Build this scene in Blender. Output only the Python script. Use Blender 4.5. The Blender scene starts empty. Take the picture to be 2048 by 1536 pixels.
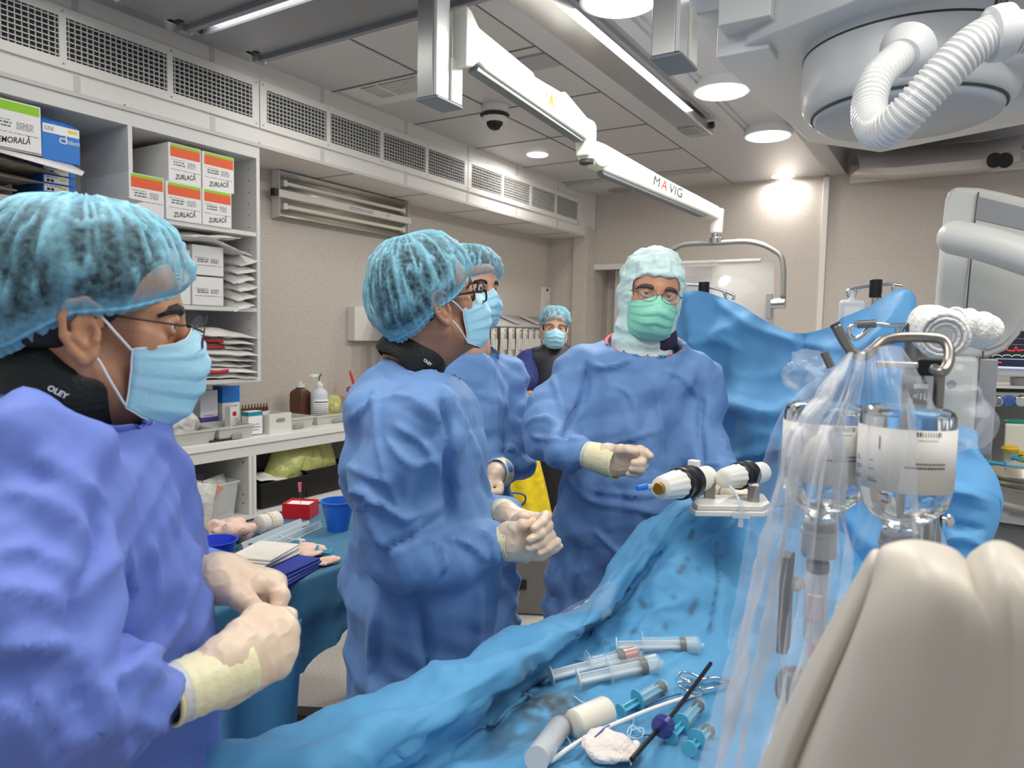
import bpy, bmesh, math, random
import numpy as np
from mathutils import Vector, Matrix
from mathutils.bvhtree import BVHTree
random.seed(7)
C = bpy.context.scene.collection
PI = math.pi
# ---------------------------------------------------------------- camera (2048 x 1536, 24 mm equivalent)
FPX, PIT, ROL, YAW, H = 1420.85, 0.07481519, 0.01997358, -0.55789641, 1.52
_f = np.array([math.sin(YAW)*math.cos(PIT), math.cos(YAW)*math.cos(PIT), -math.sin(PIT)])
_r = np.array([math.cos(YAW), -math.sin(YAW), 0.0])
_u = np.cross(_r, _f)
R2 = _r*math.cos(ROL)+_u*math.sin(ROL)
U2 = -_r*math.sin(ROL)+_u*math.cos(ROL)
CAMP = np.array([0, 0, H])
cam = bpy.data.cameras.new('camera')
co = bpy.data.objects.new('camera', cam)
C.objects.link(co)
cam.sensor_width = 36.0
cam.lens = FPX/2048*36.0
cam.clip_start = 0.02
cam.dof.use_dof = True
cam.dof.focus_distance = 1.75
cam.dof.aperture_fstop = 7.0
co.matrix_world = Matrix(((R2[0], U2[0], -_f[0], 0), (R2[1], U2[1], -_f[1], 0), (R2[2], U2[2], -_f[2], H), (0, 0, 0, 1)))
bpy.context.scene.camera = co
sc = bpy.context.scene
sc.view_settings.view_transform = 'Standard'
sc.view_settings.look = 'None'
sc.view_settings.exposure = 0.1
sc.view_settings.gamma = 1.0
sc.view_settings.use_curve_mapping = False
sc.cycles.max_bounces = 10
sc.cycles.transparent_max_bounces = 24
sc.cycles.transmission_bounces = 10
sc.cycles.sample_clamp_indirect = 4.0
w = bpy.data.worlds.new('world')
sc.world = w
w.use_nodes = True
w.node_tree.nodes['Background'].inputs[0].default_value = (0.93, 0.96, 1.0, 1)
w.node_tree.nodes['Background'].inputs[1].default_value = 0.43
ZC, XW, XB, YB = 2.957, -3.77, -3.33, 6.906     # ceiling height, left wall, bulkhead face, back wall
def area(name, loc, sx, sy, power, col=(1, .97, .92), rot=(0, 0, 0)):
    l = bpy.data.lights.new(name, 'AREA')
    l.shape = 'RECTANGLE'; l.size = sx; l.size_y = sy; l.energy = power; l.color = col
    o = bpy.data.objects.new(name, l); C.objects.link(o); o.location = loc; o.rotation_euler = rot
    return o
area('added_ceiling_fill', (-1.2, 0.3, 2.9), 1.2, 1.2, 34)  # added overhead fill lamps
area('added_ceiling_fill', (0.6, 1.2, 2.9), 1.2, 1.2, 34)
area('added_ceiling_fill', (-0.9, 3.6, 2.9), 1.6, 1.6, 30)
area('added_ceiling_fill', (-2.6, 2.2, 2.9), .8, 1.6, 22)

# ---------------------------------------------------------------- pixel -> place (camera geometry)
def ray(x, y):
    return R2*((x-1024)/FPX)-U2*((y-768)/FPX)+_f
def onz(x, y, z):
    d = ray(x, y); return CAMP+d*((z-H)/d[2])
def onx(x, y, X):
    d = ray(x, y); return CAMP+d*(X/d[0])
def ony(x, y, Y):
    d = ray(x, y); return CAMP+d*(Y/d[1])
def Q(x, y, d):
    """point on the sight line of pixel (x, y) at level distance d"""
    v = ray(x, y); return CAMP+v*(d/math.hypot(v[0], v[1]))
def frame(x):
    """level sight direction and level right-hand direction at column x"""
    v = ray(x, 660); f = np.array([v[0], v[1], 0.0]); f /= np.linalg.norm(f)
    return f, np.array([f[1], -f[0], 0.0])
def V(*a): return np.array(a, float)
# ---------------------------------------------------------------- materials
def lin(c):
    return tuple((x/255/12.92 if x <= 10 else ((x/255+.055)/1.055)**2.4) for x in c)+(1,)
_mats = {}
def mat(name, col, rough=.5, metal=0, spec=.5, bump=None, var=None, trans=0, alpha=None, emit=0, ior=1.45, sss=0, sheen=0, coat=0):
    """col: sRGB 0-255. bump: (scale, strength[, kind]). var: (scale, amount, second colour)"""
    if name in _mats: return _mats[name]
    m = bpy.data.materials.new(name); m.use_nodes = True
    nt = m.node_tree; b = nt.nodes['Principled BSDF']
    b.inputs['Base Color'].default_value = lin(col)
    b.inputs['Roughness'].default_value = rough
    b.inputs['Metallic'].default_value = metal
    b.inputs['Specular IOR Level'].default_value = spec
    b.inputs['IOR'].default_value = ior
    b.inputs['Transmission Weight'].default_value = trans
    b.inputs['Coat Weight'].default_value = coat
    if sss:
        b.inputs['Subsurface Weight'].default_value = sss
        b.inputs['Subsurface Radius'].default_value = (.012, .005, .003)
        b.inputs['Subsurface Scale'].default_value = 1
    if sheen: b.inputs['Sheen Weight'].default_value = sheen
    if alpha is not None: b.inputs['Alpha'].default_value = alpha
    if emit:
        b.inputs['Emission Color'].default_value = lin(col); b.inputs['Emission Strength'].default_value = emit
    N = nt.nodes.new; L = nt.links.new
    tc = N('ShaderNodeTexCoord')
    if var:
        n = N('ShaderNodeTexNoise'); n.inputs['Scale'].default_value = var[0]; n.inputs['Detail'].default_value = 4
        L(tc.outputs['Object'], n.inputs['Vector'])
        rp = N('ShaderNodeMapRange'); rp.inputs['From Min'].default_value = .5-var[1]; rp.inputs['From Max'].default_value = .5+var[1]
        L(n.outputs['Fac'], rp.inputs['Value'])
        mx = N('ShaderNodeMix'); mx.data_type = 'RGBA'
        mx.inputs['A'].default_value = lin(col); mx.inputs['B'].default_value = lin(var[2])
        L(rp.outputs['Result'], mx.inputs['Factor']); L(mx.outputs['Result'], b.inputs['Base Color'])
    if bump:
        kind = bump[2] if len(bump) > 2 else 'noise'
        bp = N('ShaderNodeBump'); bp.inputs['Strength'].default_value = bump[1]; bp.inputs['Distance'].default_value = bump[3] if len(bump) > 3 else .01
        if kind == 'noise':
            n = N('ShaderNodeTexNoise'); n.inputs['Scale'].default_value = bump[0]; n.inputs['Detail'].default_value = 3
            L(tc.outputs['Object'], n.inputs['Vector']); L(n.outputs['Fac'], bp.inputs['Height'])
        elif kind == 'crumple':
            n = N('ShaderNodeTexNoise'); n.noise_type = 'RIDGED_MULTIFRACTAL'; n.normalize = False
            n.inputs['Scale'].default_value = bump[0]; n.inputs['Detail'].default_value = 2.5; n.inputs['Distortion'].default_value = .7
            L(tc.outputs['Object'], n.inputs['Vector'])
            nf = N('ShaderNodeTexNoise'); nf.inputs['Scale'].default_value = 420
            L(tc.outputs['Object'], nf.inputs['Vector'])
            m2 = N('ShaderNodeMath'); m2.operation = 'MULTIPLY_ADD'; m2.inputs[1].default_value = .05
            L(nf.outputs['Fac'], m2.inputs[0]); L(n.outputs['Fac'], m2.inputs[2]); L(m2.outputs[0], bp.inputs['Height'])
        L(bp.outputs['Normal'], b.inputs['Normal'])
    m['nt'] = 1
    _mats[name] = m
    return m
# ---------------------------------------------------------------- mesh building
def arr(a): return np.asarray(a, float)
def rotz(a): return np.array([[math.cos(a), -math.sin(a), 0], [math.sin(a), math.cos(a), 0], [0, 0, 1.0]])
def rot(axis, a): return arr(Matrix.Rotation(a, 3, Vector(axis)))
def basis(z, x=None):
    """3x3 with columns x,y,z from a z direction"""
    z = arr(z)/np.linalg.norm(z)
    x = arr(x) if x is not None else (V(1, 0, 0) if abs(z[0]) < .8 else V(0, 1, 0))
    x = x-z*(x@z); x /= np.linalg.norm(x)
    return np.stack([x, np.cross(z, x), z], 1)
def smooth_path(pts, n=8):
    p = arr(pts); out = []
    for i in range(len(p)-1):
        a, b, c, d = p[max(i-1, 0)], p[i], p[i+1], p[min(i+2, len(p)-1)]
        for k in range(n):
            t = k/n
            out.append(.5*((2*b)+(c-a)*t+(2*a-5*b+4*c-d)*t*t+(3*b-a-3*c+d)*t**3))
    out.append(p[-1]); return np.array(out)
_jr = random.Random(3)
class MB:
    def __init__(s): s.v = []; s.f = []; s.m = []
    def add(s, v, f, mi=0):
        o = len(s.v); s.v.extend([tuple(map(float, p)) for p in v]); s.f.extend([tuple(i+o for i in q) for q in f]); s.m.extend([mi]*len(f)); return s
    def box(s, c, d, M=None, mi=0, taper=1.0):
        c = arr(c); h = arr(d)/2+_jr.random()*.0003
        P = [(x, y, z) for z in (-1, 1) for y in (-1, 1) for x in (-1, 1)]
        v = []
        for p in P:
            q = arr(p)*h
            if p[2] > 0: q[:2] *= taper
            v.append(c+(M@q if M is not None else q))
        return s.add(v, [(0, 2, 3, 1), (4, 5, 7, 6), (0, 1, 5, 4), (2, 6, 7, 3), (0, 4, 6, 2), (1, 3, 7, 5)], mi)
    def lo(s, a, b, mi=0):
        a = arr(a); b = arr(b); return s.box((a+b)/2, np.abs(b-a), None, mi)
    def lathe(s, prof, n=24, c=(0, 0, 0), M=None, mi=0, caps=True):
        c = arr(c); M = np.eye(3) if M is None else M; v = []
        for r, z in prof:
            for k in range(n):
                a = 2*PI*k/n; v.append(c+M@V(r*math.cos(a), r*math.sin(a), z))
        f = []
        for i in range(len(prof)-1):
            for k in range(n):
                f.append((i*n+k, i*n+(k+1) % n, (i+1)*n+(k+1) % n, (i+1)*n+k))
        if caps:
            f.append(tuple(reversed(range(n)))); f.append(tuple(range((len(prof)-1)*n, len(prof)*n)))
        return s.add(v, f, mi)
    def cyl(s, a, b, r, r2=None, n=20, mi=0, caps=True):
        a = arr(a); b = arr(b); L = np.linalg.norm(b-a)
        return s.lathe([(r, 0), (r if r2 is None else r2, L)], n, a, basis(b-a), mi, caps)
    def tube(s, pts, r, n=10, closed=False, mi=0, sq=None):
        p = arr(pts); N = len(p); r = np.full(N, r) if np.isscalar(r) else arr(r)
        T = np.zeros_like(p)
        for i in range(N):
            a = p[(i-1) % N] if closed else p[max(i-1, 0)]; b = p[(i+1) % N] if closed else p[min(i+1, N-1)]
            t = b-a; T[i] = t/(np.linalg.norm(t)+1e-12)
        B = basis(T[0]); x = B[:, 0]; v = []
        for i in range(N):
            x = x-T[i]*(x@T[i]); x /= np.linalg.norm(x); y = np.cross(T[i], x)
            for k in range(n):
                a = 2*PI*k/n; v.append(p[i]+r[i]*(math.cos(a)*x+math.sin(a)*y*(sq or 1)))
        f = []
        for i in range(N if closed else N-1):
            j = (i+1) % N
            for k in range(n): f.append((i*n+k, i*n+(k+1) % n, j*n+(k+1) % n, j*n+k))
        if not closed:
            f.append(tuple(reversed(range(n)))); f.append(tuple(range((N-1)*n, N*n)))
        return s.add(v, f, mi)
    def grid(s, P, cu=False, cv=False, mi=0):
        P = arr(P); a, b = P.shape[:2]; f = []
        for i in range(a if cu else a-1):
            for j in range(b if cv else b-1):
                i2 = (i+1) % a; j2 = (j+1) % b; f.append((i*b+j, i2*b+j, i2*b+j2, i*b+j2))
        return s.add(P.reshape(-1, 3), f, mi)
    def prism(s, poly, h, c=(0, 0, 0), M=None, mi=0):
        M = np.eye(3) if M is None else M; c = arr(c); n = len(poly)
        v = [c+M@V(x, y, 0) for x, y in poly]+[c+M@V(x, y, h) for x, y in poly]
        f = [tuple(reversed(range(n))), tuple(range(n, 2*n))]+[(i, (i+1) % n, n+(i+1) % n, n+i) for i in range(n)]
        return s.add(v, f, mi)
    def sph(s, c, r, nu=16, nv=12, M=None, mi=0):
        r = arr(r)*np.ones(3); M = np.eye(3) if M is None else M; P = []
        for i in range(nv+1):
            t = PI*i/nv; P.append([arr(c)+M@(r*V(math.sin(t)*math.cos(2*PI*k/nu), math.sin(t)*math.sin(2*PI*k/nu), -math.cos(t))) for k in range(nu)])
        return s.grid(np.array(P), cv=True, mi=mi)
    def build(s, name, mats, parent=None, bevel=0, seg=2, sharp=40, sub=0, solid=0, so=0, label=None):
        me = bpy.data.meshes.new(name); me.from_pydata(s.v, [], s.f)
        if not isinstance(mats, (list, tuple)): mats = [mats]
        for m in mats: me.materials.append(m)
        me.polygons.foreach_set('material_index', s.m)
        return finish(name, me, parent, bevel, seg, sharp, sub, solid, so, label)
def finish(name, me, parent=None, bevel=0, seg=2, sharp=40, sub=0, solid=0, so=0, label=None):
    bm = bmesh.new(); bm.from_mesh(me); bmesh.ops.recalc_face_normals(bm, faces=bm.faces); bm.to_mesh(me); bm.free()
    me.polygons.foreach_set('use_smooth', [True]*len(me.polygons))
    if not bevel and sharp: me.set_sharp_from_angle(angle=math.radians(sharp))
    o = bpy.data.objects.new(name, me); C.objects.link(o)
    if solid:
        k = o.modifiers.new('thickness', 'SOLIDIFY'); k.thickness = solid; k.offset = so
    if bevel:
        k = o.modifiers.new('bevel', 'BEVEL'); k.width = bevel; k.segments = seg; k.limit_method = 'ANGLE'; k.angle_limit = math.radians(35); k.harden_normals = True
    if sub:
        k = o.modifiers.new('sub', 'SUBSURF'); k.levels = sub; k.render_levels = sub
    if parent is not None: adopt(o, parent)
    if label: o['label'] = label
    return o
_pm = {}
def world_m(o):
    M = o.matrix_basis.copy()
    return (world_m(o.parent)@o.matrix_parent_inverse@M) if o.parent else M
def adopt(o, parent):
    o.parent = parent; o.matrix_parent_inverse = world_m(parent).inverted(); return o
def tag(o, label=None, cat=None, group=None, kind=None):
    if label: o['label'] = label
    if cat: o['category'] = cat
    if group: o['group'] = group
    if kind: o['kind'] = kind
    return o
def thing(name, label, cat, loc=(0, 0, 0), group=None, kind=None):
    o = bpy.data.objects.new(name, None); C.objects.link(o); o.location = tuple(map(float, loc)); o.empty_display_size = .05
    return tag(o, label, cat, group, kind)
def struct(o): o['kind'] = 'structure'; return o
def kids(o): return [c for c in list(C.objects) if c.parent is o]
def dup(o, M=None, label=None, group=None, parent=None):
    c = o.copy(); C.objects.link(c)
    if parent is not None:
        c.parent = parent; c.matrix_parent_inverse = o.matrix_parent_inverse.copy()
    if M is not None: c.matrix_basis = M@o.matrix_basis
    if label: c['label'] = label
    if group: c['group'] = group
    for ch in kids(o): dup(ch, parent=c)
    return c
def mat4(R=None, t=(0, 0, 0), s=1):
    R = np.eye(3) if R is None else R
    return Matrix(((R[0][0]*s, R[0][1]*s, R[0][2]*s, t[0]), (R[1][0]*s, R[1][1]*s, R[1][2]*s, t[1]), (R[2][0]*s, R[2][1]*s, R[2][2]*s, t[2]), (0, 0, 0, 1)))
def text(name, body, size, m, M4, parent, ext=.0002, align='CENTER', bold=0, shear=0, sx=1):
    cu = bpy.data.curves.new(name, 'FONT'); cu.body = body; cu.size = size; cu.extrude = ext; cu.align_x = align; cu.align_y = 'CENTER'; cu.offset = bold; cu.shear = shear
    cu.resolution_u = 3
    t = bpy.data.objects.new(name, cu); C.objects.link(t)
    bpy.context.view_layer.update()
    me = bpy.data.meshes.new_from_object(t.evaluated_get(bpy.context.evaluated_depsgraph_get()))
    bpy.data.objects.remove(t); bpy.data.curves.remove(cu)
    if sx != 1:
        for v_ in me.vertices: v_.co.x *= sx
    me.transform(M4); me.materials.clear(); me.materials.append(m)
    o = bpy.data.objects.new(name, me); C.objects.link(o)
    if parent is not None: adopt(o, parent)
    return o
# ---------------------------------------------------------------- soft shapes from distance fields
def _cap(P, a, b, ra, rb):
    a = arr(a); b = arr(b); ab = b-a; t = np.clip(((P-a)@ab)/(ab@ab+1e-12), 0, 1)
    return np.linalg.norm(P-a-t[..., None]*ab, axis=-1)-(ra+(rb-ra)*t)
def _ell(P, c, r, M=None):
    q = P-arr(c)
    if M is not None: q = q@M
    r = arr(r); k0 = np.linalg.norm(q/r, axis=-1); k1 = np.linalg.norm(q/(r*r), axis=-1)
    return k0*(k0-1)/(k1+1e-9)
def _box(P, c, h, M=None, rd=0):
    q = P-arr(c)
    if M is not None: q = q@M
    q = np.abs(q)-(arr(h)-rd)
    return np.linalg.norm(np.maximum(q, 0), axis=-1)+np.minimum(q.max(-1), 0)-rd
def sdf(prims, P, k):
    """prims: ('c',a,b,ra,rb) ('e',c,r,M) ('b',c,h,M,round) ; prefix '-' carves; last element may be {'k':..}"""
    F = None
    for p in prims:
        kk = k
        if isinstance(p[-1], dict): kk = p[-1]['k']; p = p[:-1]
        t = p[0]; neg = t[0] == '-'; t = t[-1]
        d = _cap(P, *p[1:]) if t == 'c' else _ell(P, *p[1:]) if t == 'e' else _box(P, *p[1:])
        if F is None: F = d; continue
        if neg:
            h = np.clip(.5-.5*(F+d)/kk, 0, 1); F = F*(1-h)-d*h+kk*h*(1-h)
        else:
            h = np.clip(.5+.5*(F-d)/kk, 0, 1); F = F*(1-h)+d*h-kk*h*(1-h)
    return F
def nets(F, org, h):
    """naive surface nets: quads from a sampled field"""
    S = F < 0; nx, ny, nz = F.shape
    cnt = np.zeros((nx-1, ny-1, nz-1), int); off = [(i, j, k) for i in (0, 1) for j in (0, 1) for k in (0, 1)]
    sl = lambda A, o: A[o[0]:nx-1+o[0], o[1]:ny-1+o[1], o[2]:nz-1+o[2]]
    for o in off: cnt += sl(S, o)
    act = (cnt > 0) & (cnt < 8)
    idx = -np.ones(act.shape, int); ids = np.argwhere(act); idx[act] = np.arange(len(ids))
    acc = np.zeros((len(ids), 3)); num = np.zeros(len(ids))
    fv = {o: F[ids[:, 0]+o[0], ids[:, 1]+o[1], ids[:, 2]+o[2]] for o in off}
    for a in off:
        for ax in range(3):
            if a[ax] == 0:
                b = list(a); b[ax] = 1; b = tuple(b); fa, fb = fv[a], fv[b]
                m = (fa < 0) != (fb < 0); t = np.where(m, fa/(fa-fb+1e-12), 0)
                p = np.tile(arr(a), (len(ids), 1)); p[:, ax] += t
                acc += np.where(m[:, None], p, 0); num += m
    v = org+h*(ids+acc/num[:, None])
    faces = []
    for ax in range(3):
        A = np.take(S, range(F.shape[ax]-1), ax); B = np.take(S, range(1, F.shape[ax]), ax)
        e = np.argwhere(A != B); s = A[A != B]
        o1, o2 = [(1, 2), (2, 0), (0, 1)][ax]
        ok = (e[:, o1] > 0) & (e[:, o2] > 0) & (e[:, o1] < F.shape[o1]-1) & (e[:, o2] < F.shape[o2]-1); e = e[ok]; s = s[ok]
        q = []
        for d1, d2 in ((-1, -1), (0, -1), (0, 0), (-1, 0)):
            c = e.copy(); c[:, o1] += d1; c[:, o2] += d2; q.append(idx[c[:, 0], c[:, 1], c[:, 2]])
        q = np.stack(q, 1); q[~s] = q[~s][:, ::-1]; faces.append(q)
    return v, np.concatenate(faces)
def soft(prims, k, h, pad=.03, clip=None, post=None):
    """mesh (verts, faces) of a smooth union; clip(P)->extra field intersected"""
    lo = np.full(3, 1e9); hi = -lo
    for p in prims:
        if p[0][0] == '-': continue
        if p[0] == 'c': pts = [(arr(p[1]), p[3]), (arr(p[2]), p[4])]
        else: pts = [(arr(p[1]), float(np.linalg.norm(p[2])) if p[0] == 'b' else float(max(p[2])))]
        for c, r in pts: lo = np.minimum(lo, c-r); hi = np.maximum(hi, c+r)
    lo -= pad; hi += pad; n = np.ceil((hi-lo)/h).astype(int)+1
    G = np.stack(np.meshgrid(*[lo[i]+h*np.arange(n[i]) for i in range(3)], indexing='ij'), -1)
    F = np.empty(G.shape[:3])
    for i in range(0, n[0], 24): F[i:i+24] = sdf(prims, G[i:i+24], k)
    if clip is not None: F = np.maximum(F, clip(G))
    if post is not None: F = post(G, F)
    return nets(F, lo, h)
def relax(v, f, it=2, lam=.5):
    n = len(v); s = np.zeros_like(v); c = np.zeros(n)
    for _ in range(it):
        s[:] = 0; c[:] = 0
        for i in range(4):
            a, b = f[:, i], f[:, (i+1) % 4]
            np.add.at(s, a, v[b]); np.add.at(c, a, 1); np.add.at(s, b, v[a]); np.add.at(c, b, 1)
        v = v+lam*(s/np.maximum(c, 1)[:, None]-v)
    return v
def normals(v, f):
    n = np.zeros_like(v); fn = np.cross(v[f[:, 2]]-v[f[:, 0]], v[f[:, 3]]-v[f[:, 1]])
    for i in range(4): np.add.at(n, f[:, i], fn)
    return n/(np.linalg.norm(n, axis=1)[:, None]+1e-12)
def vn(P, s, seed=0):
    """value noise, -1..1"""
    p = arr(P)*s+seed*17.31; i = np.floor(p).astype(np.int64); t = p-i; t = t*t*(3-2*t); out = 0
    for a in (0, 1):
        for b in (0, 1):
            for c in (0, 1):
                hsh = (i[..., 0]+a)*73856093 ^ (i[..., 1]+b)*19349663 ^ (i[..., 2]+c)*83492791
                hsh = (hsh ^ (hsh >> 13))*1274126177 & 0x7fffffff
                hsh = (hsh ^ (hsh >> 11)) & 0xffff
                wgt = (t[..., 0] if a else 1-t[..., 0])*(t[..., 1] if b else 1-t[..., 1])*(t[..., 2] if c else 1-t[..., 2])
                out = out+wgt*(hsh/32767.5-1)
    return out
def seg_dist(P, pts):
    d = np.full(len(P), 9.0); s = np.zeros(len(P)); n = len(pts)-1
    for i in range(n):
        a, b = pts[i], pts[i+1]; ab = b-a; t = np.clip(((P-a)@ab)/(ab@ab+1e-12), 0, 1)
        q = np.linalg.norm(P-a-t[:, None]*ab, axis=1); m = q < d; d[m] = q[m]; s[m] = (i+t[m])/n
    return d, s
def folds_on(v, f, folds, push=None):
    """raise sharp ridges / press grooves along lines that lie on the surface; folds: (pixel line, width, height)"""
    if not folds: return v
    t = BVHTree.FromPolygons([tuple(p) for p in v], [tuple(int(i) for i in q) for q in f]); n = normals(v, f); add = np.zeros(len(v))
    for line, wd, ht in folds:
        L = smooth_path([V(x, y, 0) for x, y in line], 4); pts = []
        for x, y, _ in L:
            d = ray(x, y); hit = t.ray_cast(Vector(CAMP), Vector(d/np.linalg.norm(d)))
            if hit[0] is not None: pts.append(arr(hit[0]))
        if len(pts) < 2: continue
        d, s = seg_dist(v, np.array(pts)); add += ht*np.clip(1-d/wd, 0, 1)**1.6*np.minimum(1, 4*np.minimum(s, 1-s)+.25)
    return v+n*add[:, None]
def mesh_obj(name, v, f, mats, parent=None, **kw):
    me = bpy.data.meshes.new(name); me.from_pydata([tuple(p) for p in v], [], [tuple(int(i) for i in q) for q in f])
    for m in (mats if isinstance(mats, (list, tuple)) else [mats]): me.materials.append(m)
    kw.setdefault('sharp', 0)
    return finish(name, me, parent, **kw)
def interp(rows, nu, nv):
    """smooth surface through a rectangle of control points"""
    A = np.array([smooth_path(r, nu) for r in rows])
    return np.array([smooth_path(A[:, j], nv) for j in range(A.shape[1])]).transpose(1, 0, 2)
# ================================================================ room shell
M_wall = mat('speckled_wall', (206, 198, 189), .55, var=(95, .17, (186, 177, 168)), bump=(150, .2))
M_ceil = mat('ceiling_panel', (196, 195, 194), .45)
M_ceil2 = mat('ceiling_satin', (198, 198, 203), .22)
M_seam = mat('seam_dark', (108, 106, 104), .7)
M_white = mat('white_lacquer', (226, 224, 220), .35)
M_bulk = mat('bulkhead_white', (222, 219, 214), .4)
M_band = mat('bulkhead_band', (196, 194, 192), .4)
M_floor = mat('floor_vinyl', (196, 190, 184), .3, var=(90, .12, (176, 170, 165)))
M_black = mat('black_plastic', (18, 18, 20), .4)
M_dark = mat('dark_grey', (60, 62, 64), .5)
M_grey = mat('grey_plastic', (140, 142, 144), .45)
M_steel = mat('steel', (200, 200, 198), .22, 1)
M_steel2 = mat('brushed_steel', (150, 145, 138), .32, 1)
M_chrome = mat('chrome', (225, 225, 225), .1, 1)
M_lamp = mat('lamp_glow', (255, 252, 244), .5, emit=9)
M_cream = mat('cream_enamel', (228, 227, 216), .32)
M_greyw = mat('enamel_grey_white', (208, 209, 208), .3)
M_ink = mat('ink', (40, 40, 44), .6)
M_red = mat('red_print', (205, 45, 40), .5)
M_paper = mat('paper_white', (232, 231, 228), .6)
struct(MB().lo((-3.9, -1.2, -.05), (2.2, 7.2, 0)).build('floor', M_floor))
# left wall, back wall with door recess, column in the corner
struct(MB().lo((-3.9, -1.2, 0), (XW, 7.1, 3.0)).build('wall_left', M_wall))
wb = MB()
wb.lo((-3.9, 6.751, 0), (-3.46, 7.1, 2.6))
wb.lo((-3.33, YB, 2.205), (2.2, YB+.15, 3.3)).lo((-2.05, YB, 0), (2.2, YB+.15, 2.205)).lo((-3.9, YB+.4, 0), (-1.9, YB+.5, 2.3))
wb.lo((-3.33, YB+.15, 2.205), (-2.05, YB+.4, 2.3)).lo((-3.36, YB, 0), (-3.33, YB+.4, 2.3)).lo((-2.05, YB+.15, 0), (-2.0, YB+.4, 2.3))
struct(wb.build('wall_back', M_wall, bevel=.002))
struct(MB().lo((-3.46, 6.70, 0), (-3.30, 7.1, 2.6)).build('wall_column', M_wall, bevel=.004))
struct(MB().lo((-3.335, YB-.025, 2.18), (-2.0, YB+.02, 2.235)).build('trim_lintel', M_bulk, bevel=.002))
dr = MB().lo((-3.16, YB+.33, 0), (-2.05, YB+.39, 2.2))
dr.lo((-3.20, YB+.30, 0), (-3.12, YB+.40, 2.2), 1).lo((-3.12, YB+.30, 2.12), (-2.05, YB+.40, 2.2), 1)
struct(dr.build('door_1', [mat('door_grey', (165, 165, 166), .4), M_bulk], bevel=.003))
struct(MB().lo((-1.085, YB-.03, 0), (-1.035, YB+.01, 2.93)).build('trim_1', M_bulk, bevel=.004))
# ceiling: panelled field, satin strip, raised bay on the right
ce = MB()
ce.lo((XB, -1.2, ZC), (-1.885, YB+.1, ZC+.06))
ce.lo((-1.885, -1.2, ZC-.004), (-1.04, YB+.1, ZC+.06), 1)
ce.lo((-1.04, -1.2, ZC+.16), (2.2, YB+.1, ZC+.2), 1).lo((-1.06, -1.2, ZC), (-1.04, YB+.1, ZC+.18), 1)
for y in (-.54, .205, .95, 1.695, 2.44, 3.19, 3.97, 4.72, 5.45, 6.17):
    ce.lo((XB, y-.006, ZC-.003), (-1.885, y+.006, ZC+.01), 2)
ce.lo((-2.66, -1.2, ZC-.003), (-2.65, 6.17, ZC+.01), 2).lo((-1.892, -1.2, ZC-.005), (-1.882, YB, ZC+.01), 2)
struct(ce.build('ceiling', [M_ceil, M_ceil2, M_seam], sharp=20))
struct(MB().lo((-3.33, 6.25, ZC-.03), (-1.89, 6.55, ZC)).build('trim_ceiling', M_ceil, bevel=.004))
struct(MB().lo((-2.35, 3.28, ZC-.012), (-1.89, 3.46, ZC)).build('trim_ceiling_strip', mat('trim_strip', (160, 160, 168), .4), bevel=.003))
struct(MB().lo((-1.04, -1.2, ZC-.02), (-.90, YB, ZC+.16)).build('trim_bay', mat('bay_edge', (176, 174, 172), .4), bevel=.003))
# bulkhead above the cabinets (box with bands) and its seams
bk = MB().lo((-3.9, -1.2, 2.51), (XB, 6.9, 3.0))
for y in (.35, 1.02, 1.69, 2.36, 3.11, 3.88, 4.62, 5.35, 6.1):
    bk.lo((XB-.01, y-.014, 2.868), (XB+.0015, y+.014, ZC), 1).lo((XB-.01, y-.014, 2.525), (XB+.0015, y+.014, 2.592), 1)
for y in (1.9, 2.65, 3.4, 4.15, 4.9, 5.65, 6.4): bk.lo((-3.77, y-.004, 2.508), (XB, y+.004, 2.53), 2)
bk.lo((XB-.01, -1.2, 2.504), (XB+.004, 6.9, 2.522), 1).lo((XB, 6.87, 2.5), (XB+.02, 6.9, ZC), 0)
struct(bk.build('wall_bulkhead', [M_bulk, M_band, M_seam], sharp=20))
# ---------------------------------------------------------------- supply-air grilles on the bulkhead
M_hole = mat('duct_dark', (44, 44, 46), .8)
def grille(y0, y1, cells, label):
    t = thing('air_vent', label, 'air vent', (XB, (y0+y1)/2, 2.73), 'air vents along the bulkhead')
    z0, z1 = 2.604, 2.862
    fr = MB(); x0, x1 = XB+.001, XB+.014
    edges = [y0+.045]; wds = (y1-y0-.09-.03*(cells-1))/cells
    fr.lo((x0, y0, z0), (x1, y0+.045, z1)).lo((x0, y1-.045, z0), (x1, y1, z1)).lo((x0, y0, z0), (x1, y1, z0+.042)).lo((x0, y0, z1-.042), (x1, y1, z1))
    for i in range(1, cells):
        a = y0+.045+i*wds+(i-1)*.03; fr.lo((x0, a, z0), (x1, a+.03, z1))
    for k in range(cells+1):
        y = y0+.02+k*(y1-y0-.04)/cells
        for z in (z0+.02, z1-.02): fr.cyl((x1-.001, y, z), (x1+.002, y, z), .005, n=8, mi=1)
    fr.build('frame', [M_bulk, M_grey], t, bevel=.002)
    MB().lo((XB-.005, y0+.02, z0+.02), (XB+.0015, y1-.02, z1-.02)).build('duct', M_hole, t)
    for i in range(cells):
        a = y0+.045+i*(wds+.03); g = MB()
        n = 8
        for k in range(n):
            z = z0+.042+(k+.5)*(z1-z0-.084)/n; g.lo((x0+.004, a, z-.0019), (x1-.001, a+wds, z+.0019))
        m = max(int(wds/.025), 3)
        for k in range(m):
            y = a+(k+.5)*wds/m; g.lo((x0+.001, y-.0016, z0+.042), (x0+.008, y+.0016, z1-.042))
        g.build('louver_panel', mat('louver', (205, 204, 200), .4), t)
grille(.62, 2.64, 4, 'white air vent grille above the open shelves, nearest the camera')
grille(2.646, 4.60, 4, 'white air vent grille above the twin-tube lamp, middle of the row')
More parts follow.
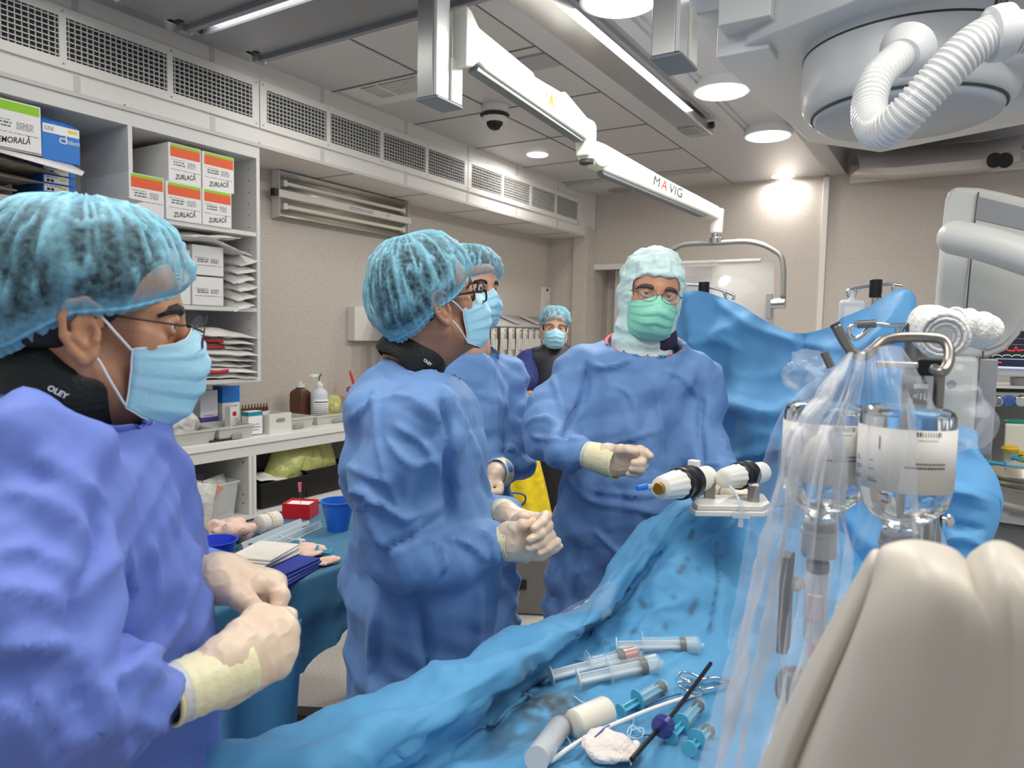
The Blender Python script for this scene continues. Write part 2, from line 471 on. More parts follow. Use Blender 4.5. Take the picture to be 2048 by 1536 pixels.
grille(4.606, 6.545, 4, 'white air vent grille at the far end of the bulkhead by the corner')
# ---------------------------------------------------------------- ceiling lights
def ceil_light(c, r, drop, label, power, g=None):
    t = thing('ceiling_light', label, 'ceiling light', (c[0], c[1], ZC), 'round ceiling lights')
    z = ZC-drop-.002
    MB().lathe([(r*1.04, 0), (r*1.06, .004), (r*1.06, max(drop, .012)), (r*1.0, max(drop, .012)+.001)], 40, (c[0], c[1], z)).build('housing', mat('lamp_housing', (225, 226, 226), .35), t, sharp=35)
    MB().lathe([(r*.02, -.012), (r*.6, -.010), (r*.93, -.004), (r*.985, .003)], 40, (c[0], c[1], z)).build('diffuser', M_lamp, t, sharp=0)
    l = bpy.data.lights.new('ceiling_lamp', 'AREA'); l.shape = 'DISK'; l.size = r*2; l.energy = power; l.color = (1, .96, .9)
    o = bpy.data.objects.new('ceiling_lamp', l); C.objects.link(o); o.location = (c[0], c[1], z-.03); o.parent = t; o.matrix_parent_inverse = Matrix.Translation((-c[0], -c[1], -ZC))
ceil_light(onz(1240, -22, ZC), .16, .05, 'round white ceiling light cut by the top edge, nearest one', 17)
ceil_light(onz(1443, 182, ZC-.05), .152, .055, 'lit round ceiling light below the corner of the large white ceiling plate', 17)
ceil_light(onz(1536, 271, ZC-.05), .152, .055, 'round surface ceiling light lit white, left of the round turntable', 17)
ceil_light(onz(1566, 352, ZC), .10, .0, 'small recessed ceiling light just above the back wall', 6)
ceil_light(onz(1075, 309, ZC), .088, .0, 'small recessed ceiling light over the far air vent', 8)
# ---------------------------------------------------------------- ceiling air outlet, speaker, dome camera
p = onz(775, 165, ZC)
t = thing('ceiling_vent', 'white square ceiling vent behind the hanging column', 'ceiling vent', (p[0], p[1], ZC))
MB().lo((-3.27, 3.2, ZC-.006), (-2.69, 3.52, ZC)).build('frame', M_bulk, t, bevel=.002)
MB().lo((-3.12, 3.215, ZC-.0075), (-2.70, 3.42, ZC-.0055)).build('opening', mat('vent_shadow', (120, 120, 120), .7), t)
g = MB()
for k in range(9): g.lo((-3.12, 3.225+k*.022, ZC-.012), (-2.70, 3.234+k*.022, ZC-.006))
g.lo((-3.0, 3.215, ZC-.013), (-2.985, 3.42, ZC-.006)).build('slats', M_bulk, t)
p = onz(1240, 380, ZC-.03)
t = thing('ceiling_speaker', 'flat grey round ceiling speaker in the far corner', 'speaker', (p[0], p[1], ZC))
MB().lathe([(.12, 0), (.13, .012), (.13, .03)], 32, (p[0], p[1], ZC-.034)).build('speaker_cover', mat('speaker_grey', (150, 146, 142), .6), t, sharp=35)
p = onz(990, 212, ZC)
t = thing('security_camera', 'dome security camera hanging from the ceiling panels', 'camera', (p[0], p[1], ZC))
c0 = (p[0], p[1], ZC)
MB().lathe([(.085, 0), (.09, -.02), (.088, -.05), (.07, -.055)][::-1], 32, c0).build('mount', M_bulk, t, sharp=35)
MB().lathe([(.075, -.075), (.088, -.07), (.098, -.058), (.09, -.05)], 32, c0).build('ring', M_black, t, sharp=30)
MB().lathe([(.07, -.105), (.08, -.09), (.082, -.075)], 32, c0).build('collar', M_bulk, t, sharp=30)
pr = [(.055*math.cos(a), -.10-.055*math.sin(a)) for a in np.linspace(PI/2-.05, 0, 9)]
MB().lathe(pr, 28, c0).build('dome', mat('dome_smoke', (16, 17, 22), .06), t, sharp=0)
# ---------------------------------------------------------------- ceiling rails
M_rail = mat('rail_grey', (136, 139, 144), .35, .2)
M_alu = mat('rail_aluminium', (190, 190, 192), .25, .85)
# ================================================================ ceiling equipment
def rail_x(label, yn, yf, x0, x1):
    t = thing('ceiling_rail', label, 'rail', ((x0+x1)/2, (yn+yf)/2, ZC), 'dark grey ceiling rails')
    b = MB()
    b.lo((x0, yf-.03, 2.85), (x1, yf, 2.90)).lo((x0+.01, yf-.12, 2.872), (x1, yf-.03, 2.93)).lo((x0, yf-.14, 2.86), (x1, yf-.125, 2.93))
    b.lo((x0, yn, 2.855), (x1, yf-.14, 2.90)).lo((x0, yn, 2.9), (x1, yf-.02, ZC)).lo((x0, yn-.01, 2.85), (x1, yn+.025, 2.865))
    b.build('profile', M_rail, t, bevel=.003)
    MB().lo((x0-.035, yf-.05, 2.845), (x0+.005, yf+.01, ZC)).build('end_stop', M_grey, t, bevel=.004)
    MB().cyl((x0+.004, yf-.075, 2.886), (x0+.045, yf-.075, 2.886), .022).build('bumper', M_black, t, bevel=.003)
    return t
rail_x('dark grey ceiling rail whose end with a black bumper shows by the bulkhead', 2.12, 2.47, -3.06, -.2)
rail_x('dark grey ceiling rail cut by the top edge, closest to the camera', 1.72, 2.06, -3.06, -.2)
t = thing('ceiling_rail', 'short light grey cross rail between the two dark rail ends', 'rail', (-3.12, 1.9, ZC))
MB().lo((-3.17, 1.0, 2.87), (-3.08, 2.46, ZC)).build('profile', M_alu, t, bevel=.004)
t = thing('ceiling_rail', 'bright aluminium ceiling rail running towards the back wall', 'rail', (-1.55, 3.5, ZC), 'aluminium ceiling rails')
b = MB().lo((-1.62, .5, 2.85), (-1.47, 4.82, 2.862)).lo((-1.475, .5, 2.85), (-1.465, 4.82, 2.905)).lo((-1.61, .5, 2.86), (-1.50, 4.80, ZC)).lo((-1.5, .5, 2.925), (-1.455, 4.7, ZC))
b.build('profile', M_alu, t, bevel=.002)
MB().cyl((-1.48, 4.76, 2.90), (-1.44, 4.76, 2.90), .022).build('bumper', M_black, t, bevel=.003)
MB().lo((-1.62, 4.56, 2.842), (-1.5, 4.72, 2.851)).build('end_stop', M_grey, t, bevel=.002)
t = thing('ceiling_rail', 'flat light ceiling rail beside the hanging column, right of the bright rail', 'rail', (-1.1, 3.4, ZC), 'aluminium ceiling rails')
MB().lo((-1.40, .5, ZC-.03), (-1.33, 5.2, ZC)).lo((-1.33, .5, ZC-.016), (-1.30, 5.2, ZC)).build('profile', M_ceil2, t, bevel=.002)
def column(x, y, zb, label, cat='column'):
    t = thing('ceiling_column', label, cat, (x, y, zb), 'hanging ceiling columns')
    MB().lo((x, y, zb), (x+.078, y+.10, 2.86)).build('post', mat('column_alu', (168, 170, 168), .28, .55), t, bevel=.004)
    MB().lo((x+.078, y+.004, zb+.004), (x+.092, y+.085, 2.86)).build('side_strip', M_greyw, t, bevel=.002)
    MB().lo((x+.002, y+.09, zb+.002), (x+.10, y+.165, zb+.17)).build('junction_box', M_cream, t, bevel=.004)
    MB().lo((x-.003, y-.003, zb-.012), (x+.103, y+.168, zb)).build('bottom_cap', mat('cap_blue_grey', (118, 132, 142), .4), t, bevel=.005)
    return t
column(-1.84, 2.205, 2.415, 'silver hanging column that carries the cream shield arm')
c2 = column(-.895, 2.245, 2.415, 'silver hanging column beside the large ceiling plate')
s = MB()
for k in range(5): s.cyl((-.803, 2.26+.001, 2.45+k*.025), (-.8, 2.26, 2.45+k*.025), .004, n=8)
# ---- spring arm with the clear shield
A0 = V(-1.735, 2.33, 2.69)
sh = thing('shield_arm', 'cream articulated ceiling arm with a warning sticker and maker lettering', 'support arm', A0)
J = V(-1.705, 3.42, 2.61)
ax = (J-A0)/np.linalg.norm(J-A0)
Mx = basis(V(0, 0, 1), ax)      # x along the arm, y left, z up
d = Mx.T@(J-A0); L1 = float(np.linalg.norm((J-A0)[:2]))
prof = [(0, .10), (.04, .09), (.09, .045), (.50, -.005), (.52, -.02), (.78, -.02), (.80, -.005), (L1-.06, -.07), (L1+.02, -.07), (L1+.05, -.09), (L1+.05, -.26), (L1-.05, -.26), (L1-.06, -.185), (L1-.08, -.18), (.14, -.11), (.09, -.095), (.06, -.12), (0, -.14)]
Mp = np.stack([Mx[:, 0], V(0, 0, 1), np.cross(Mx[:, 0], V(0, 0, 1))], 1)
W1 = .036
MB().prism(prof, .072, A0-Mp[:, 2]*W1, Mp).build('upper_arm', M_cream, sh, bevel=.012, seg=3)
pb = [(.10, -.105), (.09, -.125), (L1-.09, -.197), (L1-.06, -.19)]
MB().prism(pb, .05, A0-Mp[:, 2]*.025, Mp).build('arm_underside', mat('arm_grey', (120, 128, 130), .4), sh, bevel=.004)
E1 = ony(1434, 428, 4.42)
J2 = A0+Mp@V(L1+.01, -.24, 0)
MB().cyl(J2+V(0, 0, .10), J2-V(0, 0, .03), .045, n=28).build('joint', M_cream, sh, bevel=.008)
MB().cyl(J2-V(0, 0, .03), J2-V(0, 0, .05), .04, n=28).build('joint_cap', M_dark, sh, bevel=.006)
S0 = J2+V(.03, .06, .0); Md = E1-S0; Ld = np.linalg.norm(Md); ex = Md/Ld; Mh = V(-ex[0], -ex[1], 0); side = np.cross(ex, V(0, 0, 1)); side /= np.linalg.norm(side); up = np.cross(side, ex)
Ml = np.stack([ex, up, side], 1)
lower = [(-.05, .065), (.02, .07), (Ld*.5, .045), (Ld*.97, .035), (Ld+.03, .015), (Ld+.03, -.05), (Ld*.9, -.045), (.05, -.07), (-.05, -.06)]
MB().prism(lower, .07, S0-side*.035, Ml).build('lower_arm', M_cream, sh, bevel=.016, seg=3)
MB().cyl(S0-side*.046, S0+side*.046, .062, n=32).build('pivot', M_cream, sh, bevel=.01)
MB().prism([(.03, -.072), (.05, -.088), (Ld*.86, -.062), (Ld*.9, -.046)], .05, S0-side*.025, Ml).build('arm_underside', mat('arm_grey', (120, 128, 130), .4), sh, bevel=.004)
E2 = ony(1432, 482, 4.42)
MB().cyl(E1+V(0, 0, .03), E1-V(0, 0, .12), .042, .038, n=28).build('end_knuckle', M_cream, sh, bevel=.01)
MB().cyl(E1-V(0, 0, .12), E2, .028, n=20).cyl(E2+V(0, 0, .02), E2-V(0, 0, .02), .04, n=24).build('coupling', M_chrome, sh, bevel=.003)
# sticker and lettering on the camera side of the arms
fs = A0+Mp@V(.66, -.075, W1+.001) if Mp[:, 2]@(CAMP-A0) > 0 else A0+Mp@V(.66, -.075, -W1-.001)
sg = 1 if Mp[:, 2]@(CAMP-A0) > 0 else -1
Ms = np.stack([Mp[:, 0]*1, V(0, 0, 1), np.cross(Mp[:, 0], V(0, 0, 1))], 1)
st = MB().prism([(-.055, -.042), (.055, -.042), (.055, .042), (-.055, .042)], .001, fs, Ms)
tri = MB().prism([(-.032, -.034), (.032, -.034), (0, .032)], .0016, fs+Ms@V(0, -.002, 0), Ms)
maker = (mat('sticker_orange', (240, 165, 40), .5))
st.prism([(-.004, -.02), (.004, -.02), (.003, .008), (-.003, .008)], .002, fs, Ms).prism([(.04, -.02), (.043, -.02), (.043, .022), (.04, .022)], .002, fs, Ms).prism([(.034, .008), (.05, .008), (.05, .012), (.034, .012)], .002, fs, Ms).prism([(-.045, -.005), (-.037, -.005), (-.037, .012), (-.045, .012)], .002, fs, Ms)
st.m = [0]*6+[1]*(len(st.m)-6)
st = st.build('warning_sticker', [M_paper, M_ink], sh)
tri.build('warning_triangle', maker, st)
sd = side if side@(CAMP-S0) > 0 else -side
lp = S0+ex*Ld*.52+up*.0+sd*.0365
Mt = np.stack([ex, np.cross(sd, ex), sd], 1)
text('lettering', 'M', .075, M_ink, mat4(Mt, lp-ex*.1), sh); text('lettering', 'A', .075, M_red, mat4(Mt, lp-ex*.035), sh); text('lettering', 'VIG', .075, M_ink, mat4(Mt, lp+ex*.065), sh)
# bracket tube and clear shield
br = thing('radiation_shield', 'clear scratched acrylic shield in a bent grey tube bracket behind the masked doctor', 'shield', E2)
Yb = 4.42
B = lambda x, y: ony(x, y, Yb)
pts = smooth_path([B(1300, 522), B(1345, 500), B(1372, 489), B(1432, 486), B(1502, 484), B(1552, 503), B(1566, 530), B(1566, 598)], 6)
MB().tube(pts, .016, 12).build('bracket_tube', mat('tube_grey', (150, 150, 146), .35, .5), br, sharp=0)
MB().cyl(B(1543, 608), B(1571, 606), .03, n=24).build('clamp', M_steel, br, bevel=.003)
q = B(1538, 612); MB().box(q, (.035, .02, .15)).build('clamp_plate', M_grey, br, bevel=.003)
c = [B(1290, 532)+V(0, .03, 0), B(1546, 520)+V(0, .03, 0), B(1546, 760)+V(0, .03, 0), B(1290, 760)+V(0, .03, 0)]
m = MB().add(c, [(0, 1, 2, 3)]).build('clear_panel', mat('acrylic', (214, 212, 210), .12, alpha=.34, bump=(14, .15)), br, solid=.006)
MB().lo(B(1290, 526)+V(0, .02, -.01), B(1520, 520)+V(0, .04, .012)).build('panel_edge', M_greyw, br, bevel=.002)
# ---------------------------------------------------------------- x-ray ceiling carriage (large plates, turntable, hose)
M_gan = mat('gantry_white', (214, 216, 217), .28)
M_gan2 = mat('gantry_bluegrey', (176, 184, 192), .3)
cg = thing('ceiling_gantry', 'large white ceiling carriage with a round turntable and ribbed hose', 'x-ray equipment', onz(1830, 180, 2.3))
zp = 2.45
o1 = [onz(x, y, zp)[:2] for x, y in ((1440, 128), (1620, 285), (1760, 305), (2350, 190), (2200, -190), (1500, 85))]
MB().prism([(a, b) for a, b in o1], .12, (0, 0, zp)).build('lower_plate', M_gan, cg, bevel=.006)
o2 = [onz(x, y, 2.57)[:2] for x, y in ((1375, 40), (1560, 5), (1900, -60), (2400, 60), (2300, 200), (1560, 230))]
MB().prism([(a, b) for a, b in o2], .05, (0, 0, 2.585)).build('upper_plate', M_gan2, cg, bevel=.004)
p0 = onz(1505, 48, 2.52); MB().box(p0+V(0, .1, .02), (.16, .42, .10)).build('carriage_block', M_greyw, cg, bevel=.004)
p0 = onz(1478, 90, 2.47); MB().box(p0+V(.02, .03, .02), (.17, .12, .12)).build('corner_block', M_gan, cg, bevel=.006)
tc = onz(1808, 238, 2.22); rr = .305
MB().lathe([(rr*.90, .02), (rr*.97, .03), (rr, .05), (rr*1.015, .1), (rr*1.015, .235)], 64, (tc[0], tc[1], 2.22)).build('turntable', M_gan, cg, sharp=50)
MB().lathe([(rr*.3, -.012), (rr*.8, -.01), (rr*.86, -.002), (rr*.885, .012), (rr*.885, .03)], 64, (tc[0], tc[1], 2.22)).build('turntable_cover', M_gan2, cg, sharp=40)
MB().lathe([(rr*1.02, .20), (rr*1.02, .206)], 64, (tc[0], tc[1], 2.22)).lathe([(rr*.91, .016), (rr*.91, .024)], 64, (tc[0], tc[1], 2.22)).build('turntable_seam', M_dark, cg)
tq = onz(1960, 240, 2.22)
soft_v = MB().box(tq+V(-.02, -.02, .05), (.36, .17, .09), rotz(.45)).build('cover_lug', M_gan, cg, bevel=.03, seg=4)
b2 = onz(2020, 190, 2.26); MB().box(b2+V(.12, .0, .13), (.7, .42, .2), rotz(.2)).build('arm_housing', M_gan, cg, bevel=.05, seg=4)
# ribbed hose
hp = [Q(x, y, d) for x, y, d in ((1798, 112, 2.15), (1752, 160, 2.02), (1738, 225, 1.92), (1758, 262, 1.82), (1800, 240, 1.76), (1870, 165, 1.74), (1940, 95, 1.75), (1998, 66, 1.78), (2070, 66, 1.8), (2150, 75, 1.82))]
hp = smooth_path(hp, 44)
r = np.array([.037+(.0035 if (i//3) % 2 else -.001) for i in range(len(hp))])
MB().tube(hp, r, 22).build('ribbed_hose', mat('hose_white', (222, 223, 222), .22), cg, sharp=30)
cl = Q(1998, 66, 1.78); dr_ = Q(2070, 66, 1.8)-Q(1940, 95, 1.75); dr_ /= np.linalg.norm(dr_)
MB().lathe([(.046, -.022), (.053, -.018), (.055, 0), (.053, .018), (.046, .022)], 28, cl, basis(dr_)).build('hose_clamp', M_gan, cg, sharp=30)
MB().cyl(cl+V(0, 0, .05), cl+V(0, 0, .075), .012).sph(cl+V(0, 0, .082), (.016, .016, .014)).build('clamp_knob', M_black, cg, sharp=30)
MB().lathe([(.07, 0), (.06, .03), (.045, .05)], 32, Q(1815, 100, 2.18), basis(Q(1752, 160, 2.02)-Q(1798, 112, 2.15))).build('hose_flange', M_gan, cg, sharp=30)
# hanging ceiling luminaire at the back
cf = thing('ceiling_luminaire', 'unlit long ceiling luminaire with two black round knobs behind the turntable', 'ceiling light', (-.3, 6.5, 2.9))
lu = lambda x, y, Y: ony(x, y, Y)
a = ony(1704, 352, 6.7); b = ony(2040, 338, 6.7)
P = [[ony(x, y, Y) for x, y in r] for Y, r in ((6.86, ((1700, 352), (1790, 360), (1960, 346), (2045, 322))), (6.3, ((1712, 342), (1790, 349), (1960, 336), (2040, 316))), (6.3, ((1720, 336), (1790, 336), (1960, 320), (2040, 305))), (6.6, ((1712, 300), (1790, 296), (1960, 285), (2050, 270))))]
MB().grid(P).build('diffuser_tray', mat('luminaire', (208, 202, 194), .4), cf, solid=.012)
MB().lo(ony(1700, 362, 6.86)-V(0, .02, .02), ony(2050, 330, 6.86)+V(.1, .02, .12)).build('back_rail', M_bulk, cf, bevel=.004)
for x in (1989, 2010):
    k = ony(x, 318, 6.25); MB().cyl(k, k-V(0, .06, .03), .048, n=24).build('knob', M_black, cf, bevel=.006)
# ================================================================ left wall: open cabinet, counter, lower cupboard
M_lam = mat('laminate_white', (212, 211, 208), .42)
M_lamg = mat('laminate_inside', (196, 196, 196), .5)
M_brown = mat('hardboard', (104, 80, 58), .7)
cab = thing('open_cabinet', 'white open wall cabinet full of boxes and sterile pouches', 'cabinet', (-3.55, 1.2, 1.21))
CF = -3.335
zs = (2.035, 1.618)
b = MB().lo((XW+.001, -.6, 2.44), (CF, 2.655, 2.503)).lo((XW+.001, -.6, 1.205), (CF, 2.655, 1.228))
b.lo((XW+.001, 2.633, 1.205), (CF, 2.655, 2.465)).lo((XW+.001, 1.915, 1.205), (CF, 1.936, 2.465)).lo((XW+.001, .5, 1.205), (CF, .52, 2.465))
b.build('carcass', M_lam, cab, bevel=.0015)
MB().lo((XW+.002, -.6, 1.22), (XW+.008, 2.64, 2.46)).build('back_panel', M_lamg, cab)
MB().lo((XW+.008, -.6, 2.30), (XW+.011, 2.64, 2.44)).build('back_strip', M_brown, cab)
for z in zs:
    MB().lo((XW+.009, 1.936, z-.022), (CF-.004, 2.633, z)).build('shelf', M_lam, cab, bevel=.0015)
    MB().lo((XW+.009, .52, z-.022), (CF-.004, 1.915, z)).build('shelf', M_lam, cab, bevel=.0015)
MB().lo((XW+.009, .52, 1.42), (CF-.004, 1.915, 1.44)).build('shelf', M_lam, cab, bevel=.0015)
s = MB()
for z in [1.30+.064*k for k in range(18)]:
    for x in (-3.40, -3.68):
        if min(abs(z-2.02), abs(z-1.61)) > .03: s.cyl((x, 2.6335, z), (x, 2.632, z), .004, n=8)
s.build('peg_holes', M_dark, cab)
def pxr(x0, y0, x1, y1, X):
    xm, ym = (x0+x1)/2, (y0+y1)/2
    return onx(x0, ym, X)[1], onx(x1, ym, X)[1], onx(xm, y1, X)[2], onx(xm, y0, X)[2]
M_cart = mat('carton_white', (226, 225, 224), .5)
M_orange = mat('label_orange', (222, 92, 44), .5)
M_green = mat('label_green', (140, 196, 40), .5)
M_blue = mat('carton_blue', (44, 118, 200), .4)
def lines(b, X, y0, y1, z0, z1, n, rnd, mi=0, h=.0022):
    for k in range(n):
        z = z1-(k+.5)*(z1-z0)/n; y = y0
        while y < y1-.004:
            l = rnd.uniform(.006, .02); b.lo((X, y, z-h/2), (X+.0006, min(y+l, y1), z+h/2), mi); y += l+rnd.uniform(.002, .006)
def carton(px, X, depth, label, hand=None, top='orange', z0=None, name='carton', group='white cartons on the shelves', yaw=0):
    ya, yb, za, zb = pxr(*px, X)
    if z0 is not None: zb += z0-za; za = z0
    t = thing(name, label, 'box', (X-depth/2, (ya+yb)/2, za), group)
    MB().lo((X-depth, ya, za), (X, yb, zb)).build('carton_body', M_cart, t, bevel=.003)
    rnd = random.Random(int(px[0]*7+px[1])); W = yb-ya; Hh = zb-za
    if top:
        b = MB()
        if top == 'orange': b.lo((X, ya+.012*W/.2, zb-.03*Hh/.16), (X+.0006, yb-.006, zb-.004)).lo((X, ya+.01, zb-.055*Hh/.16), (X+.0008, yb-.006, zb-.018), 1).build('colour_band', [M_green, M_orange], t)
        else: b.lo((X, ya+.01, zb-.042), (X+.0006, yb-.006, zb-.006)).build('colour_band', [M_green], t)
    b = MB(); lines(b, X, yb-.42*W, yb-.03, za+.42*Hh, zb-.42*Hh, 5, rnd)
    lines(b, X, ya+.08*W, ya+.5*W, zb-.45*Hh, zb-.38*Hh, 1, rnd); lines(b, X, ya+.15*W, ya+.5*W, za+.42*Hh, za+.56*Hh, 2, rnd, h=.006); lines(b, X, ya+.08*W, yb-.05*W, za+.30*Hh, za+.36*Hh, 1, rnd)
    b.build('print', mat('print_grey', (96, 96, 100), .6), t)
    if hand: text('handwriting', hand, .034, M_ink, mat4(np.stack([V(0, 1, 0)*math.cos(.12)+V(0, 0, 1)*math.sin(.12), V(0, 0, 1)*math.cos(.12)-V(0, 1, 0)*math.sin(.12), V(1, 0, 0)], 1), (X+.0008, (ya+yb)/2, za+.17*Hh)), t, bold=.0005, shear=.3, sx=min(.6*W/(len(hand)*.021), .8))
    return t
Z1 = zs[0]
carton((258, 338, 328, 419), -3.325, .38, 'white carton with orange band and no handwriting, lower row', None, z0=Z1)
carton((332, 354, 403, 429), -3.33, .38, 'white carton with orange band and handwriting, lower row middle', 'ZURLACĂ', z0=Z1)
carton((405, 366, 463, 438), -3.33, .38, 'white carton with orange band and handwriting, lower row next to the cabinet side panel', 'ZURLACĂ', z0=Z1)
ZU = Z1+pxr(332, 354, 403, 429, -3.33)[3]-pxr(332, 354, 403, 429, -3.33)[2]+.001
carton((337, 287, 402, 364), -3.335, .38, 'white carton with orange band and handwriting, upper row above the middle one', 'ZURLACĂ', z0=ZU)
carton((405, 301, 468, 374), -3.335, .38, 'white carton with orange band and handwriting, upper row by the cabinet side panel', 'ZURLACĂ', z0=ZU)
# left bay, upper shelf
t = carton((-40, 200, 82, 296), -3.32, .30, 'white carton with a green band and FEMORALA written on it, top of the cabinet', 'FEMORALĂ', 'green', name='carton')
ya, yb, za, zb = pxr(-40, 296, 60, 312, -3.32)
fl = thing('open_carton', 'opened white carton lid sticking out under the green-band carton', 'box', (-3.3, 1.35, za))
MB().add([(-3.33, 1.30, za+.03), (-3.33, 1.66, za+.018), (-3.19, 1.64, za-.03), (-3.17, 1.62, za-.05), (-3.19, 1.28, za-.01)], [(0, 1, 2, 3, 4)]).build('flap', M_cart, fl, solid=.004)
MB().lo((-3.7, .9, za+.03), (-3.33, 1.60, za+.05)).build('lid', M_cart, fl, bevel=.002)
bx = thing('blue_carton', 'blue carton with a white lettered logo beside the green-band carton', 'box', (-3.4, 1.56, 2.2))
ya, yb, za, zb = pxr(84, 243, 160, 324, -3.325)
MB().lo((-3.6, ya, za), (-3.325, yb, zb-.02)).build('carton_body', M_blue, bx, bevel=.003)
MB().lo((-3.325, ya+.004, zb-.058), (-3.3238, yb-.004, zb-.022)).build('label_strip', M_paper, bx)
MB().add([(-3.325, ya, zb-.021), (-3.325, yb, zb-.021), (-3.36, yb-.02, zb+.002), (-3.40, (ya+yb)/2, zb+.02), (-3.36, ya+.01, zb+.01)], [(0, 1, 2, 3, 4)]).build('flap', M_blue, bx, solid=.003)
Mw = np.stack([V(0, 1, 0), V(0, 0, 1), V(1, 0, 0)], 1); W = yb-ya
MB().tube(smooth_path([V(-3.3235, ya+W*x, za+z) for x, z in ((.46, .112), (.60, .115), (.62, .10), (.62, .082), (.47, .082), (.46, .092), (.48, .099), (.61, .099))], 4), .0028, 6).build('emblem', M_paper, bx)
text('lettering', 'Abbott', .026, M_paper, mat4(Mw, (-3.3242, ya+W*.80, za+.09)), bx, sx=.8)
b = MB(); lines(b, -3.3238, ya+.01, ya+.3*W, zb-.05, zb-.03, 3, random.Random(3)); b.build('print', M_ink, bx)
MB().lo((-3.3238, yb-.05, zb-.044), (-3.3232, yb-.012, zb-.03)).build('yellow_mark', mat('mark_yellow', (230, 205, 70), .5), bx)
ya, yb, za, zb = pxr(86, 322, 150, 388, -3.34); hh = .0375; za = Z1+.002
for k in range(4):
    o = ('lowest', 'second from below', 'third from below', 'topmost')[k]
    t = thing('flat_blue_carton', 'flat blue carton with a white end label, %s of the four stacked' % o, 'box', (-3.5, ya, za+k*hh), 'flat blue cartons in a stack')
    MB().lo((-3.62, ya, za+k*hh), (-3.34, yb, za+(k+.96)*hh)).build('carton_body', M_blue, t, bevel=.002)
    MB().lo((-3.341, ya+.004, za+k*hh+.004), (-3.339, yb-.028, za+(k+.88)*hh)).build('end_label', M_paper, t)
    b = MB(); lines(b, -3.339, ya+.01, ya+.07, za+k*hh+.022, za+k*hh+.032, 1, random.Random(k)); b.lo((-3.339, ya+.014, za+k*hh+.007), (-3.3384, ya+.026, za+k*hh+.018)).lo((-3.339, ya+.03, za+k*hh+.007), (-3.3384, ya+.042, za+k*hh+.018)).build('print', M_ink, t)
    MB().lo((-3.339, yb-.062, za+k*hh+.016), (-3.3384, yb-.036, za+k*hh+.028)).build('yellow_mark', mat('mark_yellow', (230, 205, 70), .5), t)
# ---- sterile pouches: flat pillows of paper and film
M_pch = mat('pouch_paper', (222, 220, 216), .45, bump=(30, .4, 'noise', .02))
M_pchg = mat('pouch_grey', (140, 132, 116), .45, bump=(30, .5, 'noise', .02))
M_pchr = mat('pouch_red', (172, 36, 46), .5)
def pouch(c, sx, sy, h, label, M=None, m=None, group=None, seed=0, red=False, name='sterile_pouch', cat='pouch', sag=.01):
    M = np.eye(3) if M is None else M; c = arr(c); nu, nv = 13, 13; top = []; bot = []
    for i in range(nu):
        r1 = []; r2 = []
        for j in range(nv):
            u, v = 2*i/(nu-1)-1, 2*j/(nv-1)-1
            e = (1-abs(u)**3)*(1-abs(v)**3); P = V(u*sx/2, v*sy/2, 0)
            nz = float(vn(P, 14, seed))*.012*(.4+e)+float(vn(P, 40, seed+3))*.004-sag*u*u
            r1.append(c+M@(P+V(0, 0, h*(.5+.5*e)+nz))); r2.append(c+M@(P+V(0, 0, h*.42*(1-e)+nz)))
        top.append(r1); bot.append(r2)
    b = MB(); P = np.array([top[i]+bot[i][::-1] for i in range(nu)]); b.grid(P, cv=True)
    for side in (0, nu-1):
        L = P[side]; q = len(b.v); n = nv
        b.add(L, [(j, j+1, 2*n-2-j, 2*n-1-j) for j in range(n-1)])
    if red: b2 = [0]
    o = b.build(name, m or M_pch, sharp=60)
    tag(o, label, cat, group)
    if red:
        r = []
        for i in (0, 1):
            r.append([c+M@(V(sx/2*(.98+.03*i), v*sy/2, h*(.75-.45*i)+float(vn(V(sx/2, v*sy/2, 0), 14, seed))*.006-sag*.9)) for v in np.linspace(-.85, .1, 10)])
        MB().grid(np.array(r)).build('red_stripe', M_pchr, o, solid=.002)
    return o
G = 'sterile pouches in the cabinet'
for k, (x0, x1) in enumerate(((-.1, .0), (.1, .0), (.02, .05))):
    pouch((-3.46+.02*k, 1.22+.09*k, Z1+.005+.05*k), .32, .42, .05, ('greenish grey pouch, lowest of the heap on the upper shelf', 'greenish grey pouch, middle of the heap on the upper shelf', 'greenish grey pouch, top of the heap under the carton lid')[k], rotz(.2*k), M_pchg, G, k)
pouch((-3.4, 1.25, 2.405), .22, .3, .045, 'crumpled clear bag lying on the green-band carton', rotz(.3), mat('bag_clear_white', (206, 206, 196), .25, alpha=.75, bump=(24, .6, 'noise', .02)), None, 5, name='plastic_bag', cat='bag')
o = pouch((-3.30, 1.80, Z1+.012), .26, .16, .012, 'opened white pouch leaning out over the shelf edge beside the flat blue cartons', rotz(.5)@rot((0, 1, 0), -.3), M_pch, G, 9)
MB().lo((-3.32, 1.62, Z1+.002), (-3.30+.1, 1.78, Z1+.005)).build('blue_sheet', M_blue)
tag(bpy.data.objects['blue_sheet'], 'thin blue sheet sticking out under the flat blue cartons', 'sheet')
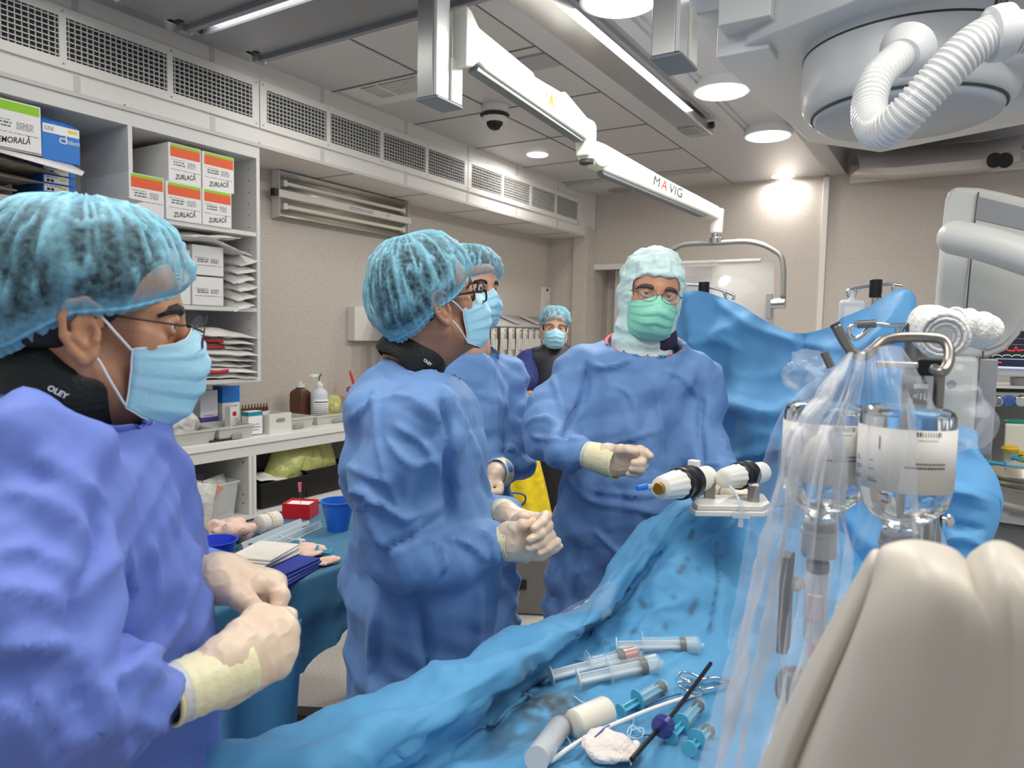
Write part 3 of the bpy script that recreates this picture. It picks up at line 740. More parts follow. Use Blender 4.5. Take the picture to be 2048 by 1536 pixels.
# shelf two
Z2 = zs[1]
for k, (px, lb) in enumerate((((385, 490, 447, 549), 'upper'), ((385, 549, 447, 606), 'lower'))):
    carton(px, -3.335, .3, 'white carton with upside-down print, %s one behind the nearest cap' % lb, None, None, z0=Z2+(.158 if k == 0 else .002), group='white cartons on the second shelf')
carton((340, 496, 381, 606), -3.34, .3, 'narrow white carton partly hidden behind the nearest blue cap', None, None, z0=Z2+.002, group='white cartons on the second shelf')
pw = ['lowest', 'second from below', 'third from below', 'fourth from below', 'fifth from below', 'topmost']
for k in range(6):
    pouch((-3.49, 2.555, Z2+.004+k*.048), .34, .13, .055, 'white sterile pouch wedged beside the cartons, %s of the stack' % pw[k], rot((1, 0, 0), .25)@rotz(.1*(k % 3-1)), M_pch, G, 20+k, sag=.03)
pouch((-3.40, 2.30, Z2+.335), .26, .36, .03, 'curled white pouch lying on top of the upside-down cartons', rot((1, 0, 0), .08)@rot((0, 1, 0), .15), M_pch, G, 31, sag=-.02)
pouch((-3.42, 2.42, Z2+.315), .26, .3, .03, 'grey white pouch sliding off the cartons to the side', rot((1, 0, 0), -.25), M_pch, G, 32)
# shelf three
Z3 = 1.228; pw = ['lowest', 'second from below', 'third from below', 'fourth from below', 'fifth from below', 'sixth from below', 'seventh from below', 'topmost']
for k in range(8):
    pouch((-3.47+.02*math.sin(k*2.1), 2.40+.012*math.cos(k*1.7), Z3+.003+k*.032), .30, .42, .04, '%s pouch in the pile on the bottom shelf, %s' % ('white and red' if k in (1, 5, 6) else 'white', pw[k]), rot((1, 0, 0), -.05)@rotz(.1*math.sin(k*3)), M_pch, 'pouches piled on the bottom shelf', 40+k, red=k in (1, 5, 6), sag=.012)
for k, (a, z, l) in enumerate(((1.30, 1.23, 'white carton with a green band low behind the cap, nearer the frame edge'), (1.47, 1.23, 'white carton with a green band low behind the cap, the farther one'), (1.30, 1.442, 'white carton with a green band on the middle shelf behind the cap, nearer'), (1.47, 1.442, 'white carton with green band on the middle shelf behind the cap, farther'))):
    t = thing('carton', l, 'box', (-3.5, a, z), 'green-band cartons behind the cap')
    MB().lo((-3.64, a, z), (-3.36, a+.155, z+.165)).build('carton_body', M_cart, t, bevel=.003)
    MB().lo((-3.36, a+.01, z+.125), (-3.3592, a+.145, z+.158)).build('colour_band', M_green, t)
    b = MB(); lines(b, -3.3596, a+.02, a+.13, z+.04, z+.11, 5, random.Random(k)); b.build('print', mat('print_grey', (96, 96, 100), .6), t)
# ---- counter and lower cupboard
ct = thing('counter', 'long white laminate counter along the speckled wall', 'counter', (-3.5, 2.5, .85))
XF = -3.267
MB().lo((XW+.001, -.6, .862), (XF, 5.2, .90)).build('worktop', M_white, ct, bevel=.003)
cu = thing('base_cupboard', 'white open base cupboard with two bays under the counter', 'cabinet', (-3.5, 2.5, .45))
b = MB().lo((XW+.001, -.6, .80), (XF-.012, 5.2, .862)).lo((XW+.001, -.6, .445), (XF-.012, 5.2, .47))
for y in (-.5, .55, 1.53, 2.525, 3.53, 4.5): b.lo((XW+.001, y, .45), (XF-.012, y+.024, .83)).lo((XW+.001, y+.028, .45), (XF-.012, y+.05, .83))
b.build('carcass', M_lam, cu, bevel=.0015)
MB().lo((XW+.002, -.6, .46), (XW+.01, 5.2, .83)).build('back_panel', M_lamg, cu)
MB().lo((XW+.01, -.6, 0.0), (XF-.10, 5.2, .445)).build('plinth', mat('plinth_grey', (92, 90, 88), .6), cu, bevel=.003)
s = MB()
for z in (.53, .58, .76):
    s.cyl((XF-.06, 2.5245, z), (XF-.06, 2.523, z), .005, n=8).cyl((XF-.06, 3.5295, z), (XF-.06, 3.528, z), .005, n=8)
s.build('peg_holes', M_dark, cu)
M_film = mat('film_pouch', (214, 214, 206), .2, alpha=.8, bump=(26, .6, 'noise', .02))
M_yfilm = mat('film_yellow', (200, 204, 128), .22, alpha=.86, bump=(20, .7, 'noise', .02))
def tub(c, sx, sy, h, label, m, cat='bin', name='storage_bin', t=.004, fl=.88, rim=.008, parts=None, lip=True, M=None):
    """open tapered container, base centre c"""
    M = np.eye(3) if M is None else M; c = arr(c)
    o = thing(name, label, cat, c)
    def ring(f, z, dx=0): return [c+M@V(x*(sx/2*f+dx), y*(sy/2*f+dx), z) for x, y in ((-1, -1), (1, -1), (1, 1), (-1, 1))]
    R_ = [ring(fl, 0), ring(1, h), ring(1, h, -t), ring(fl, t, -t)]
    if lip: R_ = [ring(fl, 0), ring(1, h-.012), ring(1, h-.012, rim), ring(1, h, rim), ring(1, h, -t), ring(fl, t, -t)]
    v = [p for r in R_ for p in r]; n = len(R_); f = [(3, 2, 1, 0)]
    for i in range(n-1): f += [(i*4+k, i*4+(k+1) % 4, i*4+4+(k+1) % 4, i*4+4+k) for k in range(4)]
    f.append(tuple(range(n*4-4, n*4)))
    MB().add(v, f).build('tub', m, o, bevel=.0025)
    return o
M_clear = mat('clear_plastic', (222, 224, 222), .15, alpha=.42)
M_bin = mat('bin_white', (216, 214, 206), .4)
tub((-3.46, 2.33, .47), .30, .30, .20, 'clear plastic bin stuffed with film pouches in the open bay', M_clear)
G = 'film pouches in the lower bay'
for k, (y, z, a, r) in enumerate(((2.25, .60, .25, 'tallest at the near side'), (2.33, .58, -.1, 'in the middle of the bin'), (2.40, .59, -.25, 'against the far side of the bin'))):
    pouch((-3.40, y, z), .20, .17, .03, 'clear film pouch with print standing in the bin, %s' % r, basis(V(1, .25*k-.2, .15), V(0, .2+a, 1)), M_film, G, 60+k)
pouch((-3.30, 2.22, .58), .24, .16, .03, 'clear film pouch hanging down over the front of the bin', basis(V(1, -.3, .1), V(0, .25, 1)), M_film, G, 66)
q = onx(435, 1000, -3.295)
MB().prism([(-.05, -.03), (.05, .03), (.0, .06)], .002, (-3.285, 2.32, .62), basis(V(1, -.2, 0))).build('printed_insert', mat('insert_salmon', (206, 140, 120), .5), bpy.data.objects['sterile_pouch'] if 0 else None)
tag(bpy.data.objects['printed_insert'], 'salmon printed slip showing through the clear bin', 'label')
tub((-3.42, 2.05, .47), .24, .22, .17, 'white plastic bin at the near end of the open bay', M_bin)
pouch((-3.55, 2.1, .62), .3, .4, .12, 'brownish grey clear pack piled behind the bins', rotz(.2), mat('pack_brown', (150, 132, 120), .35, alpha=.9), None, 70, name='plastic_pack', cat='pack')
c = tub((-3.47, 2.80, .47), .34, .36, .155, 'black plastic bin nearer the camera in the second bay', M_black)
c = tub((-3.50, 3.17, .47), .36, .40, .175, 'long black plastic bin with bagged supplies in the second bay', M_black)
pouch((-3.42, 2.74, .625), .2, .22, .02, 'sheaf of white paper lying in the nearer black bin', rot((1, 0, 0), -.1), M_paper, None, 71, name='paper_sheaf', cat='paper')
G = 'yellow-green bags in the black bins'
for k, (y, a, l) in enumerate(((2.90, .5, 'slumped at the near end'), (3.0, .2, 'second along'), (3.10, -.1, 'third along'), (3.22, -.2, 'upright at the far end, tallest'))):
    pouch((-3.44-.02*k, y, .675+.02*(k == 3)), .24, .20, .10, 'shiny yellow-green bag over the black bin, %s' % l, basis(V(.9, -.5+.2*k, .2), V(0, a, 1)), M_yfilm, G, 74+k, name='plastic_bag', cat='bag')
# ---- things on the counter
ZT = .90
def cp(x, y): return onz(x, y, ZT)
M_fros = mat('frosted_plastic', (212, 212, 206), .35, alpha=.62)
M_hand = mat('tray_handle', (150, 148, 144), .4)
def tray(px0, px1, py, dep, h, label, m=M_fros, handle=True, back=0):
    x = XF-.03-back; y0, y1 = onx(px0, py, x)[1], onx(px1, py, x)[1]
    o = tub((x-dep/2, (y0+y1)/2, ZT), dep, y1-y0, h, label, m, 'tray', 'clear_tray', fl=.92)
    if handle:
        MB().lo((x-.002, y0+(y1-y0)*.35, ZT+.004), (x+.006, y0+(y1-y0)*.65, ZT+h*.45)).build('handle', M_hand, o, bevel=.008)
    return o, x, y0, y1
tray(350, 432, 878, .26, .075, 'perforated clear tray nearest the camera on the counter', handle=False)
tray(438, 508, 866, .24, .075, 'clear tray with a grey handle holding small boxes')
tray(566, 628, 850, .26, .07, 'empty clear tray right of the white handled bin', back=.06)
tray(634, 720, 841, .26, .06, 'clear tray with a grey handle next to the gowned back', back=.09)
o = tag(MB().lo((XF-.09, 2.30, ZT+.001), (XF-.03, 2.46, ZT+.012)).build('remote_control', M_black, bevel=.005), 'flat black device lying at the counter edge before the trays', 'device')
# crumpled bag, small boxes, bottles
def blob(name, label, cat, c, r, m, seed, amp=.25, group=None, h=.012, sc=14):
    v, f = soft([('e', c, r)], .02, h, pad=.06); n = normals(v, f)
    v = v+n*((np.abs(vn(v, sc, seed))-.3)*amp*min(r)*2+vn(v, sc*2.7, seed+1)*amp*min(r)*.6)[:, None]
    return tag(mesh_obj(name, v, f, m, sharp=30), label, cat, group)
blob('plastic_bag', 'crumpled white plastic bag on the counter beside the mask', 'bag', (-3.42, 2.17, ZT+.10), (.10, .13, .075), mat('bag_white', (206, 204, 200), .3, alpha=.9, bump=(30, .6, 'noise', .02)), 3)
def sbox(name, label, c, s, m, strip=None, sm=None, dot=None, yaw=0, bands=0):
    """small upright carton: c = base centre"""
    o = thing(name, label, 'box', c); M = rotz(yaw); c = arr(c)
    MB().box(c+V(0, 0, s[2]/2), s, M).build('carton_body', m, o, bevel=.002)
    if strip: MB().box(c+V(0, 0, s[2]*strip[0]), (s[0]+.001, s[1]+.001, s[2]*strip[1]), M).build('colour_band', sm, o)
    if dot: MB().cyl(c+M@V(s[0]/2, dot[1], s[2]*dot[0]), c+M@V(s[0]/2+.001, dot[1], s[2]*dot[0]), dot[2], n=20).build('red_dot', M_red, o)
    b = MB()
    for k in range(bands): b.box(c+M@V(s[0]/2+.0004, (k % 2-.5)*s[1]*.1, s[2]*(.2+.12*k)), (.001, s[1]*.6, .003), M)
    if bands: b.build('print', mat('print_blue', (40, 60, 130), .6), o)
    return o
M_bl2 = mat('box_blue', (40, 120, 205), .4); M_teal = mat('box_teal', (20, 140, 150), .45)
sbox('small_carton', 'small white carton with a red dot at the near end of the counter', (-3.47, 2.05, ZT), (.10, .09, .085), M_paper, dot=(.6, .0, .014))
sbox('tall_carton', 'tall white carton with a blue top standing against the wall', (-3.60, 2.62, ZT), (.09, .115, .27), M_paper, (.82, .36), M_bl2, bands=4)
sbox('tall_carton', 'white film pack with violet print left of the blue-topped carton', (-3.60, 2.48, ZT), (.08, .11, .25), mat('pack_white', (214, 214, 222), .3), (.3, .2), mat('violet', (84, 70, 150), .5), bands=3)
sbox('slim_carton', 'slim white carton with a red dot in front of the blue-topped carton', (-3.47, 2.56, ZT), (.05, .055, .16), M_paper, dot=(.75, 0, .014), bands=2)
sbox('ampoule_carton', 'small white carton with a teal lid in the clear tray', (-3.37, 2.62, ZT+.006), (.06, .095, .13), M_paper, (.9, .18), M_teal, bands=3)
sbox('ampoule_carton', 'low white and blue carton behind the teal-lidded one', (-3.46, 2.70, ZT+.006), (.06, .12, .10), M_paper, (.35, .5), M_bl2, bands=0)
a, b_ = cp(512, 857), cp(563, 852)
hb = thing('handled_bin', 'white open bin with an oval hand hole on the counter', 'bin', (-3.40, 2.82, ZT))
y0, y1 = 2.69, 2.85
MB().lo((-3.50, y0, ZT), (-3.31, y1, ZT+.005)).lo((-3.50, y0, ZT), (-3.495, y1, ZT+.11)).lo((-3.50, y0, ZT), (-3.31, y0+.004, ZT+.11)).lo((-3.50, y1-.004, ZT), (-3.31, y1, ZT+.11)).lo((-3.315, y0, ZT), (-3.31, y1, ZT+.115)).build('bin_body', M_bin, hb, bevel=.002)
MB().prism([(.034*math.copysign(1, math.cos(a_))*.5+.016*math.cos(a_), .012*math.sin(a_)) for a_ in np.linspace(0, 2*PI, 24, endpoint=False)], .001, (-3.3098, (y0+y1)/2, ZT+.075), np.stack([V(0, 1, 0), V(0, 0, 1), V(1, 0, 0)], 1)).build('hand_hole', M_grey, hb)
for k in range(9):
    y = 2.70+.022*k
    tag(MB().lathe([(.009, 0), (.009, .075), (.004, .085), (.004, .10)], 12, (-3.56, y, ZT+.05)).build('amber_vial', mat('amber', (96, 58, 30), .2), sharp=35), 'small amber vial in the row behind the white handled bin', 'vial', 'amber vials behind the handled bin')
tag(MB().lo((-3.60, 2.68, ZT), (-3.53, 2.91, ZT+.05)).build('vial_rack', M_bin, bevel=.003), 'low white rack under the amber vials', 'rack')
def bottle(label, c, r, h, m, capm, name='bottle', square=False):
    o = thing(name, label, 'bottle', c); c = arr(c)
    pr = [(r*.9, 0), (r, .006), (r, h*.72), (r*.9, h*.79), (r*.36, h*.89), (r*.32, h*.93)]
    MB().lathe(pr, 4 if square else 32, c, rotz(PI/4+.15) if square else None).build('bottle_body', m, o, bevel=.012 if square else 0, seg=3, sharp=50)
    MB().lathe([(r*.42, h*.90), (r*.42, h*.985), (r*.2, h*.99), (r*.18, h*1.05)], 20, c).build('cap', capm, o, sharp=35)
    return o
b1 = bottle('square brown bottle with a white cap on the counter', (-3.62, 3.19, ZT), .068, .25, mat('bottle_brown', (92, 60, 44), .35), M_paper, square=True)
b2 = bottle('white round bottle with a green pump spout beside the brown bottle', (-3.52, 3.26, ZT), .056, .255, mat('bottle_translucent', (206, 210, 216), .3), M_paper)
c = arr((-3.52, 3.26, ZT))
MB().tube([c+V(.0, 0, .26), c+V(0, 0, .29), c+V(.01, .012, .315)], .005, 8).build('spout', mat('pump_green', (30, 120, 100), .4), b2)
MB().box(c+V(-.02, -.03, .30), (.035, .07, .022), rotz(.3)).build('pump_head', M_paper, b2, bevel=.006)
P = [[c+V(.0575*math.cos(a_), .0575*math.sin(a_), z) for a_ in np.linspace(-1.5, .9, 14)] for z in (.03, .15)]
MB().grid(P).build('bottle_label', M_paper, b2, solid=.0008)
b = MB()
for k in range(7):
    P = [[c+V(.0585*math.cos(a_), .0585*math.sin(a_), z+.045+k*.014) for a_ in np.linspace(-1.3, .4, 8)] for z in (0, .004 if k != 6 else .009)]
    b.grid(P)
b.build('print', mat('print_grey', (96, 96, 100), .6), b2)
blob('plastic_bag', 'folded yellow-green bag on the counter right of the bottles', 'bag', (-3.60, 3.44, ZT+.08), (.05, .09, .07), M_yfilm, 8)
shp = thing('sharps_container', 'yellow sharps container with an open red lid on the counter', 'sharps container', (-3.60, 3.72, ZT))
MB().lathe([(.065, 0), (.075, .17)], 24, (-3.60, 3.70, ZT)).build('tub', mat('sharps_yellow', (226, 182, 40), .4), shp, sharp=40)
MB().lathe([(.080, .165), (.082, .19), (.07, .20)], 24, (-3.60, 3.70, ZT)).build('rim', M_red, shp, sharp=30)
MB().prism([(-.03, 0), (.03, 0), (.02, .09), (0, .13), (-.02, .09)], .012, (-3.60, 3.66, ZT+.195), basis(V(.75, .5, .35), V(.1, 1, 0))).build('lid', M_red, shp, bevel=.004)
MB().lo((-3.528, 3.67, ZT+.04), (-3.524, 3.73, ZT+.14)).build('label_sticker', M_paper, shp)
# ---- twin-tube lamp on the wall
lf = thing('wall_lamp', 'unlit twin-tube wall lamp with a metal reflector on the speckled wall', 'lamp', (-3.7, 3.7, 2.35))
ya, yb = 3.09, 4.33
P = [[(x, y, z) for x, z in ((-3.685, 2.50), (-3.74, 2.47), (-3.752, 2.40), (-3.70, 2.372), (-3.70, 2.345), (-3.752, 2.31), (-3.74, 2.25), (-3.685, 2.22))] for y in np.linspace(ya, yb, 3)]
MB().grid(P).build('reflector', mat('reflector', (206, 200, 188), .25, .5), lf, solid=.003, sharp=25)
for z in (2.43, 2.285):
    MB().cyl((-3.70, ya+.05, z), (-3.70, yb-.05, z), .013, n=16).build('tube', mat('tube_glass', (226, 222, 206), .15), lf, sharp=40)
    s = MB()
    for y in (ya+.03, yb-.06): s.lo((-3.72, y, z-.02), (-3.685, y+.03, z+.02))
    s.build('socket', M_bulk, lf, bevel=.004)
MB().lo((-3.70, ya-.02, 2.335), (-3.672, yb+.02, 2.382)).build('centre_bar', M_bulk, lf, bevel=.003)
MB().lo((-3.72, ya-.05, 2.34), (-3.68, ya-.005, 2.385)).build('black_end', M_black, lf, bevel=.003)
b = MB(); lines(b, -3.672, 3.68, 3.92, 2.345, 2.372, 2, random.Random(5), h=.004); b.build('print', M_dark, lf)
text('lettering', 'UV', .03, M_red, mat4(Mw, (-3.671, 4.08, 2.36)), lf)
for y in (ya-.004, yb+.001): MB().prism([(-3.765, 2.21), (-3.685, 2.215), (-3.685, 2.505), (-3.765, 2.51)], .003, (0, y, 0), np.stack([V(1, 0, 0), V(0, 0, 1), V(0, 1, 0)], 1)).build('end_plate', M_bulk, lf)
# ---- flat wall box and hanging catheter rack
tag(MB().lo((XW, 3.76, 1.425), (XW+.075, 4.12, 1.672)).build('flat_box', M_bulk, bevel=.004), 'plain white flat box on the wall behind the middle cap', 'wall box')
rk = thing('catheter_rack', 'white sloping rack board with hooks on the wall, two booklets on it', 'rack', (-3.7, 5.2, 1.6))
MB().add([(XW, 3.95, 1.66), (XW, 6.55, 1.66), (-3.50, 6.55, 1.56), (-3.50, 3.95, 1.56)], [(0, 1, 2, 3)]).build('rack_board', M_lam, rk, solid=.018)
b = MB()
for y in (5.72, 6.12): b.prism([(-.05, 0), (.05, 0), (.05, .24), (-.05, .24)], .006, (-3.51, y, 1.585), np.stack([V(0, 1, 0), V(-.93, 0, .36), V(.36, 0, .93)], 1))
b.build('booklets', [mat('booklet', (190, 186, 190), .5)], rk, bevel=.001)
M_cpk = mat('catheter_pack', (216, 211, 202), .35, bump=(18, .5, 'noise', .02))
rnd = random.Random(4); k = 0; pack = None
for y in list(np.arange(3.98, 6.5, .135)):
    ln = rnd.uniform(.55, .62); z1 = 1.545; xx = -3.53+rnd.uniform(-.02, .02)
    l = 'long white catheter pack hanging in the row under the rack board'
    if pack is None:
        t = thing('catheter_pack', l, 'catheter pack', (xx, y, z1), 'catheter packs on the rack')
        P = [[(xx+.012*math.sin(PI*v)+.004*math.sin(9*u+3*v), y-.05+.10*v, z1-u*.6) for v in np.linspace(0, 1, 7)] for u in np.linspace(0, 1, 12)]
        MB().grid(P).build('sleeve', M_cpk, t, solid=.012)
        MB().cyl((xx+.006, y, z1-.022), (xx+.024, y, z1-.022), .007, n=12).build('hook', M_black, t)
        MB().lo((xx+.02, y-.03, z1-.20), (xx+.0225, y+.03, z1-.1)).build('pack_label', M_paper, t)
        MB().tube([(xx+.022, y-.01, z1-.05), (xx+.025, y+.012, z1-.3), (xx+.02, y-.006, z1-.58)], .004, 6).build('catheter', mat('cath_grey', (150, 148, 150), .4), t)
        pack = t; y0 = y; x0 = xx
    else:
        dup(pack, mat4(t=(xx-x0, y-y0, rnd.uniform(-.004, .004))))
t = thing('instrument_pack', 'tall white pack hanging alone on the wall above the far person', 'catheter pack', (-3.74, 6.6, 2.0))
MB().lo((XW, 6.56, 1.45), (XW+.04, 6.73, 1.99)).build('sleeve', M_cpk, t, bevel=.006)
MB().cyl((XW+.04, 6.645, 1.96), (XW+.05, 6.645, 1.96), .014, n=16).build('hook', M_black, t)
b = MB(); lines(b, XW+.04, 6.60, 6.69, 1.72, 1.86, 5, random.Random(8)); b.build('print', mat('print_grey', (96, 96, 100), .6), t)
# ================================================================ people
def skin_mat(name, c, dark):
    m = mat(name, c, .48, sss=.12, var=(40, .35, tuple(int(x*.93) for x in c)), bump=(700, .08))
    nt = m.node_tree; b = nt.nodes['Principled BSDF']
    if 'tint_mix' not in nt.nodes:
        src = b.inputs['Base Color'].links[0].from_socket
        a = nt.nodes.new('ShaderNodeAttribute'); a.attribute_name = 'tint'
        n = nt.nodes.new('ShaderNodeTexNoise'); n.inputs['Scale'].default_value = 500
        mu = nt.nodes.new('ShaderNodeMath'); mu.operation = 'MULTIPLY'
        nt.links.new(a.outputs['Fac'], mu.inputs[0]); nt.links.new(n.outputs['Fac'], mu.inputs[1])
        mx = nt.nodes.new('ShaderNodeMix'); mx.data_type = 'RGBA'; mx.name = 'tint_mix'
        nt.links.new(mu.outputs[0], mx.inputs['Factor']); nt.links.new(src, mx.inputs['A']); mx.inputs['B'].default_value = lin(dark)
        nt.links.new(mx.outputs['Result'], b.inputs['Base Color'])
    return m
def gown_mat(name, c, c2, sc=16):
    return mat(name, c, .62, var=(5, .22, c2), bump=(sc, .35, 'crumple', .005), sheen=.1, spec=.35)
def cap_mat(name, c):
    if name in _mats: return _mats[name]
    m = mat(name, c, .55, bump=(60, .35, 'noise', .004), spec=.4)
    nt = m.node_tree; b = nt.nodes['Principled BSDF']; N = nt.nodes.new; L = nt.links.new
    tc = N('ShaderNodeTexCoord'); lw = N('ShaderNodeLayerWeight'); lw.inputs['Blend'].default_value = .35
    # crinkle veins of doubled fabric
    no = N('ShaderNodeTexNoise'); no.inputs['Scale'].default_value = 16; L(tc.outputs['Object'], no.inputs['Vector'])
    ad = N('ShaderNodeMix'); ad.data_type = 'RGBA'; ad.inputs['Factor'].default_value = .06
    L(tc.outputs['Object'], ad.inputs['A']); L(no.outputs['Color'], ad.inputs['B'])
    vo = N('ShaderNodeTexVoronoi'); vo.feature = 'DISTANCE_TO_EDGE'; vo.inputs['Scale'].default_value = 34; L(ad.outputs['Result'], vo.inputs['Vector'])
    rp = N('ShaderNodeMapRange'); rp.inputs['From Min'].default_value = 0; rp.inputs['From Max'].default_value = .10; rp.inputs['To Min'].default_value = .07; rp.inputs['To Max'].default_value = 0
    L(vo.outputs['Distance'], rp.inputs['Value'])
    n2 = N('ShaderNodeTexNoise'); n2.inputs['Scale'].default_value = 130; n2.inputs['Detail'].default_value = 5; L(tc.outputs['Object'], n2.inputs['Vector'])
    r2 = N('ShaderNodeMapRange'); r2.inputs['From Min'].default_value = .35; r2.inputs['From Max'].default_value = .7; r2.inputs['To Min'].default_value = .0; r2.inputs['To Max'].default_value = .30
    L(n2.outputs['Fac'], r2.inputs['Value'])
    at = N('ShaderNodeAttribute'); at.attribute_name = 'fold'
    s = [rp.outputs[0], r2.outputs[0], lw.outputs['Facing'], at.outputs['Fac']]
    acc = s[0]
    for x, wgt in ((s[1], 1), (s[2], .50), (s[3], .95)):
        q = N('ShaderNodeMath'); q.operation = 'MULTIPLY_ADD'; q.inputs[1].default_value = wgt; L(x, q.inputs[0]); L(acc, q.inputs[2]); acc = q.outputs[0]
    cl = N('ShaderNodeClamp'); L(acc, cl.inputs[0]); cl.inputs['Max'].default_value = .97; L(cl.outputs[0], b.inputs['Alpha'])
    return m
M_gown = gown_mat('gown_blue', (108, 146, 196), (96, 134, 186))
M_gown1 = gown_mat('gown_blue_violet_lit', (104, 126, 202), (94, 116, 194))  # same blue gown, the different light up close put into its colour
M_cap = cap_mat('cap_blue', (132, 192, 212))
M_hair = mat('hair_dark', (34, 31, 30), .7, bump=(90, .6))
M_hairg = mat('hair_grey', (110, 104, 98), .7, bump=(90, .6))
M_mask = mat('mask_blue', (160, 212, 234), .6, bump=(260, .12))
M_maskg = mat('mask_green', (146, 222, 194), .6, bump=(260, .12))
M_loop = mat('mask_loop', (232, 232, 230), .7)
M_collar = mat('collar_black', (20, 26, 24), .55, bump=(200, .2))
M_glove = mat('glove_latex', (228, 208, 182), .38, var=(22, .25, (220, 192, 168)), sss=.05)
M_cuff = mat('glove_cuff', (234, 226, 184), .42, bump=(60, .25))
M_eye = mat('eye_white', (226, 220, 212), .15); M_iris = mat('iris', (58, 40, 28), .1)
M_wire = mat('wire_frame', (50, 46, 46), .3, .6); M_lens = mat('lens', (240, 244, 246), .02, alpha=.10, spec=.8)
def attr(o, name, vals):
    a = o.data.attributes.new(name, 'FLOAT', 'POINT'); a.data.foreach_set('value', np.asarray(vals, np.float32))
def head_prims(ears=(1, -1), nl=None):
    nl = V(-.045, 0, -.21) if nl is None else nl
    P = [('e', V(-.012, 0, .037), V(.100, .077, .088)), ('e', V(.044, 0, .03), V(.048, .060, .05)), ('e', V(.046, 0, -.035), V(.042, .056, .062)),
         ('e', V(.028, 0, -.082), V(.05, .05, .034)), ('e', V(.068, 0, -.106), V(.021, .023, .018), {'k': .02})]
    for s in (1, -1):
        P += [('e', V(.050, s*.045, -.022), V(.022, .018, .018), {'k': .02}), ('c', V(-.004, s*.054, -.055), V(.05, s*.03, -.10), .017, .015, {'k': .02}),
              ('c', V(.086, s*.008, .016), V(.066, s*.048, .016), .0105, .009, {'k': .016}), ('e', V(.103, s*.011, -.041), V(.010, .008, .008), {'k': .008}),
              ('-e', V(.097, s*.032, -.001), V(.016, .017, .010), {'k': .010}), ('c', V(.082, s*.020, .003), V(.0875, s*.032, .0065), .0034, .004, {'k': .005}), ('c', V(.0875, s*.032, .0065), V(.077, s*.046, .001), .004, .0034, {'k': .005}),
              ('c', V(.080, s*.020, -.005), V(.084, s*.032, -.0085), .003, .0035, {'k': .006}), ('c', V(.084, s*.032, -.0085), V(.076, s*.046, -.003), .0035, .003, {'k': .006})]
    P += [('c', V(.091, 0, .004), V(.112, 0, -.036), .0085, .0125, {'k': .012}), ('c', V(.088, -.02, -.072), V(.088, .02, -.072), .008, .008, {'k': .01}),
          ('c', V(-.018, 0, -.05), nl, .057, .058, {'k': .035}), ('c', V(.008, 0, -.095), nl+V(.022, 0, 0), .035, .042, {'k': .04})]
    E = [(.013, .008), (.011, .023), (-.001, .031), (-.014, .027), (-.020, .013), (-.018, -.005), (-.010, -.019), (-.001, -.028), (.006, -.022), (.009, -.014)]
    for s in ears:
        ec = V(-.006, 0, -.014); yo = lambda a: s*(.0755+.010*(.013-a)/.033)
        pt = [ec+V(a*1.12, yo(a), b*1.12) for a, b in E]
        P.append(('e', ec+V(-.004, s*.0775, 0), V(.017, .005, .027), rot((0, 0, 1), s*.28), {'k': .006}))
        for i in range(len(pt)-1):
            r = (.0040, .0042, .0045, .0045, .0043, .0042, .0046, .006, .006, .005)
            P.append(('c', pt[i], pt[i+1], r[i], r[i+1], {'k': .003}))
        an = [ec+V(a, yo(a)+s*.001, b) for a, b in ((-.005, .019), (-.010, .008), (-.010, -.004), (-.003, -.014))]
        for i in range(3): P.append(('c', an[i], an[i+1], .0036, .0036, {'k': .004}))
        P.append(('-e', ec+V(.004, s*.0865, -.002), V(.007, .009, .010), {'k': .004}))
        P.append(('c', ec+V(.011, s*.078, .0), ec+V(.010, s*.081, -.008), .0045, .0045, {'k': .004}))
    return P
def xf(M, P): return np.asarray(P)@M[:3, :3].T+M[:3, 3]
def hframe(o, F, pitch=0, roll=0, s=1.0):
    """head matrix: origin o, level forward F, pitch up +, roll = head leans to its own left +"""
    F = arr(F); F[2] = 0; F /= np.linalg.norm(F); L = np.cross(V(0, 0, 1), F)
    R = np.stack([F, L, V(0, 0, 1)], 1)@rot((0, 1, 0), -pitch)@rot((1, 0, 0), -roll)
    M = np.eye(4); M[:3, :3] = R*s; M[:3, 3] = o; return M
class Person: pass
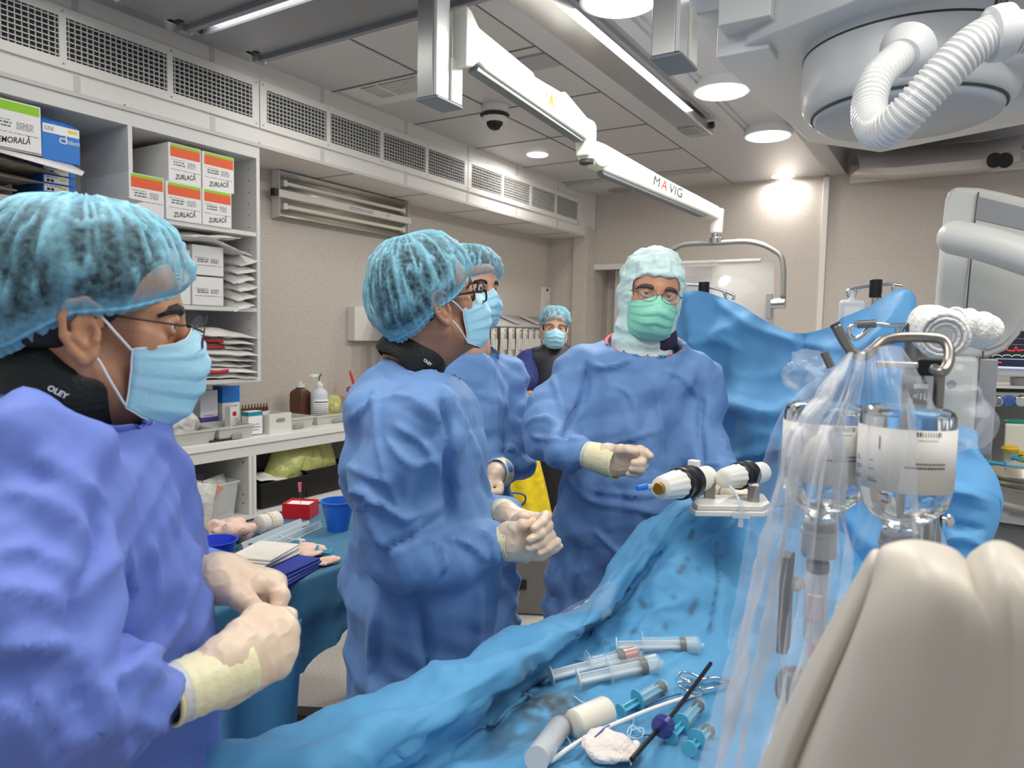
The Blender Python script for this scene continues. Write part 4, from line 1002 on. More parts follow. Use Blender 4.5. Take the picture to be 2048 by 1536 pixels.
def person(label, HM, joints, skin, cat='person', h=.003, beard=.5, hair=None, ears=(1, -1), brows=None, eyes=True, group=None):
    """one continuous body mesh: head, neck, torso and limbs"""
    j = joints; tag_ = None
    nb = arr(j['neck']); nl = np.linalg.inv(HM)@np.append(nb, 1); nl = nl[:3]
    hv, hf = soft(head_prims(ears, nl), .018, h, pad=.012)
    hv = relax(hv, hf, 1, .4)
    tint = beard*np.clip((-.045-hv[:, 2])/.03, 0, 1)*np.clip((hv[:, 0]+.01)/.03, 0, 1)*np.clip((.16+hv[:, 2])/.04, 0, 1)
    if beard > .45: tint = np.maximum(tint, .9*np.clip((.030-np.abs(hv[:, 0]-.022))/.012, 0, 1)*np.clip((hv[:, 2]+.052)/.02, 0, 1)*np.clip((.03-hv[:, 2])/.01, 0, 1)*np.clip((np.abs(hv[:, 1])-.05)/.01, 0, 1)*np.clip((.0735-np.abs(hv[:, 1]))/.002, 0, 1))
    hv = xf(HM, hv)
    hp = arr(j['hip']); dn = V(0, 0, -.05); P = [('c', nb+V(0, 0, .01), nb-V(0, 0, .10), .045, .05), ('c', arr(j['sr'])+dn, arr(j['sl'])+dn, .045, .045), ('c', nb*V(.5, .5, 1)+hp*V(.5, .5, 0)-V(0, 0, .17), hp, .085, .09), ('c', hp-V(0, 0, .02), hp-V(0, 0, .08), .09, .09)]
    for s in 'rl':
        P += [('c', arr(j['s'+s])+dn, j['e'+s], .028, .024), ('c', j['e'+s], j['w'+s], .024, .018)]
        ft = arr(j['f'+s]); kn = (hp+ft)/2+V(0, 0, -.02); P += [('c', hp+(ft-hp)*V(.5, .5, .05), kn, .075, .05), ('c', kn, ft+V(0, 0, .08), .05, .04), ('c', ft+V(0, 0, .05), ft+j['F']*.14+V(0, 0, .04), .045, .035)]
    bv, bf = soft(P, .04, .022)
    v = np.concatenate([hv, bv]); f = np.concatenate([hf, bf+len(hv)])
    o = mesh_obj('person', v, f, skin)
    attr(o, 'tint', np.concatenate([tint, np.zeros(len(bv))]))
    tag(o, label, cat, group)
    p = Person(); p.o = o; p.HM = HM; p.j = j
    HB = lambda b, name, m, **k: _local(b, name, m, o, HM, **k)
    p.HB = HB
    if eyes:
        for s in (1, -1):
            b = MB(); c = V(.0755, s*.032, -.001); b.sph(c, .0115, 18, 12)
            e = HB(b, 'eye', M_eye, sharp=0)
            g = V(.95, s*.02+j.get('gaze', 0), -.02); g /= np.linalg.norm(g)
            ib = MB().lathe([(.0058, .0096), (.005, .0108), (.0025, .0117), (.0004, .0119)], 18, c, basis(g)); i_ = _local(ib, 'iris', M_iris, e, HM, sharp=0)
    if brows is not None:
        for s in (1, -1):
            b = MB(); b.tube([V(.094, s*.012, .014), V(.0945, s*.022, .0185), V(.089, s*.036, .0205), V(.078, s*.050, .017), V(.066, s*.060, .009)], [.0024, .0042, .0042, .0036, .0014], 8, sq=1.5)
            HB(b, 'eyebrow', brows, sharp=0)
    if hair is not None:
        hvv, hff = soft([('e', V(-.014, 0, .039), V(.103, .0805, .091)), ('e', V(-.05, 0, -.01), V(.058, .072, .06))], .02, .006, clip=lambda G: np.maximum(G[..., 0]*.75+(-G[..., 2]+.045)*.65-.045, -(G[..., 2]+.034)))
        me = mesh_obj('hair', xf(HM, relax(hvv, hff, 2)), hff, hair, o)
    return p
def _local(b, name, m, parent, HM, **k):
    b.v = [tuple(q) for q in xf(HM, np.array(b.v))]
    return b.build(name, m, parent, **k)
def bouffant(p, m, top=.142, front=.104, back=-.128, side=.098, rim=None, seed=0, name='surgical_cap', puff=.10, lop=0):
    rim = rim or ((.0, .046), (.7, .030), (1.25, .012), (1.75, .006), (2.3, -.022), (2.8, -.038), (PI, -.042))
    na, nt = 150, 34; P = []; fold = []
    for k in range(nt+1):
        t = k/nt; row = []
        for i in range(na):
            a = 2*PI*i/na; aa = abs(a if a <= PI else a-2*PI)
            z0 = np.interp(aa, [q[0] for q in rim], [q[1] for q in rim])
            rx = front if math.cos(a) > 0 else -back
            x, y = rx*math.cos(a), side*math.sin(a)
            rr = .80+.20*min(t*9, 1)          # gathered in at the elastic
            s = math.cos(t*PI/2)**.62; zz = z0+(top-z0)*math.sin(t*PI/2)**.95
            g = 1+puff*math.sin(PI*min(t*1.2, 1))
            pl = .0022*math.sin(a*46+2*math.sin(3*a))*math.exp(-t*9)
            q = V(-.012*t+lop*t*0+x*s*rr*g, y*s*rr*g, zz)
            w1 = float(1-abs(vn(V(math.cos(a)*3.2+seed, math.sin(a)*3.2, t*1.1), 3.6, seed)))**5*.008*min(t*5, 1)*(1-t*.4)
            w2 = float(vn(q, 30, seed+2))*.003*min(t*5, 1)
            u = q-V(-.015, 0, .03); u /= np.linalg.norm(u); q = q+u*(w1+w2+pl)
            if t < .06: q[2] -= .004
            row.append(q); fold.append(max(0, w1*150-.15)+(.45 if t < .07 else 0)+.2*max(0, pl*300))
        P.append(row)
    b = MB().grid(np.array(P), cv=True)
    o = p.HB(b, name, m, sharp=0)
    attr(o, 'fold', fold)
    r = [P[1][i]+V(0, 0, -.0005) for i in range(na)]
    bb = MB().tube(r, .0028, 6, closed=True); _local(bb, 'elastic_band', mat('cap_band', (116, 184, 214), .6), o, p.HM, sharp=0)
    return o
def mask(p, m, loops='ear', tilt=0, seed=1, drop=0, name='face_mask', wide=1.0):
    nu, nv = 41, 33; P = []
    for j in range(nv):
        v = j/(nv-1); row = []
        for i in range(nu):
            u = 2*i/(nu-1)-1; au = abs(u)
            zt = np.interp(au, (0, .18, .5, 1), (.0-drop*.5, -.010, -.022, -.030)); zb = np.interp(au, (0, .4, .8, 1), (-.128, -.125, -.110, -.098))
            z = zt+(zb-zt)*v
            xf_ = np.interp(v, (0, .16, .34, .6, .85, 1), (.110, .126, .133, .127, .110, .086)); xs = np.interp(v, (0, 1), (.040, .034))
            x = xs+(xf_-xs)*(1-au**(2.0 if v > .12 else 1.5))
            y = (.067-.006*v)*wide*(math.sin(u*PI/2)*.62+u*.38)
            pleat = .0035*(((v*4.2+.25) % 1)-.5)*(1-au**4)*(1 if .15 < v < .9 else 0)
            nz = float(vn(V(x, y, z), 26, seed))*.0025+float(1-abs(vn(V(x*.5, y, z*1.6), 22, seed+4)))**6*.003
            dirn = V(.9, u*.6, -.05); dirn /= np.linalg.norm(dirn)
            row.append(V(x, y, z)+dirn*(pleat+nz*(1-.5*au)))
        P.append(row)
    P = np.array(P); b = MB().grid(P)
    o = p.HB(b, name, m, sharp=0, solid=.0016)
    e = MB()
    for edge in (P[0], P[:, 0], P[:, -1], P[-1]): e.tube(edge+V(.0006, 0, 0), .0011, 6)
    e.tube(P[2]+V(.0012, 0, 0), .0004, 5).tube(P[3]+V(.0012, 0, 0), .0004, 5)
    _local(e, 'edge_binding', M_loop if m is M_mask else M_maskg, o, p.HM, sharp=0)
    for s, c in ((1, -1), (-1, 0)):
        lb = MB()
        if loops == 'ear':
            ear = V(.006, s*.0775, .006); lo_ = V(.004, s*.0775, -.040)
            lb.tube(smooth_path([P[1, c], (P[1, c]+ear)/2+V(0, s*.008, 0), ear, ear+V(-.02, 0, .012)], 4), .0016, 6)
            lb.tube(smooth_path([P[-2, c], (P[-2, c]+lo_)/2+V(0, s*.008, 0), lo_, lo_+V(-.016, -s*.002, .004)], 4), .0016, 6)
        else:
            lb.tube(smooth_path([P[1, c], V(.02, s*.082, -.004), V(-.02, s*.092, .03)], 4), .003, 6, sq=.4)
            lb.tube(smooth_path([P[1, c]+V(0, 0, -.003), V(.02, s*.083, -.012), V(-.02, s*.092, .022)], 4), .003, 6, sq=.4)
        _local(lb, 'ear_loop', M_loop, o, p.HM, sharp=0)
    return o
def glasses(p, frame=None, thick=.0009, full=True, m=None, w=.026, hh=.017, down=0, fwd=0):
    m = m or M_wire; b = MB(); root = None; lens = []
    for s in (1, -1):
        ring = []
        for k in range(28):
            a = 2*PI*k/28; c_, s_ = math.cos(a), math.sin(a)
            y = s*(.033+w*.98*math.copysign(abs(c_)**.8, c_)); z = -.006-down+hh*math.copysign(abs(s_)**.8, s_)
            ring.append(V(.117+fwd-.35*max(0, abs(y)-.02)**1.0*.6-.10*(.01-z), y, z))
        if full: b.tube(ring, thick, 8, closed=True)
        else: b.tube(ring[15:28]+ring[0:1] if s > 0 else ring[13:28], thick*.8, 6)
        lens.append(ring)
        hinge = V(.096, s*.063, .001-down)
        b.tube([lens[-1][0 if s > 0 else 0], hinge+V(.002, 0, 0), V(.09, s*.071, .0-down), V(.0, s*.0785, .008), V(-.016, s*.079, .0)], thick*1.1, 8)
        b.cyl(hinge+V(.003, 0, .002), hinge+V(.003, 0, -.003), thick*2.6, n=10)
    b.tube([V(.112, .008, -.002-down), V(.116, 0, .001-down), V(.112, -.008, -.002-down)], thick*1.2, 8)
    g = p.HB(b, 'eyeglasses', m, sharp=0)
    for ring in lens:
        lb = MB().add(ring, [tuple(range(28))]); _local(lb, 'lens', M_lens, g, p.HM, sharp=0)
    return g
def collar(p, c, F, r=(.070, .066), ht=.055, lean=.6, name='thyroid_collar', txt=None, ta=-1.35, m=None):
    """stiff lead collar round the neck: ring about c, tilted down towards the front F"""
    m = m or M_collar; n = unit(Z+arr(F)*lean); x = unit(arr(F)-n*(arr(F)@n)); B = np.stack([x, np.cross(n, x), n], 1); P = []; nn = 56
    for z, dr in ((-ht/2, .008), (-ht/2+.01, .012), (ht/2-.012, .006), (ht/2, .002), (ht/2+.001, -.005), (-ht/2, -.004)):
        P.append([c+B@V((r[0]+dr)*math.cos(a), (r[1]+dr)*math.sin(a), z+.003*math.sin(5*a)) for a in np.linspace(0, 2*PI, nn, endpoint=False)])
    o = MB().grid(np.array(P), cv=True).build(name, m, p.o, sharp=0)
    if txt:
        a = ta; q = c+B@V((r[0]+.0115)*math.cos(a), (r[1]+.0115)*math.sin(a), 0); nr = unit(B@V(math.cos(a), math.sin(a), .1)); tx = unit(B@V(-math.sin(a), math.cos(a), 0)); tx = unit(tx-nr*(tx@nr))
        text('lettering', txt, .0085, M_paper, mat4(np.stack([tx, np.cross(nr, tx), nr], 1), q), o, bold=.0003)
    return o
def crumple(v, seed, lam=(.055, .19), n=12, gain=.10):
    """crossing sharp creases: triangle waves in random directions, each alive only in patches"""
    rnd = np.random.RandomState(seed); d = vn(v, 4.5, seed)*.006; w = vn(v, 2.6, seed+50)*.9+vn(v, 8, seed+51)*.12
    for k in range(n):
        u = rnd.normal(size=3)*V(1, 1, .75); u /= np.linalg.norm(u); L = lam[0]+(lam[1]-lam[0])*rnd.rand()**1.4
        t = v@u/L+w*(.5+.5*rnd.rand())+rnd.rand(); t = np.abs((t % 1)*2-1)
        m = np.clip(vn(v, 3.4, seed+60+k)*2.2+.25, 0, 1)
        d = d+(t-.5)*m*L*gain
    return d
def gown(p, prims, m, folds=(), h=.010, k=.05, seed=0, amp=1.0, hem=.02, neck=None, binding=None, name='surgical_gown', fine=True):
    clip = None
    if neck is not None:
        c, n = arr(neck[0]), arr(neck[1]); n = n/np.linalg.norm(n); rad = neck[2]
        clip = lambda G: np.minimum((G-c)@n, rad-np.linalg.norm(G-c-((G-c)@n)[..., None]*n, axis=-1)) if 0 else (G-c)@n-np.clip((np.linalg.norm(G-c-((G-c)@n)[..., None]*n, axis=-1)-rad)*4, 0, 9)
    v, f = soft(prims, k, h, pad=.03, clip=clip); v = relax(v, f, 1)
    n = normals(v, f)
    v = v+n*(crumple(v, seed)*amp-.004)[:, None]
    v = folds_on(v, f, folds)
    v[:, 2] = np.maximum(v[:, 2], .012)
    o = mesh_obj(name, v, f, m, p.o)
    return o
def hand(p, fingers, wrist, spread, m=None, cuff=None, h=.0024, name='glove', rad=1.0, k=.006, thumb_first=True, parent=None, cin=.10, cr=None):
    """fingers: list of 4-point chains (first is the thumb); wrist: (point, side vector)"""
    W, sv = arr(wrist[0]), arr(wrist[1]); P = []
    for i, ch in enumerate(fingers):
        ch = [arr(c) for c in ch]; s = .95 if i in (0,) else (1, 1.04, 1, .86)[i-1] if i < 5 else 1
        base = W+sv*((i-2.4)*.012) if i else W+sv*-.02
        P.append(('c', base, ch[0], .0195*rad, .0140*rad*s, {'k': .018}))
        for a in range(len(ch)-1):
            ra = (.0118, .0104, .0092, .0080)[a]*rad*s; rb = (.0104, .0092, .0080, .0074)[a]*rad*s
            P.append(('c', ch[a], ch[a+1], ra*(1.12 if i == 0 else 1), rb*(1.1 if i == 0 else 1), {'k': k if a else .009}))
        for a in (1,): P.append(('e', ch[a], V(.0112, .0112, .0112)*rad*s, {'k': .004}))
    if cuff is not None: P.append(('c', W, W+(arr(cuff[0])-W)*.5, .026*rad, .029*rad, {'k': .02}))
    v, f = soft(P, .008, h, pad=.012); v = relax(v, f, 1, .4); n = normals(v, f)
    v = v+n*((1-np.abs(vn(v, 60, 5)))**6*.0012)[:, None]
    o = mesh_obj(name, v, f, m or M_glove, p.o if p else parent)
    if cuff is not None:
        pts = smooth_path([W+(W-arr(cuff[0]))*cin, W+(arr(cuff[0])-W)*.5, arr(cuff[0])], 8); r = np.linspace(cr or cuff[1], cuff[2], len(pts)); r = r*(1+.02*np.array([math.sin(i*2.3) for i in range(len(r))]))
        b = MB(); nn = 28; T = pts[-1]-pts[0]; B = basis(T); rows = []
        for c, q in zip(pts, r): rows.append([c+B@V(q*math.cos(2*PI*i/nn)*(1+.03*math.sin(3*i)), q*math.sin(2*PI*i/nn), 0) for i in range(nn)])
        b.grid(np.array(rows), cv=True)
        b.m = [1 if (i//nn) >= len(rows)*.68 else 0 for i in range(len(b.f))]
        c_ = b.build('glove_cuff', [M_cuff, mat('cuff_under', (206, 206, 204), .45, bump=(60, .25))], o, sharp=0, solid=.0015)
        MB().tube(rows[-1], .0026, 8, closed=True).build('rolled_rim', mat('cuff_rim', (230, 220, 168), .4), o, sharp=0)
    return o
def unit(v): v = arr(v); return v/np.linalg.norm(v)
Z = V(0, 0, 1)
# ---- nearest person, left: profile, threading something between gloved fingers
f1, r1 = frame(200)
ha = .03; F1 = r1*math.cos(ha)-f1*math.sin(-ha)*1
F1 = unit(r1*math.cos(.02)+f1*math.sin(.02))
B1 = unit(r1*math.cos(.12)-f1*math.sin(.12)); L1v = np.cross(Z, B1)
ho = Q(183, 640, .985)
HM1 = hframe(ho, F1, pitch=-.05, s=1.0)
nk = Q(118, 785, .99)
J = dict(F=B1, neck=nk, sr=nk-L1v*.17-Z*.06, sl=nk+L1v*.17-Z*.06, er=Q(60, 1415, .73), el=Q(300, 1180, 1.22), wr=Q(400, 1362, .82), wl=Q(425, 1152, 1.06), hip=nk*V(1, 1, 0)+V(0, 0, .93)-B1*.0, fr=nk*V(1, 1, 0)-L1v*.12-B1*.08, fl=nk*V(1, 1, 0)+L1v*.12-B1*.08)
p1 = person('person in a blue gown with violet light painted in and blue bouffant cap, nearest the camera, holding gloved fingers together', HM1, J, skin_mat('skin_tan', (196, 142, 108), (58, 46, 42)), h=.0026, beard=.75, hair=M_hair, ears=(-1, 1), brows=M_hair)
bouffant(p1, M_cap, top=.140, front=.105, back=-.125, side=.099, seed=2, rim=((.0, .040), (.7, .028), (1.25, .012), (1.75, .004), (2.3, -.034), (2.8, -.052), (PI, -.055)))
mask(p1, M_mask, seed=3)
glasses(p1, full=False, thick=.0011, hh=.021, fwd=.008)
collar(p1, Q(132, 768, .985), B1, r=(.064, .068), ht=.062, lean=.62, txt='OLEY', ta=-1.5)
sh = Q(88, 935, .83); cl = Q(90, 985, 1.0)
T1 = np.stack([B1, L1v, Z], 1)
G1 = [('e', Q(150, 1060, 1.0), V(.135, .18, .20), T1), ('c', nk-Z*.14-B1*.03, Q(120, 1320, 1.0), .115, .15), ('e', Q(195, 1260, 1.0), V(.135, .16, .20), T1),
      ('c', nk-L1v*.13-Z*.130-B1*.02, nk+L1v*.13-Z*.130-B1*.02, .072, .072), ('c', nk-Z*.075, nk-Z*.13, .085, .11),
      ('c', Q(165, 1400, 1.0), Q(175, 1900, 1.02), .160, .195), ('c', Q(175, 1900, 1.02), Q(175, 2600, 1.02), .195, .22),
      ('c', Q(70, 950, .85), Q(72, 1200, .76), .080, .076, {'k': .02}), ('c', Q(72, 1200, .76), Q(58, 1390, .72), .074, .075, {'k': .012}), ('c', Q(58, 1420, .715), Q(225, 1420, .76), .072, .062, {'k': .012}), ('c', Q(225, 1420, .76), Q(352, 1391, .802), .052, .033, {'k': .02}),
      ('c', nk+L1v*.19-Z*.14, Q(320, 1190, 1.24), .075, .07, {'k': .04}), ('c', Q(320, 1190, 1.24), Q(412, 1150, 1.10), .065, .042, {'k': .03})]
fo = [(((330, 880), (318, 960), (250, 1080), (200, 1160)), .022, .010), (((60, 900), (150, 960), (215, 1010)), .02, .008), (((0, 985), (110, 1010), (190, 1090)), .02, .009), (((195, 1010), (205, 1090), (160, 1180), (150, 1275)), .02, -.016),
      (((0, 1180), (90, 1190), (145, 1230)), .016, .008), (((0, 1300), (70, 1290), (130, 1300), (150, 1340)), .018, .016), (((150, 1280), (152, 1370), (150, 1420)), .016, -.014), (((60, 1360), (110, 1440), (140, 1500)), .014, .012), (((195, 1360), (205, 1430), (170, 1500)), .014, .013),
      (((205, 1360), (260, 1350), (330, 1350)), .014, .010), (((240, 1430), (300, 1452), (345, 1450)), .012, .010), (((200, 1380), (240, 1490), (235, 1536)), .014, .010), (((300, 1080), (312, 1180), (318, 1185)), .012, .012), (((250, 1100), (262, 1160), (275, 1180)), .012, .010),
      (((330, 1000), (350, 1060), (372, 1120)), .010, .008), (((395, 1090), (380, 1180), (330, 1290), (270, 1340)), .014, .010), (((360, 1230), (300, 1300), (240, 1345)), .014, .012), (((420, 1180), (400, 1260), (380, 1300)), .012, .008), (((280, 850), (350, 900), (390, 960)), .02, .006), (((0, 1110), (60, 1100), (140, 1140)), .014, .007), (((0, 1400), (60, 1460), (90, 1536)), .015, .010)]
gown(p1, G1, M_gown1, [(l_, w_*1.15, h_*1.0) for l_, w_, h_ in fo], h=.0068, seed=3, amp=.9, neck=(Q(132, 812, .985), Z+B1*.45, .085))
# seam binding along the neck edge
D_ = -.115
rh = [[Q(480, 1266, .965+D_), Q(500, 1242, .985+D_), Q(512, 1228, .99+D_), Q(523, 1219, .995+D_)],
      [Q(556, 1240, .985+D_), Q(574, 1234, 1.015+D_), Q(554, 1238, 1.025+D_), Q(532, 1240, 1.015+D_)],
      [Q(570, 1262, .972+D_), Q(580, 1264, 1.01+D_), Q(562, 1272, 1.03+D_), Q(540, 1276, 1.02+D_)],
      [Q(568, 1300, .962+D_), Q(574, 1304, 1.0+D_), Q(555, 1308, 1.018+D_), Q(535, 1308, 1.01+D_)],
      [Q(556, 1334, .955+D_), Q(560, 1338, .988+D_), Q(544, 1338, 1.005+D_), Q(526, 1334, 1.0+D_)]]
hand(p1, rh, (Q(452, 1342, .945+D_), V(0, 0, -1)), None, cuff=(Q(338, 1393, .80), .0295, .0305), rad=1.02, cin=.34, cr=.0345)
lh = [[Q(482, 1196, 0.925), Q(500, 1212, 0.920), Q(511, 1218, 0.920), Q(521, 1223, 0.923)],
      [Q(545, 1168, 0.960), Q(560, 1192, 0.945), Q(556, 1214, 0.937), Q(544, 1230, 0.933)],
      [Q(548, 1166, 0.985), Q(556, 1196, 0.980), Q(540, 1210, 0.965), Q(526, 1200, 0.955)],
      [Q(540, 1164, 1.007), Q(546, 1196, 1.005), Q(530, 1206, 0.987), Q(518, 1196, 0.975)],
      [Q(530, 1164, 1.025), Q(534, 1192, 1.025), Q(520, 1200, 1.005), Q(510, 1192, 0.995)]]
hand(p1, lh, (Q(448, 1156, 0.970), -f1*-1), None, cuff=(Q(405, 1164, 1.00), .031, .0335), rad=1.04)
# ---- middle person: profile turned away, hands clasped
f2, r2 = frame(850)
F2 = unit(r2*math.cos(.42)+f2*math.sin(.42)); B2 = unit(r2*math.cos(.22)+f2*math.sin(.22)); L2 = np.cross(Z, B2)
HM2 = hframe(Q(856, 603, 1.5), F2, pitch=.30, s=1.0)
nk = Q(815, 735, 1.53)
J = dict(F=B2, neck=nk, sr=nk-L2*.17-Z*.05, sl=nk+L2*.17-Z*.05, er=Q(795, 1110, 1.39), el=Q(880, 1090, 1.75), wr=Q(1000, 1086, 1.42), wl=Q(1005, 1040, 1.50), hip=Q(842, 1200, 1.53)*V(1, 1, 0)+V(0, 0, .95), fr=Q(842, 1200, 1.53)*V(1, 1, 0)-L2*.10, fl=Q(842, 1200, 1.53)*V(1, 1, 0)+L2*.10)
p2 = person('person in a blue gown with clasped gloved hands and black glasses, standing in the middle', HM2, J, skin_mat('skin_warm', (190, 138, 108), (70, 58, 52)), h=.003, beard=.7, hair=M_hair, ears=(-1, 1), brows=M_hair)
bouffant(p2, M_cap, top=.140, front=.104, back=-.118, side=.098, seed=6, rim=((.0, .040), (.7, .022), (1.25, .002), (1.75, -.012), (2.3, -.045), (2.8, -.058), (PI, -.06)))
mask(p2, M_mask, seed=7)
glasses(p2, thick=.0022, m=mat('black_acetate', (22, 22, 24), .25), down=.004, hh=.020)
collar(p2, Q(826, 712, 1.52), B2, r=(.066, .068), ht=.062, lean=.70, txt='OLEY', ta=-1.35)
G2 = [('e', Q(835, 900, 1.52), V(.145, .19, .20), np.stack([B2, L2, Z], 1)), ('c', nk-Z*.09, Q(838, 1150, 1.53), .115, .155), ('e', Q(872, 1080, 1.53), V(.14, .165, .20), np.stack([B2, L2, Z], 1)),
      ('c', nk-L2*.14-Z*.105-B2*.03, nk+L2*.14-Z*.105-B2*.03, .07, .07), ('c', nk-Z*.05, nk-Z*.11, .08, .10), ('c', Q(842, 1200, 1.53), Q(846, 1480, 1.54), .165, .175), ('c', Q(846, 1480, 1.54), Q(846, 2000, 1.55), .175, .195),
      ('c', nk-L2*.175-Z*.10, Q(782, 960, 1.37), .086, .083, {'k': .025}), ('c', Q(782, 960, 1.37), Q(800, 1105, 1.37), .08, .082, {'k': .015}), ('c', Q(800, 1112, 1.37), Q(905, 1110, 1.39), .078, .066, {'k': .015}), ('c', Q(905, 1110, 1.39), Q(992, 1082, 1.42), .062, .043, {'k': .02}),
      ('c', nk+L2*.18-Z*.10, Q(905, 1050, 1.74), .08, .075, {'k': .04}), ('c', Q(905, 1050, 1.74), Q(1010, 1030, 1.55), .065, .042, {'k': .03})]
fo = [(((760, 800), (830, 800), (880, 850), (893, 950)), .03, .010), (((755, 760), (752, 830), (760, 900), (790, 1000), (815, 1040)), .02, .007), (((680, 850), (740, 810), (756, 800)), .02, .008), (((890, 790), (892, 900), (898, 1000), (893, 1040)), .025, -.020), (((905, 800), (950, 900), (985, 1010)), .02, .008),
      (((700, 985), (735, 985), (800, 1035), (830, 1030), (890, 1010)), .018, .014), (((735, 990), (750, 1060), (775, 1100)), .018, .012), (((765, 1103), (830, 1070), (890, 1035)), .016, -.016), (((690, 930), (750, 955), (790, 960)), .016, .008), (((830, 1050), (875, 1100), (890, 1140)), .015, .011),
      (((890, 1075), (940, 1090), (975, 1120)), .014, .010), (((860, 1080), (890, 1110), (880, 1150)), .013, .010), (((960, 1060), (985, 1085), (990, 1130)), .012, .013), (((680, 1040), (720, 1010), (760, 1000)), .014, .007), (((790, 850), (850, 890), (885, 960)), .016, .008), (((770, 870), (820, 930), (880, 915)), .014, .007),
      (((760, 1180), (745, 1300), (750, 1420)), .03, .014), (((830, 1180), (850, 1300), (860, 1400)), .03, -.012), (((960, 1160), (955, 1280), (960, 1400)), .03, .012)]
gown(p2, G2, M_gown, [(l_, w_*.85, h_*1.35) for l_, w_, h_ in fo], h=.0075, amp=.8, seed=11, neck=(Q(826, 737, 1.52), Z+B2*.5, .082))
dd = 1.40
lh = [[Q(1026, 1046, 1.43), Q(1037, 1037, 1.41), Q(1046, 1034, 1.40), Q(1053, 1034, 1.395)],
      [Q(1068, 1040, 1.44), Q(1092, 1032, 1.42), Q(1086, 1042, 1.385), Q(1068, 1056, 1.365)],
      [Q(1080, 1050, 1.44), Q(1095, 1052, 1.415), Q(1082, 1066, 1.375), Q(1060, 1079, 1.36)],
      [Q(1088, 1062, 1.445), Q(1100, 1070, 1.42), Q(1082, 1086, 1.38), Q(1058, 1097, 1.365)],
      [Q(1092, 1076, 1.45), Q(1112, 1084, 1.425), Q(1096, 1096, 1.39), Q(1078, 1106, 1.375)]]
hand(p2, lh, (Q(1014, 1042, 1.475), V(0, 0, -1)), None, cuff=(Q(1004, 1030, 1.52), .032, .035), rad=.95)
rh = [[Q(1030, 1058, 1.39), Q(1045, 1050, 1.385), Q(1058, 1046, 1.395), Q(1066, 1044, 1.405)],
      [Q(1060, 1072, 1.41), Q(1080, 1078, 1.44), Q(1092, 1066, 1.46), Q(1090, 1050, 1.465)],
      [Q(1058, 1088, 1.41), Q(1080, 1094, 1.44), Q(1096, 1082, 1.46), Q(1098, 1066, 1.47)],
      [Q(1054, 1102, 1.41), Q(1078, 1108, 1.44), Q(1098, 1096, 1.46), Q(1102, 1082, 1.47)],
      [Q(1050, 1112, 1.415), Q(1085, 1112, 1.44), Q(1110, 1098, 1.45), Q(1120, 1092, 1.45)]]
hand(p2, rh, (Q(1020, 1084, 1.405), V(0, 0, -1)), None, cuff=(Q(988, 1082, 1.42), .033, .036), rad=.98)
# ---- person behind the middle one
f3, r3 = frame(955)
F3 = unit(r3*.62-f3*.62); B3 = unit(r3*.5-f3*.75); L3 = np.cross(Z, B3)
HM3 = hframe(Q(938, 577, 2.250), F3, pitch=-.02, s=.98)
nk = Q(940, 700, 2.270)
J = dict(F=B3, neck=nk, sr=nk-L3*.17-Z*.05, sl=nk+L3*.17-Z*.05, er=Q(860, 960, 2.170), el=Q(1030, 900, 2.320), wr=Q(930, 960, 2.070), wl=Q(1002, 942, 2.130), hip=nk*V(1, 1, 0)+V(0, 0, .95), fr=nk*V(1, 1, 0)-L3*.12, fl=nk*V(1, 1, 0)+L3*.12)
p3 = person('person in a blue gown mostly hidden behind the middle one, face turned to the camera', HM3, J, skin_mat('skin_fair', (214, 164, 138), (120, 90, 78)), h=.0045, beard=.4, hair=M_hair, brows=M_hair)
bouffant(p3, M_cap, top=.138, seed=9)
mask(p3, M_mask, seed=5)
G3 = [('e', Q(940, 850, 2.270), V(.13, .19, .20), np.stack([B3, L3, Z], 1)), ('c', nk-Z*.08, Q(935, 1050, 2.270), .12, .15), ('c', nk-L3*.14-Z*.075, nk+L3*.14-Z*.075, .065, .065), ('c', nk-Z*.02, nk-Z*.09, .075, .10), ('c', Q(935, 1050, 2.270), Q(938, 1280, 2.270), .16, .16), ('c', Q(938, 1280, 2.270), Q(938, 1690, 2.290), .16, .17),
      ('c', nk+L3*.155-Z*.10, Q(1020, 870, 2.290), .075, .068, {'k': .03}), ('c', Q(1020, 870, 2.290), Q(1028, 925, 2.240), .068, .066, {'k': .03}), ('c', Q(1028, 928, 2.240), Q(1003, 945, 2.145), .06, .043, {'k': .02}),
      ('c', nk-L3*.175-Z*.10, Q(862, 940, 2.170), .075, .07, {'k': .03}), ('c', Q(862, 940, 2.170), Q(930, 960, 2.070), .065, .05, {'k': .03})]
fo = [(((985, 720), (990, 800), (1000, 880)), .02, .009), (((920, 780), (960, 790), (1000, 800)), .015, .008), (((1000, 890), (1030, 900), (1048, 930)), .014, .012), (((930, 850), (970, 900), (990, 930)), .015, .007), (((1008, 760), (1012, 850), (1008, 905)), .015, -.015)]
gown(p3, G3, M_gown, [(l_, w_*.85, h_*1.35) for l_, w_, h_ in fo], h=.012, seed=21, neck=(nk-Z*.02, Z+B3*.3, .075))
hl = [[Q(996, 960, 2.100), Q(1000, 972, 2.070), Q(1001, 979, 2.060), Q(1001, 985, 2.050)]]+[[Q(984-4*i, 962+4*i, 2.09+.01*i), Q(976-4*i, 975+4*i, 2.07), Q(984, 984+2*i, 2.06), Q(992, 984, 2.055)] for i in range(4)]
hand(p3, hl, (Q(992, 945, 2.120), f3), None, cuff=(Q(1001, 944, 2.145), .040, .0445), rad=1, h=.004)
